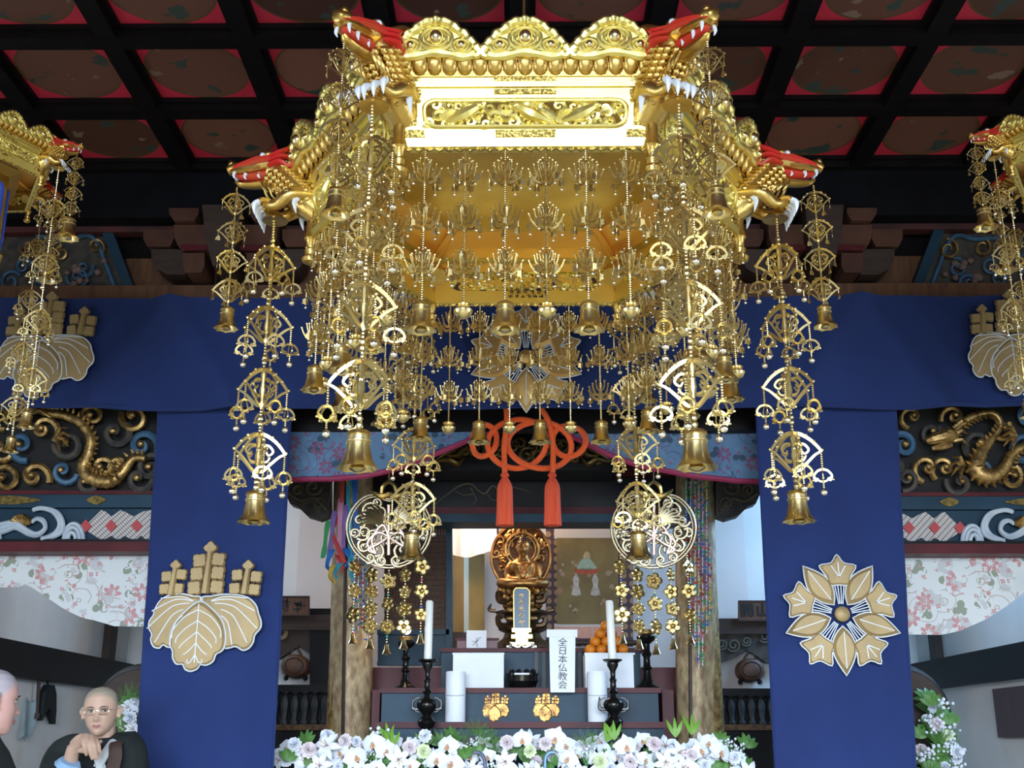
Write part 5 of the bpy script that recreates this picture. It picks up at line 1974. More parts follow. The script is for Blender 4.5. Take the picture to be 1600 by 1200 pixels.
# white paper slip hung from the altar edge, with brush characters
Yp = 7.16
t = thing('paper_banner', 'white paper slip with six black brush characters hanging on altar', 'paper sign', P(877, 1082, Yp))
obj('paper_slip', quad([(858, 992), (899, 992), (898, 1082), (860, 1082)], 0, .01, Yp), WHITE, t, sm=False)
obj('paper_header', quad(rect(854, 902, 984, 996), -.03, .02, Yp), WHITE, t, sm=False)
obj('paper_stem', MB().tube([P(878, 990, Yp + .04), P(878, 1080, Yp + .04)], .008, 6), WOOD, t)
for i, ch in enumerate('全日本仏教会'):
    text_obj('brush_character', ch, 13.6 * M(Yp, 1040), t, P(879, 1004.5 + i * 13.3, Yp) - V((0, .0125, 0)) - ORG[t], (pi / 2, rad(4), 0), INK, 0, 1.12)

# black censer and spirit tablet
t = thing('incense_burner', 'glossy black lidded incense box between white box and paper slip', 'incense box', V((P(815, 1075, 7.26).x, 7.36, z2)))
a, b_ = P(790, 1046, 7.28), P(841, 1075, 7.28)
bcx, bw_ = (a.x + b_.x) / 2, (b_.x - a.x) / 2
bh = a.z - z2


def oval(b, z0, z1, k0, k1):
    pts = rrect(bw_, .085, .06)
    n_ = len(pts)
    b.add([V((bcx + u * k0, 7.37 + v * k0, z0)) for u, v in pts] + [V((bcx + u * k1, 7.37 + v * k1, z1)) for u, v in pts],
          [(i, (i + 1) % n_, n_ + (i + 1) % n_, n_ + i) for i in range(n_)] + [tuple(range(n_ - 1, -1, -1)), tuple(range(n_, 2 * n_))])
    return b


obj('burner_body', oval(oval(MB(), z2 + .012, z2 + bh * .4, .86, 1.), z2 + bh * .4, z2 + bh * .72, 1., .95), LACQG, t)
obj('burner_foot', oval(MB(), z2, z2 + .012, .9, .84), LACQG, t)
obj('burner_rim', oval(MB(), z2 + bh * .72, z2 + bh * .82, 1.02, 1.02), LACQG, t)
kn = MB()
for dx in (-.06, -.02, .03, .07):
    kn.lathe([(.012, 0), (.02, .01), (.014, .025), (.004, .03)], 10, (bcx + dx, 7.37, z2 + bh * .82))
obj('incense_cup', kn, LACQ, t)
t = thing('spirit_tablet', 'tall dark blue spirit tablet on a gilt pedestal before the statue', 'tablet', V((P(814, 1013, 7.7).x, 7.72, z3)))
f = pl(7.7)
obj('tablet_board', quad([(803, 982), (827, 982), (827, 924), (823, 920), (806, 920), (803, 924)], -.03, 0, 7.7), mat('tablet_blue', (.04, .1, .19), .35, 0, col2=(.05, .13, .24), nscale=5), t, sm=False)
obj('tablet_frame', MB().tube([f(803, 982, .003), f(802.5, 924, .003), f(806, 919, .003), f(823, 919, .003), f(827.5, 924, .003), f(827, 982, .003)], .005, 6), GOLD, t)
for i in range(5):
    obj('gilt_character', glyphs(1, .02, .034, 60 + i), OLDGOLD, t, local=True, loc=f(815, 931 + i * 10.5, .004) - ORG[t], sm=False)
pb_ = MB()
for x0, x1, y0, y1, d in ((800, 830, 982, 988, .05), (805, 826, 988, 992, .035), (799, 832, 992, 998, .055), (806, 825, 998, 1004, .035), (797, 834, 1004, 1008, .06)):
    q0, q1 = f(x0, y0, 0), f(x1, y1, 0)
    pb_.bb(q0.x, q1.x, 7.72 - d, 7.72 + d, q1.z, q0.z)
obj('tablet_pedestal', pb_, GOLDP, t, sm=False)
lg = MB()
for s_ in (-1, 1):
    taper(lg, [f(815 + s_ * 16, 1007, .06), f(815 + s_ * 20, 1012, .065), f(815 + s_ * 15, 1014, .06)], [.012, .014, .01], 6)
    taper(lg, [f(815 + s_ * 14, 1009, .06), f(815 + s_ * 5, 1012, .06), f(815, 1008, .06)], [.008, .008, .006], 6)
obj('tablet_leg', lg, SILVER, t)

# pile of oranges on the covered box
zo = P(950, 1021, 7.28).z
ob = MB()
ob.ball((0, 0, 0), .5, 14, 10, (1, 1, .9))
ob.lathe([(.02, .43), (.05, .45), (.03, .47)], 6)
om = ob.mesh('orange', ORANGE)
stm = MB().lathe([(.03, .44), (.06, .455), (.03, .475)], 6).mesh('stem_button', GREEN)
cx0 = P(947, 1000, 7.4)
dO = 17 * M(7.4, 1000)
n = 0
rows = [(4, 2, 0), (3, 2, 1), (2, 2, 2), (1, 1, 3)]
names = ['bottom', 'second', 'third', 'top']
ORDO = ['first', 'second', 'third', 'fourth']
for nx, ny, lv in rows:
    for j in range(ny):
        for i in range(nx):
            loc = V((cx0.x + (i - (nx - 1) / 2) * dO, 7.36 + j * dO * .9 + lv * dO * .2, zo + dO * .45 + lv * dO * .73))
            o = obj('orange', om, None, None, loc=loc, rot=(rng.uniform(-.4, .4), rng.uniform(-.4, .4), rng.uniform(0, 6)))
            o.scale = (dO, dO, dO)
            lab = '%s orange from the left in the %s %s row of the pile' % (ORDO[i], names[lv], 'front' if j == 0 else 'rear')
            if lv == 3:
                lab = 'single orange crowning the pile behind the candle'
            tag(o, lab, 'orange', 'oranges piled on the white box')
            obj('stem_button', stm, None, o)

# candles on black candlesticks
CS_P = [(.1, 0), (.1, .02), (.062, .035), (.05, .06), (.075, .085), (.08, .11), (.06, .135), (.034, .15), (.05, .17), (.085, .2), (.092, .23), (.08, .255), (.04, .275), (.03, .3), (.045, .315), (.03, .33), (.026, .38), (.034, .4), (.022, .42), (.024, .46), (.05, .5), (.05, .52), (.085, .535), (.088, .545), (.02, .548)]


def candlestick(cx, label, lab2, tilt):
    Y = 6.95
    k = M(Y, 1090)
    base = P(cx, 1152, Y)
    sc = 118 * k / .548
    t = thing('candlestick', label, 'candlestick', base, group='black candlesticks')
    prof = [(r * sc * .82, z * sc) for r, z in CS_P]
    obj('stick_body', MB().lathe(prof, 20), BLACKM, t, local=True)
    h = MB()
    for s_ in (-1, 1):
        h.tube([(s_ * (.055 + .05 * sin(a)) * sc, 0, (.225 - .05 * cos(a)) * sc) for a in [i * pi / 8 for i in range(9)]], .006 * sc, 6)
        taper(h, [(s_ * .04 * sc, 0, .2 * sc), (s_ * .1 * sc, 0, .2 * sc), (s_ * .1 * sc, 0, .28 * sc)], [.01 * sc, .014 * sc, .004 * sc], 6)
    obj('stick_handle', h, BLACKM, t, local=True)
    c = thing('candle', lab2, 'candle', base + V((0, 0, .545 * sc)), group='white altar candles')
    r = 6.3 * k
    hh = 92 * k
    b = MB().lathe([(r, 0), (r, hh * .5), (r * .97, hh * .97), (r * .7, hh), (.002, hh * .985)], 16)
    b.v = [(x + z * tilt, y, z) for x, y, z in b.v]
    obj('wax', b, WAX, c, local=True)
    obj('wick', MB().tube([(hh * tilt, 0, hh * .98), (hh * tilt + .003, 0, hh * 1.03)], .0025, 5), INK, c, local=True)


candlestick(666, 'black baluster candlestick holding the candle before the lattice door', 'white candle on the black stick before the lattice door', 0.01)
candlestick(960, 'black baluster candlestick holding the candle before the oranges', 'white candle on the black stick before the oranges', -.03)
st = MB().bb(P(600, 1152, 6.95).x, P(1030, 1152, 6.95).x, 6.82, 7.08, P(815, 1152, 6.95).z - .04, P(815, 1152, 6.95).z)
t = thing('front_table', 'low dark table carrying candlesticks behind the flowers', 'table', V((0, 6.95, .55)))
obj('table_top', st, LACQ, t, sm=False)
for x in (-.75, .75):
    for y in (6.85, 7.04):
        obj('table_leg', MB().bb(x - .03, x + .03, y - .03, y + .03, .55, P(815, 1152, 6.95).z - .04), LACQ, t, sm=False)

# white paper rolls standing on the altar step
for cx, side in ((712, 'the white box by the censer'), (933, 'the white box under the oranges')):
    a = P(cx, 1049, 7.12)
    r = 15.5 * M(7.16, 1080)
    t = thing('paper_roll', 'white paper cylinder tied with cord in front of %s' % side, 'cylinder', V((a.x, 7.145, z1)), group='white paper cylinders')
    h = a.z - z1
    obj('roll_body', MB().lathe([(r, 0), (r, h * .97), (r * .94, h), (r * .3, h * 1.0)], 24), WHITE, t, local=True)
    obj('roll_cord', MB().tube([(r * 1.01 * cos(q), r * 1.01 * sin(q), h * .55 - (.012 * max(0, cos(q + pi / 2)))) for q in [i * pi / 12 for i in range(24)]], .003, 5, closed=True), mat('grey_cord', (.45, .48, .55), .7), t, local=True)

# lamp stands at the back
def lampstand(cx, y0, y1, label, lit):
    Y = 7.46
    k = M(Y, 1040)
    zb = P(cx, y1, Y)
    zb.z = z2
    t = thing('lamp_stand', label, 'lamp stand', zb, group='dark lamp stands behind the altar')
    h = (y1 - y0) * k
    pr = [(.3, 0), (.28, .04), (.16, .1), (.1, .2), (.08, .35), (.12, .4), (.08, .45), (.075, .6), (.12, .66), (.08, .72), (.08, .85), (.2, .93), (.22, 1.0), (.05, 1.0)]
    obj('stand_body', MB().lathe([(r * h * .85, z * h) for r, z in pr], 18), BLACKM, t, local=True)
    obj('lamp_cup', MB().lathe([(.03 * h, h), (.16 * h, h * 1.04), (.18 * h, h * 1.12), (.14 * h, h * 1.12), (.02 * h, h * 1.03)], 16), OLDGOLD, t, local=True)
    if lit:
        g = MB().ball((0, 0, h * 1.26), 7 * k, 12, 8, (1, 1, 1))
        obj('lit_bulb', g, mat('lamp_glow', (1, .8, .6), .5, emit=((1, .72, .5), 6)), t, local=True)
        lamp('altar_lamp_stand_light', V(zb) + V((0, -.08, h * 1.3)), 1.2, (1, .7, .45), .03)


lampstand(633, 1000, 1072, 'dark turned lamp stand with a glowing bulb beside the lattice door', True)
lampstand(1012, 992, 1073, 'dark turned stand without a lit bulb behind the oranges', False)


# ------------------------------------------------------------------ side corridors: shelf cabinet, plaque, wooden drum
def corridor(m_):
    q = lambda p: mir(p, m_)
    side = 'right' if m_ else 'left'
    dy = 6 if m_ else 0
    Y = 8.95
    f = pl(Y)
    R_ = lambda x0, x1, y0, y1: q(rect(x0, x1, y0 + dy, y1 + dy))
    struct('trim_corridor_lintel_' + side, MB().prism(R_(380, 530, 962, 986), -.02, .08, f), WOOD)
    if not m_:
        struct('trim_corridor_post', MB().prism(R_(486, 520, 952, 1070), -.02, .06, f), LACQ)
    kb = [(400, 984), (530, 984), (530, 1026), (512, 1030), (498, 1026), (484, 1020), (470, 1010), (456, 1018), (440, 1030), (425, 1032), (400, 1030)]
    t = thing('frog_leg_strut', 'dark carved strut with scrolls above the round wooden gong, %s corridor' % side, 'carving', f(*q([(465, 1028)])[0], 0), group='carved struts')
    obj('strut_body', MB().prism(q([(x, y + dy) for x, y in kb]), -.02, .05, f), GREYC if m_ else WOOD, t, sm=False)
    g = MB()
    for c, r in (((490, 1003), 11), ((470, 997), 8), ((441, 990), 10), ((508, 1002), 9)) if m_ else (((441, 990), 10), ((441, 990), 7)):
        g.tube([f(x, y, .06) for x, y in q([(x, y + dy) for x, y in spiral(c, r, 1.6 if m_ else 1, .5, 1, 20, .2 if m_ else 1.)])], .008, 5)
    obj('strut_scroll', g, mat('dim_scroll_' + side, (.1, .1, .08) if m_ else (.22, .17, .08), .5), t)
    # plaque
    c0 = R_(434, 487, 935, 964) if not m_ else [(1150, 942), (1201, 942), (1201, 972), (1150, 972)]
    t = thing('name_plaque', 'brown wooden plaque with dark characters in the %s corridor' % side, 'plaque', f(sum(p[0] for p in c0) / 4, c0[2][1], .1), group='wooden plaques')
    obj('plaque_board', MB().prism(c0, .08, .11, f), BOARD, t, sm=False)
    xs = [p[0] for p in c0]
    ys = [p[1] for p in c0]
    obj('plaque_frame', MB().tube([f(x, y, .11) for x, y in ((min(xs), min(ys)), (max(xs), min(ys)), (max(xs), max(ys)), (min(xs), max(ys)))], .009, 4, closed=True), WOOD, t)
    if m_:
        for i, ch in enumerate('開山'):
            text_obj('plaque_character', ch, 21 * M(Y), t, f(min(xs) + 14 + 24 * i, sum(ys) / 4, .112) - ORG[t], (pi / 2, 0, 0), INK, .002, 1, .003)
    else:
        for i in range(2):
            obj('plaque_character', glyphs(1, .1, .085, 70 + i), INK, t, local=True, loc=f(450 + 21 * i, 948, .112) - ORG[t], sm=False)
    # round wooden gong
    cx, cy = q([(464, 1041 + dy)])[0]
    t = thing('wooden_gong', 'round brown wooden gong hanging on white wall, %s corridor' % side, 'gong', f(cx, cy + 20, .05), group='round wooden gongs')
    out = [(cx + 22 * cos(a) * (1 + .0 * a), cy + 18 * sin(a) + (2 if sin(a) > 0 else 0)) for a in [i * pi / 14 for i in range(28)]]
    obj('gong_body', MB().dome(out, f, [(1, .05), (.85, .11), (.5, .13)], .0), BOARD, t)
    g = MB()
    g.tube([f(cx + 14 * cos(a), cy + 11 * sin(a), .125) for a in [i * pi / 10 for i in range(20)]], .006, 5, closed=True)
    g.tube([f(cx - 10, cy - 16, .05), f(cx, cy - 32, .04), f(cx + 10, cy - 16, .05)], .008, 5)
    obj('gong_ring', g, WOOD, t)
    obj('gong_foot', MB().ball(f(cx - 15, cy + 19, .05), .02, 6, 4).ball(f(cx + 15, cy + 19, .05), .02, 6, 4), LACQ, t)
    # cabinet with balusters
    t = thing('baluster_cabinet', 'black cabinet with a row of turned balusters, %s corridor' % side, 'cabinet', V((f(*q([(465, 1100)])[0], 0).x, 8.8, .55)), group='baluster cabinets')
    Yc = 8.6
    fc = pl(Yc)
    zt_ = P(465, 1070 + dy, Yc).z
    xa, xb = sorted((P(q([(360, 0)])[0][0], 1070, Yc).x, P(q([(532, 0)])[0][0], 1070, Yc).x))
    obj('cabinet_body', MB().bb(xa, xb, Yc + .05, Yc + .38, .55, zt_ - .04), LACQ, t, sm=False)
    obj('cabinet_top', MB().bb(xa, xb, Yc - .02, Yc + .39, zt_ - .05, zt_), LACQ, t, sm=False)
    obj('gilt_rail', MB().bb(xa, xb, Yc - .01, Yc + .05, P(465, 1141, Yc).z, P(465, 1132, Yc).z), mat('dim_orange_rail_' + side, (.16, .07, .02), .5, .3, col2=(.04, .02, .01), nscale=30), t, sm=False)
    bm_ = MB().lathe([(.03, 0), (.035, .02), (.02, .05), (.032, .14), (.036, .2), (.02, .28), (.034, .3), (.034, .31)], 8).mesh('baluster', mat('dark_baluster_' + side, (.025, .03, .035), .4))
    nb = 11
    for i in range(nb):
        o = obj('baluster', bm_, None, t, loc=V((xa + (i + .5) * (xb - xa) / nb, Yc + .02, P(465, 1132, Yc).z)) - ORG[t])
        o.scale = (1, 1, (zt_ - .05 - P(465, 1132, Yc).z) / .31)


corridor(False)
corridor(True)
# ================================================================== figures
def PX(px, py, X):
    d = RM @ V(((px - 800) / F, (600 - py) / F, -1))
    return EYE + d * (X / d.x)


HW = [(-.5, .05), (-.47, .12), (-.4, .2), (-.3, .265), (-.2, .3), (-.1, .32), (0, .335), (.15, .345), (.3, .315), (.4, .255), (.47, .15), (.5, .02)]
HF = [(-.5, .25), (-.47, .31), (-.4, .355), (-.3, .37), (-.2, .375), (-.1, .375), (0, .375), (.15, .385), (.3, .345), (.4, .28), (.47, .17), (.5, .02)]
HB = [(-.5, .0), (-.47, .04), (-.4, .1), (-.3, .17), (-.2, .27), (-.1, .38), (0, .44), (.15, .46), (.3, .42), (.4, .33), (.47, .19), (.5, .02)]


def head(mb, mx, ears=1.):
    """A head of unit height (chin -.5, crown .5), face along -y, placed by the matrix."""
    g = lambda d, s: exp(-(d / s) ** 2)
    nu, nv = 64, 54
    vs = []
    for j in range(nv + 1):
        z = .5 * sin(-pi / 2 + pi * j / nv)
        for i in range(nu):
            a = 2 * pi * i / nu
            # samples crowd toward the face
            a = a - .35 * sin(a)
            x = lerp(HW, z) * sin(a)
            c = cos(a)
            y = -lerp(HF, z) * c if c > 0 else -lerp(HB, z) * c
            if c > 0:
                ax = abs(x)
                d = 0
                d += .105 * g(x, .045) * g(z + .14, .055) + .05 * g(x, .036) * g(z + .03, .1)
                d += .035 * g(ax - .055, .032) * g(z + .155, .03)
                d -= .045 * g(ax - .14, .075) * g(z - .015, .05)
                d += .022 * g(ax - .13, .09) * g(z - .085, .03)
                d += .03 * g(x, .085) * (g(z + .26, .02) + 1.1 * g(z + .305, .024)) - .012 * g(x, .1) * g(z + .282, .008)
                d += .025 * g(x, .09) * g(z + .43, .05)
                d += .02 * g(ax - .19, .08) * g(z + .1, .08)
                y -= d * c
            vs.append(mx @ V((x, y, z)))
    fs = [(j * nu + i, j * nu + (i + 1) % nu, (j + 1) * nu + (i + 1) % nu, (j + 1) * nu + i) for j in range(nv) for i in range(nu)]
    fs += [tuple(range(nu - 1, -1, -1)), tuple(nv * nu + i for i in range(nu))]
    mb.add(vs, fs)
    for s in (-1, 1):
        e = MB()
        pts = [(s * .345, .03, .06), (s * .4, .07, .07), (s * .415, .09, .0), (s * .385, .06, -.1), (s * .345, .02, -.14)]
        e.tube(spline(pts, 4), [.03 * ears + .012 * sin(i) for i in range(17)], 7)
        e.ball((s * .365, .04, -.02), .06, 8, 6, (.5, .7, 1.4))
        mb.merge(e, mx)


def remesh(mb, voxel, name, mt, smooth=2):
    me = mb.mesh(name + '_raw', mt)
    o = bpy.data.objects.new(name + '_raw', me)
    COL.objects.link(o)
    r = o.modifiers.new('r', 'REMESH')
    r.mode = 'VOXEL'
    r.voxel_size = voxel
    if smooth:
        sm = o.modifiers.new('s', 'SMOOTH')
        sm.factor = .5
        sm.iterations = smooth
    dg = bpy.context.evaluated_depsgraph_get()
    nm = bpy.data.meshes.new_from_object(o.evaluated_get(dg))
    nm.name = name
    bpy.data.objects.remove(o)
    nm.shade_smooth()
    return nm


def skin_mat(name, col, scalp, org, rot, size):
    """Skin whose shaved scalp is greyer, in head coordinates."""
    m = mat(name, col, .5, 0, bump=.05, bscale=200, spec=.4)
    nt = m.node_tree
    b = nt.nodes['Principled BSDF']
    b.inputs['Subsurface Weight'].default_value = .0
    tc = [n for n in nt.nodes if n.type == 'TEX_COORD'][0]
    s = nd(nt, 'ShaderNodeMapping', vector_type='TEXTURE')
    s.inputs['Location'].default_value = org
    s.inputs['Rotation'].default_value = rot
    s.inputs['Scale'].default_value = (size, size, size)
    nt.links.new(tc.outputs['Object'], s.inputs[0])
    q = nd(nt, 'ShaderNodeSeparateXYZ')
    nt.links.new(s.outputs[0], q.inputs[0])
    # hairline: z > .3 on the brow, running down behind the ears
    h = mth(nt, 'SUBTRACT', q.outputs[2], mth(nt, 'MULTIPLY_ADD', q.outputs[1], -.9, .02))
    mr = nd(nt, 'ShaderNodeMapRange')
    mr.inputs['From Min'].default_value = -.03
    mr.inputs['From Max'].default_value = .1
    nt.links.new(h, mr.inputs['Value'])
    nt.links.new(mixc(nt, mr.outputs[0], col, scalp), b.inputs['Base Color'])
    return m


ROBE = mat('black_robe', (.012, .016, .017), .8, 0, col2=(.02, .026, .026), nscale=5, bump=.15, bscale=180, spec=.25)
EYEW = mat('eye_white', (.42, .4, .4), .4, spec=.2)
IRIS = mat('dark_iris', (.012, .008, .006), .2)
BROW = mat('dark_brow', (.03, .022, .02), .8)
LIPM = mat('lip_pink', (.42, .17, .16), .5)


def monk_head_parts(par, H, size, mx, glasses):
    loc = lambda x, y, z: mx @ V((x, y, z))
    for s in (-1, 1):
        e = MB().ball(loc(s * .14, -.3, .015), .045 * size, 10, 8, (1, 1, .72))
        e.mi = 1
        e.ball(loc(s * .14 + .012, -.334, .015), .02 * size, 8, 6)
        obj('eye', e, [EYEW, IRIS], par)
        b = MB()
        taper(b, [loc(s * .06, -.392, .085), loc(s * .13, -.382, .105), loc(s * .22, -.335, .085)], [.012 * size, .016 * size, .006 * size], 6, .6)
        obj('eyebrow', b, BROW, par)
        l = MB()
        taper(l, [loc(s * .08, -.345, .035), loc(s * .14, -.36, .05), loc(s * .205, -.32, .03)], [.007 * size, .009 * size, .005 * size], 5, .7)
        obj('eyelid', l, BROW, par)
    m = MB()
    taper(m, [loc(-.085, -.375, -.285), loc(-.04, -.405, -.265), loc(0, -.408, -.27), loc(.04, -.405, -.265), loc(.085, -.375, -.285)], [.006 * size, .014 * size, .013 * size, .014 * size, .006 * size], 6)
    taper(m, [loc(-.08, -.375, -.287), loc(0, -.41, -.302), loc(.08, -.375, -.287)], [.006 * size, .018 * size, .006 * size], 6)
    obj('lips', m, LIPM, par)
    if glasses:
        g = MB()
        for s in (-1, 1):
            g.tube([loc(s * .145 + u, -.43 + abs(u) * .12, v + .005) for u, v in rrect(.098, .062, .045)], .0055 * size, 6, closed=True)
            g.tube([loc(s * .24, -.415, .03), loc(s * .33, -.3, .04), loc(s * .38, .03, .045)], .0055 * size, 6)
        g.tube([loc(-.05, -.43, .02), loc(0, -.445, .03), loc(.05, -.43, .02)], .0055 * size, 6)
        go = obj('glasses', g, SILVER, par)
        ln = MB()
        for s in (-1, 1):
            ln.prism([(s * .145 + u * .95, v * .95 + .005) for u, v in rrect(.098, .062, .045)], -.003, .0, lambda u, v, w: loc(u, -.43 + w, v))
        lm = bpy.data.materials.new('lens_glass')
        lm.use_nodes = True
        nt = lm.node_tree
        tr = nd(nt, 'ShaderNodeBsdfTransparent')
        gl_ = nd(nt, 'ShaderNodeBsdfGlossy', i_Roughness=.05)
        ms = nd(nt, 'ShaderNodeMixShader', n0=.07)
        nt.links.new(tr.outputs[0], ms.inputs[1])
        nt.links.new(gl_.outputs[0], ms.inputs[2])
        nt.links.new(ms.outputs[0], nt.nodes['Material Output'].inputs['Surface'])
        obj('lens', ln, lm, go, sm=False)


def loft(b, secs, n=28):
    """secs: (cx, cy, z, rx, ry)."""
    vs = [V((cx + rx * cos(2 * pi * i / n), cy + ry * sin(2 * pi * i / n), z + dz * abs(cos(2 * pi * i / n)))) for cx, cy, z, rx, ry, dz in secs for i in range(n)]
    fs = [(j * n + i, j * n + (i + 1) % n, (j + 1) * n + (i + 1) % n, (j + 1) * n + i) for j in range(len(secs) - 1) for i in range(n)]
    fs += [tuple(range(n - 1, -1, -1)), tuple((len(secs) - 1) * n + i for i in range(n))]
    return b.add(vs, fs)


# ---- monk in glasses, one hand raised below the chin
def monk_a():
    Y = 5.6
    size = .222
    hc = P(157.5, 1111, Y)
    rot = Euler((rad(4), rad(-3), rad(8)))
    mx = Matrix.Translation(hc) @ rot.to_matrix().to_4x4() @ Matrix.Scale(size, 4)
    foot = V((hc.x + .01, Y + .05, 0))
    t = thing('person', 'shaven-headed man in glasses and black robe, one hand drooping under his chin', 'person', foot)
    b = MB()
    head(b, mx, 1.15)
    nz = hc.z - .09
    taper(b, [V((hc.x + .0, Y + .03, hc.z - .03)), V((hc.x + .008, Y + .045, nz - .03)), V((hc.x + .012, Y + .06, nz - .12))], [.058, .056, .075], 14)
    loft(b, [(hc.x + .015, Y + .07, nz - .42, .15, .1, 0), (hc.x + .015, Y + .07, nz - .2, .17, .1, 0), (hc.x + .012, Y + .065, nz - .1, .12, .08, -.02), (hc.x + .01, Y + .06, nz - .06, .06, .055, 0)])
    # right arm: shoulder, elbow, wrist
    sh = P(99, 1173, Y + .05)
    Yh = Y - .2
    wr = P(115, 1166, Yh)
    el = P(92, 1268, Y - .1)
    taper(b, [sh, (sh + el) / 2, el], [.04, .04, .038], 10)
    taper(b, [el, el * .4 + wr * .6, wr], [.042, .036, .027], 10)
    # hand: palm and fingers, knuckles up, fingers drooping
    k1 = [P(129, 1149, Yh - .05), P(136.5, 1149, Yh - .055), P(144, 1151, Yh - .055), P(151, 1154, Yh - .045)]
    for i, k in enumerate(k1):
        taper(b, [wr + V((.0, 0, .012 - .008 * i)), (wr + k) / 2 + V((0, -.01, .008)), k], [.02, .017, .0125], 8)
    md = [P(131, 1163, Yh - .085), P(139, 1165, Yh - .09), P(147, 1165, Yh - .09), P(154, 1164, Yh - .075)]
    tp = [P(136, 1181, Yh - .07), P(145, 1187, Yh - .075), P(152, 1187, Yh - .07), P(158, 1180, Yh - .055)]
    for k, m_, p_, r in zip(k1, md, tp, (.0105, .011, .0105, .009)):
        taper(b, [k, (k + m_) / 2 + V((0, -.006, .002)), m_, (m_ + p_) / 2 + V((0, -.004, 0)), p_], [r * 1.1, r * 1.05, r * 1.05, r * .95, r * .72], 8)
    th = [wr + V((.02, .0, -.012)), P(134, 1172, Yh - .005), P(146, 1166, Yh + .0), P(159, 1157, Yh - .005)]
    taper(b, th, [.016, .015, .012, .009], 8)
    sk = skin_mat('skin_warm', (.52, .33, .25), (.34, .28, .22), hc - foot, rot, size)
    me = remesh(b_off(b, foot), .0042, 'body', sk, 1)
    obj('body', me, None, t)
    monk_head_parts(t, hc, size, mx, True)
    # robe
    r = MB()
    z0 = nz - .075
    loft(r, [(foot.x, foot.y, .02, .27, .2, 0), (foot.x, foot.y, .5, .25, .19, 0), (foot.x, foot.y, 1.0, .22, .17, 0), (hc.x + .012, foot.y + .01, z0 - .3, .205, .15, 0),
             (hc.x + .012, foot.y + .01, z0 - .12, .225, .135, 0), (hc.x + .012, foot.y + .01, z0 - .03, .2, .11, -.045), (hc.x + .012, foot.y + .01, z0 + .02, .12, .085, -.03), (hc.x + .012, foot.y, z0 + .045, .078, .07, 0)], 32)
    taper(r, [sh + V((.03, .02, .0)), sh + V((-.005, 0, -.04)), (sh + el) / 2 + V((-.02, 0, -.02)), el + V((-.01, 0, -.03))], [.078, .082, .092, .11], 14)
    taper(r, [V((hc.x - .03, Y + .05, z0 + .0)), V(sh) + V((.05, 0, .012)), V(sh) + V((0, 0, -.02))], [.055, .068, .08], 14)
    w2 = el * .2 + wr * .8
    taper(r, [el + V((-.02, .02, -.02)), el * .6 + wr * .4 + V((0, 0, -.04)), w2 + V((0, 0, -.035))], [.1, .095, .07], 14)
    s2 = P(200, 1172, Y + .05)
    taper(r, [V((hc.x + .08, Y + .05, z0 - .03)), s2, s2 + V((.03, -.02, -.25)), s2 + V((-.02, -.12, -.45))], [.08, .085, .09, .08], 14)
    ro = obj('robe', remesh(b_off(r, foot), .009, 'robe', ROBE, 6), None, t)
    c = MB()
    taper(c, [w2 + V((-.005, -.01, -.03)), w2 * .6 + wr * .4 + V((0, -.01, -.03))], [.062, .045], 12, k=3)
    obj('under_sleeve', c, mat('pale_blue_sleeve', (.28, .45, .68), .7), t)
    c = MB()
    for s_, x1, y1 in ((1, 152, 1200), (-1, 158, 1202)):
        p0 = V((hc.x + .012 + s_ * .065, Y + .01, z0 + .04))
        p1 = P(168 if s_ > 0 else 150, 1172, Y - .085)
        p2 = P(x1, y1, Y - .1)
        taper(c, [p0 + V((0, .05, .01)), p0, p1, p2], [.014, .02, .024, .024], 6, .4)
    obj('white_collar', c, mat('white_collar', (.6, .64, .68), .7), t)
    c = MB()
    for s_ in (1,):
        taper(c, [V((hc.x + .1, Y + .06, z0 + .02)), P(181, 1163, Y - .07), P(180, 1185, Y - .1), P(172, 1215, Y - .13)], [.028, .032, .034, .034], 6, .35)
    obj('brown_sash', c, mat('brown_sash', (.055, .028, .022), .7), t)


def b_off(b, o):
    b.v = [(x - o.x, y - o.y, z - o.z) for x, y, z in b.v]
    return b


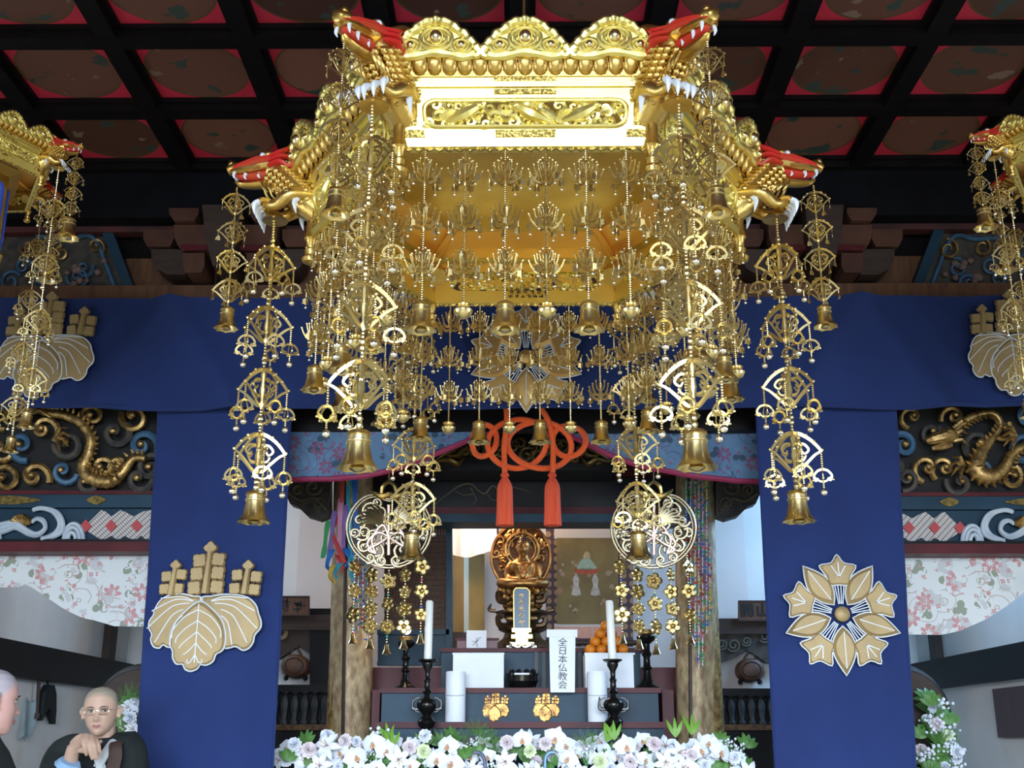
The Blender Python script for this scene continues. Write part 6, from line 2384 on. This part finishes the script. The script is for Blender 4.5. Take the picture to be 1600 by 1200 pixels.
# ---- monk at the edge of the frame, turned away
def monk_b():
    Y = 4.25
    size = .228
    hc = P(-14, 1096, Y)
    rot = Euler((rad(3), rad(2), rad(136)))
    mx = Matrix.Translation(hc) @ rot.to_matrix().to_4x4() @ Matrix.Scale(size, 4)
    foot = V((hc.x - .03, Y, 0))
    t = thing('person', 'shaven-headed man in black robe in profile, cut by the edge of the photo', 'person', foot)
    b = MB()
    head(b, mx, 1.05)
    nz = hc.z - .1
    taper(b, [hc + V((-.03, .0, -.03)), V((hc.x - .04, Y, nz - .02)), V((hc.x - .05, Y, nz - .12))], [.06, .06, .08], 14)
    loft(b, [(foot.x, Y, nz - .42, .1, .16, 0), (foot.x, Y, nz - .12, .09, .16, 0), (hc.x - .045, Y, nz - .07, .06, .06, 0)])
    sk = skin_mat('skin_rosy', (.58, .33, .3), (.36, .32, .36), hc - foot, rot, size)
    obj('body', remesh(b_off(b, foot), .0045, 'body', sk, 1), None, t)
    monk_head_parts(t, hc, size, mx, False)
    r = MB()
    z0 = nz - .07
    loft(r, [(foot.x, Y, .02, .2, .27, 0), (foot.x, Y, .6, .19, .25, 0), (foot.x, Y, z0 - .32, .17, .22, 0), (foot.x, Y, z0 - .1, .145, .225, 0), (foot.x - .01, Y, z0 - .0, .11, .16, 0), (foot.x - .015, Y, z0 + .05, .085, .085, 0), (foot.x - .015, Y, z0 + .085, .078, .078, 0)], 30)
    for s_ in (-1, 1):
        p = V((foot.x + .02, Y + s_ * .2, z0 - .1))
        taper(r, [p, p + V((.0, s_ * .05, -.2)), p + V((.06, s_ * .0, -.45)), p + V((.18, -s_ * .06, -.5))], [.09, .09, .1, .09], 12)
    obj('robe', remesh(b_off(r, foot), .01, 'robe', ROBE, 6), None, t)


monk_a()
monk_b()


# ---- bronze statue on its lotus pedestal
def statue():
    Y = 8.2
    k = M(Y, 880)
    zb = P(815, 1013, Y).z
    c0 = P(816, 870, Y)
    base = V((c0.x, Y, z3))
    t = thing('bronze_statue', 'seated gilt-bronze statue with a carved oval halo on a tall lotus pedestal', 'statue', base)
    f = lambda x, y, w: P(x, y, Y) - V((0, w, 0))
    # halo
    out = []
    for i in range(44):
        a = 2 * pi * i / 44
        x, y = 46 * sin(a), -58 * cos(a)
        if y < 0:
            x *= 1 - .25 * (max(0, -y) / 58) ** 3
            y *= 1.0
        else:
            x *= 1 - .3 * (y / 58) ** 2
        out.append((814 + x, 872 + y))
    fh = lambda u, v, w: P(u, v, Y + .14) - V((0, w, 0))
    h = obj('halo', MB().prism(out, -.03, .0, fh), mat('halo_bronze', (.13, .06, .025), .5, .7, col2=(.07, .03, .015), nscale=16), t, sm=False)
    hb = MB()
    hb.tube([fh(x, y, .01) for x, y in out], .012, 6, closed=True)
    r2 = random.Random(17)
    for i in range(40):
        a = r2.uniform(0, 2 * pi)
        rr = r2.uniform(.55, .93)
        j = int(a / (2 * pi) * 44)
        cx, cy = 814 + (out[j][0] - 814) * rr, 872 + (out[j][1] - 872) * rr
        hb.tube([fh(x, y, .012) for x, y in spiral((cx, cy), r2.uniform(5, 8), 1.1, r2.uniform(0, 6), r2.choice((-1, 1)), 9)], [.013 - .0008 * q for q in range(10)], 5)
    obj('halo_flame', hb, mat('halo_gilt', (.42, .2, .06), .4, .9, col2=(.14, .06, .02), nscale=14), h)
    ring = MB().tube([fh(816 + 26 * cos(a), 859 + 26 * sin(a), .02) for a in [i * pi / 14 for i in range(28)]], .009, 6, closed=True)
    ring.tube([fh(816 + 21 * cos(a), 859 + 21 * sin(a), .02) for a in [i * pi / 12 for i in range(24)]], .005, 6, closed=True)
    obj('halo_ring', ring, OLDGOLD, h)
    # body
    b = MB()
    hs = 29 * k
    hc = f(818, 859, .09)
    mx = Matrix.Translation(hc) @ Euler((rad(8), 0, 0)).to_matrix().to_4x4() @ Matrix.Scale(hs, 4)
    head(b, mx, 1.3)
    b.ball(f(818, 845, .07), hs * .24, 10, 8)
    taper(b, [f(818, 866, .03), f(818, 876, .02)], [7 * k, 9 * k], 10)
    loft(b, [(hc.x, Y - .0, f(0, 914, 0).z, 17 * k, 14 * k, 0), (hc.x, Y, f(0, 900, 0).z, 16 * k, 12 * k, 0), (hc.x, Y, f(0, 886, 0).z, 20 * k, 12 * k, 0), (hc.x, Y + .01, f(0, 878, 0).z, 21 * k, 10 * k, -.01), (hc.x, Y + .01, f(0, 872, 0).z, 10 * k, 8 * k, 0)])
    for s_ in (-1, 1):
        x = 817
        taper(b, [f(x + s_ * 17, 880, 0), f(x + s_ * 23, 890, .01), f(x + s_ * 23, 903, .03), f(x + s_ * 14, 908, .1), f(x + s_ * 4, 908, .13)], [5.5 * k, 6 * k, 5.5 * k, 4.5 * k, 3.5 * k], 9)
        taper(b, [f(x + s_ * 10, 912, 0), f(x + s_ * 28, 914, .06), f(x + s_ * 33, 914, .1), f(x + s_ * 18, 916, .16), f(x - s_ * 8, 916, .17)], [10 * k, 9 * k, 8 * k, 7 * k, 5 * k], 9)
        for j in range(4):     # robe folds
            taper(b, [f(x + s_ * (16 - j * 3), 880 + j, 14 * k), f(x + s_ * (6 - j), 894 + j * 2, 15.5 * k), f(x - s_ * (8 - j * 2), 904 + j, 14 * k)], [1.2 * k, 1.8 * k, 1.2 * k], 5)
    me = remesh(b_off(b, base), .008, 'figure', COPPER, 1)
    me.materials.clear()
    me.materials.append(mat('gilt_bronze_figure', (.55, .28, .09), .42, .85, col2=(.22, .1, .03), nscale=16))
    obj('figure', me, None, t)
    hr = MB()
    for i in range(9):
        for j in range(5):
            a, e_ = -1.6 + i * .4, .35 + j * .3
            p = mx @ V((.34 * sin(a) * cos(e_) * 1.02, -.36 * cos(a) * cos(e_) + .02, .12 + .4 * sin(e_)))
            hr.ball(p, hs * .055, 6, 4)
    for i in range(8):
        hr.ball(f(818, 845, .07) + V((hs * .2 * cos(i * .8), -hs * .16, hs * .2 * sin(i * .8))), hs * .05, 6, 4)
    obj('curled_hair', hr, mat('dark_curls', (.05, .03, .025), .5, .5), t)
    # lotus seat and pedestal
    ls = MB()
    zs = f(0, 919, 0).z
    for ring_, (r, zz, n) in enumerate(((34, 0, 14), (30, -10, 14), (25, -18, 12))):
        for i in range(n):
            a = 2 * pi * (i + .5 * ring_) / n
            p = V((c0.x + r * k * cos(a), Y + r * k * .75 * sin(a), zs + zz * k - 7 * k))
            ls.ball(p, 7.5 * k, 7, 5, (.9, .9, 1.2))
    obj('lotus_seat', ls, COPPER, t)
    pr = [(33, 919), (30, 936), (22, 944), (20, 950), (30, 954), (42, 956), (41, 960), (30, 964), (24, 972), (30, 976), (38, 980), (36, 986), (27, 990), (30, 998), (38, 1004), (43, 1013)]
    ps = MB().lathe([(max(r, .1) * k, f(0, y, 0).z) for r, y in reversed(pr)], 8, (c0.x, Y, 0), mx=Matrix.Diagonal((1, .8, 1)))
    ps.v = [(x, y, max(z, z3)) for x, y, z in ps.v]
    obj('pedestal', ps, mat('dark_bronze', (.06, .035, .02), .35, .7, col2=(.12, .07, .03), nscale=18, bump=.3), t, ang=30)
    dbc = mat('dark_bronze_cloud', (.07, .04, .02), .4, .7)
    for s_ in (-1, 1):
        cl = MB()
        taper(cl, [f(815 + s_ * 40, 957, .1), f(815 + s_ * 50, 955, .1), f(815 + s_ * 47, 946, .1)], [3 * k, 3 * k, 1 * k], 6)
        for y in (938, 975):
            taper(cl, [f(815 + s_ * 22, y + 6, .15), f(815 + s_ * 34, y + 4, .15), f(815 + s_ * 36, y - 8, .15), f(815 + s_ * 28, y - 6, .15)], [4 * k, 5 * k, 4 * k, 2 * k], 7)
        obj('pedestal_cloud', cl, dbc, t)
    for y in (958, 971):
        for s_ in (-1, 1):
            obj('gilt_boss', MB().ball(f(815 + s_ * 16, y, .2), 5 * k, 8, 6, (1.6, .6, .7)), OLDGOLD, t)


statue()


# ================================================================== flowers
def petal_pts(l, w, tip=.5):
    n = 5
    L_ = [(w * sin(pi * ((i / n) ** tip)), l * i / n) for i in range(1, n)]
    return [(0, 0)] + L_ + [(0, l)] + [(-x, y) for x, y in reversed(L_)]


def petal(b, ang, l, w, lift, curl, r0=.003, tip=.8):
    """A cupped petal radiating at ang in the x-z plane, facing -y."""
    pts = petal_pts(l, w, tip)
    ca, sa = cos(ang), sin(ang)

    def fr(u, v, wd):
        q = v + r0
        d = lift * q - curl * q * q / l + (u * u) / w * .35
        return V((ca * q - sa * u, -d - wd, sa * q + ca * u))
    b.dome(pts, fr, [(1, .0012), (.55, .003)], -.0006)


def orchid():
    b = MB()
    for a in (90, 210, 330):
        petal(b, rad(a), .05, .02, .1, .3)
    for a in (12, 168):
        petal(b, rad(a), .054, .034, .18, .4, tip=.62)
    b.mi = 1
    for a in (250, 290, 270):
        petal(b, rad(a), .02, .008, .9, .2)
    b.ball((0, -.012, 0), .007, 7, 5)
    return b.mesh('orchid_bloom', [PETALW, LIP])


def lily():
    b = MB()
    for i in range(6):
        petal(b, i * pi / 3, .065, .016, .65, .75, tip=.9)
    b.mi = 1
    for i in range(5):
        a = i * 2 * pi / 5
        b.tube([(0, -.005, 0), (.012 * cos(a), -.035, .012 * sin(a)), (.018 * cos(a), -.05, .018 * sin(a))], .0016, 4)
    return b.mesh('lily_bloom', [PETALW, LIP])


def carnation(mt):
    b = MB()
    r2 = random.Random(9)
    for ring_, (n, l, lf) in enumerate(((10, .033, .25), (9, .028, .8), (7, .022, 1.6), (4, .016, 2.8))):
        for i in range(n):
            petal(b, 2 * pi * (i + .5 * ring_) / n + r2.uniform(-.1, .1), l, .012, lf + r2.uniform(-.1, .1), .35, tip=1.6)
    return b.mesh('carnation_bloom', [mt])


def filler():
    b = MB()
    r2 = random.Random(2)
    for i in range(14):
        p = V((r2.uniform(-.04, .04), r2.uniform(-.03, .02), r2.uniform(-.03, .045)))
        b.mi = 1
        b.tube([(0, .01, -.06), p], .0012, 4)
        b.mi = 0
        b.ball(p, r2.uniform(.005, .009), 6, 4)
    return b.mesh('small_blossom_spray', [PETALW, GREEN])


def leafy(n, l, mt, name, w=.013):
    b = MB()
    for i in range(n):
        petal(b, pi / 2 + (i - (n - 1) / 2) * .42, l * (1 - .08 * abs(i - n / 2)), w, .25 - .1 * (i % 3), .3, tip=1.)
    return b.mesh(name, [mt])


def fern():
    b = MB()
    for q in range(5):
        a = pi / 2 + (q - 2) * .45
        for i in range(9):
            c = V((cos(a), 0, sin(a))) * (.015 + i * .0085)
            for s_ in (-1, 1):
                aa = a + s_ * 1.0
                e = c + V((cos(aa), -.15, sin(aa))) * (.02 - i * .0017)
                b.tube([c, (c + e) / 2, e], [.001, .0035, .0006], 4, flat=.4)
    return b.mesh('fern_sprig', [GREEN])


FM = {'orchid': orchid(), 'lily': lily(), 'carn_p': carnation(PETALP), 'carn_g': carnation(PETALG), 'carn_w': carnation(PETALW), 'fill': filler(),
      'leaf': leafy(5, .075, GREEN, 'leaf_cluster'), 'blade': leafy(3, .1, GREENL, 'leaf_blade', .009), 'fern': fern()}
FN = {'orchid': 'orchid_bloom', 'lily': 'lily_bloom', 'carn_p': 'carnation_bloom', 'carn_g': 'carnation_bloom', 'carn_w': 'carnation_bloom', 'fill': 'blossom_spray', 'leaf': 'leaf_cluster', 'blade': 'leaf_blade', 'fern': 'fern_sprig'}


def bloom(par, kind, p, sc=1., lean=.45):
    o = obj(FN[kind], FM[kind], None, par, loc=p - ORG[par], rot=(rng.uniform(-lean, lean * .4), rng.uniform(-.5, .5), rng.uniform(-lean, lean)))
    s_ = sc * rng.uniform(.88, 1.12)
    o.scale = (s_, s_, s_)
    return o


def arrangement(label, x0, x1, hints, Y0=6.55, ribbon=None):
    c = P((x0 + x1) / 2, 1200, Y0 + .12)
    t = thing('flower_arrangement', label, 'flowers', V((c.x, Y0 + .12, 1.1)), group='white altar flower arrangements')
    pa, pb = P(x0 + 12, 1200, Y0 + .12), P(x1 - 12, 1200, Y0 + .12)
    obj('planter', MB().bb(pa.x, pb.x, Y0 + .0, Y0 + .26, 1.1, 1.26), LACQ, t, sm=False)
    fo = MB().bb(pa.x + .02, pb.x - .02, Y0 + .04, Y0 + .22, 1.24, 1.29)
    obj('floral_foam', fo, GREEN, t, sm=False)
    for kind, x, y, d in hints:
        bloom(t, kind, P(x, y, Y0 + d), 1.2)
    # filling in three depths
    for row, (dy, dd, n) in enumerate(((1166, .16, 15), (1184, .07, 15), (1204, .0, 13))):
        for i in range(n):
            x = x0 + (i + .5 + rng.uniform(-.4, .4)) * (x1 - x0) / n
            e = min(x - 430, 1172 - x)
            y = dy + rng.uniform(-9, 9) + max(0, (60 - e)) * .22
            r = rng.random()
            kind = 'leaf' if r < .2 else 'fern' if r < .29 else 'fill' if r < .42 else 'lily' if r < .57 else 'carn_w' if r < .74 else 'carn_p' if r < .78 else 'carn_g' if r < .82 else 'orchid'
            bloom(t, kind, P(x, y, Y0 + dd + (.05 if kind in ('leaf', 'fern') else 0) + rng.uniform(-.02, .02)), 1. if kind != 'leaf' else 1.15)
    if ribbon:
        for (pts, w, mt) in ribbon:
            b = MB()
            taper(b, [P(x, y, Y0 - .03) for x, y in pts], [w * M(6.5, 1180)] * len(pts), 8, .35)
            obj('ribbon_loop', b, mt, t)
    return t


RIB1 = mat('slate_ribbon', (.08, .1, .19), .5)
RIB2 = mat('sky_blue_ribbon', (.12, .3, .62), .35)
arrangement('white lily and orchid arrangement below the plain streamer pillar', 434, 622,
            [('orchid', 556, 1184, -.03), ('orchid', 583, 1162, .04), ('orchid', 604, 1174, .02), ('carn_p', 482, 1172, 0), ('carn_p', 540, 1157, .1), ('lily', 512, 1165, .02), ('carn_w', 460, 1164, .05), ('lily', 500, 1196, -.02), ('leaf', 448, 1190, 0), ('fill', 590, 1148, .1), ('carn_w', 512, 1152, .1)])
arrangement('white orchid arrangement with an upright bright leaf below the candle by the lattice door', 622, 805,
            [('orchid', 700, 1166, 0), ('orchid', 683, 1188, -.03), ('orchid', 706, 1194, -.03), ('carn_p', 640, 1168, .02), ('carn_g', 662, 1174, .0), ('lily', 622, 1186, -.02), ('blade', 612, 1170, .05), ('blade', 606, 1160, .1), ('fern', 746, 1152, .1), ('fern', 755, 1165, .05), ('leaf', 730, 1186, 0), ('carn_p', 792, 1160, .05), ('carn_w', 664, 1150, .1)],
            ribbon=[([(740, 1176), (748, 1176), (756, 1184), (760, 1210)], 8, RIB1)])
arrangement('white orchid arrangement with blue ribbon loop below the altar crests', 805, 985,
            [('orchid', 816, 1156, .03), ('orchid', 868, 1154, .03), ('orchid', 884, 1166, .0), ('orchid', 888, 1186, -.02), ('carn_g', 828, 1174, 0), ('carn_g', 938, 1190, -.02), ('fern', 918, 1168, .05), ('lily', 790, 1190, -.02), ('orchid', 978, 1166, 0), ('blade', 946, 1160, .08), ('blade', 960, 1158, .08), ('carn_p', 852, 1162, .02)],
            ribbon=[([(852, 1210), (852, 1186), (857, 1177), (866, 1175)], 8, RIB2)])
arrangement('white orchid arrangement below the crane garland pillar', 985, 1170,
            [('orchid', 1108, 1162, .0), ('orchid', 1126, 1176, -.02), ('orchid', 1094, 1172, 0), ('carn_p', 1022, 1163, .05), ('orchid', 1008, 1188, -.02), ('blade', 1056, 1154, .1), ('blade', 1080, 1150, .1), ('carn_p', 985, 1190, 0), ('lily', 1060, 1176, 0), ('carn_p', 1080, 1180, 0), ('lily', 1040, 1190, -.03), ('carn_w', 1148, 1184, 0)])
tb = thing('flower_table', 'long black table under the white flower arrangements', 'table', V((0, 6.68, 0)))
obj('table_top', MB().bb(P(432, 1200, 6.6).x, P(1170, 1200, 6.6).x, 6.5, 6.8, 1.05, 1.1), LACQ, tb, sm=False)
for x in (-1.2, 1.2):
    for y in (6.56, 6.76):
        obj('table_leg', MB().bb(x - .03, x + .03, y - .03, y + .03, .55 if y > 6.5 else 0, 1.05), LACQ, tb, sm=False)


def side_flowers(label, cx, top, X, n, spread, Y):
    c = P(cx, 1200, Y)
    t = thing('standing_spray', label, 'flowers', V((c.x, Y, .55)), group='standing flower sprays')
    obj('spray_stand', MB().lathe([(.16, 0), (.16, .02), (.03, .05), (.025, c.z - .75), (.1, c.z - .7), (.12, c.z - .55), (.09, c.z - .56), (.02, c.z - .66)], 14), BLACKM, t, local=True)
    for i in range(n):
        f_ = (i + .5) / n
        y = top + (1225 - top) * f_
        hw = spread * (.25 + .75 * f_)
        x = cx + rng.uniform(-hw, hw) * .9
        r = rng.random()
        kind = 'fill' if r < .34 else 'leaf' if r < .55 else 'fern' if r < .62 else 'carn_w' if r < .8 else 'lily' if r < .88 else 'carn_g' if r < .94 else 'carn_p'
        bloom(t, kind, P(x, y, Y + rng.uniform(-.1, .1)), 1.35 if kind in ('fill', 'leaf') else 1.1)


side_flowers('white standing flower spray behind the flower-crest banner', 1463, 1096, 0, 60, 50, 7.2)
side_flowers('white standing flower spray between the man in glasses and the leaf-crest banner', 205, 1092, 0, 48, 34, 7.2)

# ---- things on the side walls
XW = 3.45


def wallbox(nm, label, cat, m_, px0, px1, py0, py1, d, mt, group=None):
    s_ = 1 if m_ else -1
    a, b_ = PX(px0, py0, s_ * (XW - .0)), PX(px1, py1, s_ * (XW - .0))
    ym = sorted((a.y, b_.y))
    c = PX((px0 + px1) / 2, py0, s_ * XW), PX((px0 + px1) / 2, py1, s_ * XW)
    o = obj(nm, MB().bb(s_ * XW, s_ * (XW - d), ym[0], ym[1], c[1].z, c[0].z), mt, None, sm=False)
    return tag(o, label, cat, group)


wallbox('notice_board', 'plain dark red-brown board on the white side wall', 'board', True, 1556, 1640, 1072, 1152, .03, mat('mahogany_board', (.075, .022, .02), .5, 0, col2=(.055, .016, .015), nscale=3, stretch=(1, 6, 1)))
p = PX(61, 1060, -XW + .04)
q = PX(58, 1114, -XW + .04)
b = MB().tube([p, q], .012, 6)
b.tube([q, q - V((0, 0, .04))], [.022, .02], 6)
tag(obj('hanging_stick', b, WOOD), 'thin brown stick hanging on the white wall behind the two men', 'stick')
p = PX(50, 1094, -XW + .02)
b = MB().sheet(6, 8, lambda u, v: p + V((.02 * sin(u * 6 + v * 3), (u - .5) * .2 - (1 - v) * .05, (v - 1) * .26 + .02 * sin(u * 9))), .006)
tag(obj('pale_cloth', b, mat('pale_blue_cloth', (.38, .5, .54), .8)), 'pale blue-green cloth hanging behind the thin brown stick', 'cloth')
p = PX(75.5, 1077, -XW + .03)
o_ = [(-.1, -.22), (-.12, -.12), (-.09, -.02), (-.04, .03), (.03, .03), (.08, -.03), (.11, -.14), (.12, -.24), (.04, -.15), (-.02, -.13)]
b = MB().prism(o_, -.02, .03, lambda u, v, w: V((p.x + w, p.y + u * 1.1, p.z + v)))
bb_ = obj('hanging_pouch', b, ROBE, sm=False)
tag(bb_, 'black forked cloth pouch hanging on the white wall', 'pouch')
obj('pouch_cord', MB().tube([V((p.x, p.y - .02, p.z + .03)), V((p.x - .015, p.y - .02, p.z + .1))], .008, 5), ROBE, bb_)
# big round drums on stands, half hidden by the banners' outer edges
for m_, cx, lab in ((False, 232, 'large dark round drum half hidden behind the leaf-crest banner'), (True, 1395, 'large dark round drum half hidden behind the flower-crest banner')):
    Y = 7.65
    c = P(cx, 1122, Y)
    r = 84 * M(Y, 1120)
    t = thing('round_drum', lab, 'drum', V((c.x, Y, .55)), group='large round drums')
    mx = Matrix.Rotation(pi / 2, 3, 'X')
    obj('drum_body', MB().lathe([(r * .86, -.22), (r * .98, -.12), (r, 0), (r * .98, .12), (r * .86, .22)], 32, c, mx=mx), LACQ, t)
    obj('drum_skin', MB().lathe([(r * .1, .221), (r * .84, .221), (r * .84, .226), (r * .1, .228)], 32, c, mx=mx), WOOD, t)
    for s_ in (-1, 1):
        obj('stand_leg', MB().tube([c + V((s_ * r * .55, 0, -r * .75)), V((c.x + s_ * r * .75, Y, .55))], .03, 8), WOOD, t)
    obj('stand_rail', MB().bb(c.x - r * .8, c.x + r * .8, Y - .04, Y + .04, .7, .76), WOOD, t, sm=False)
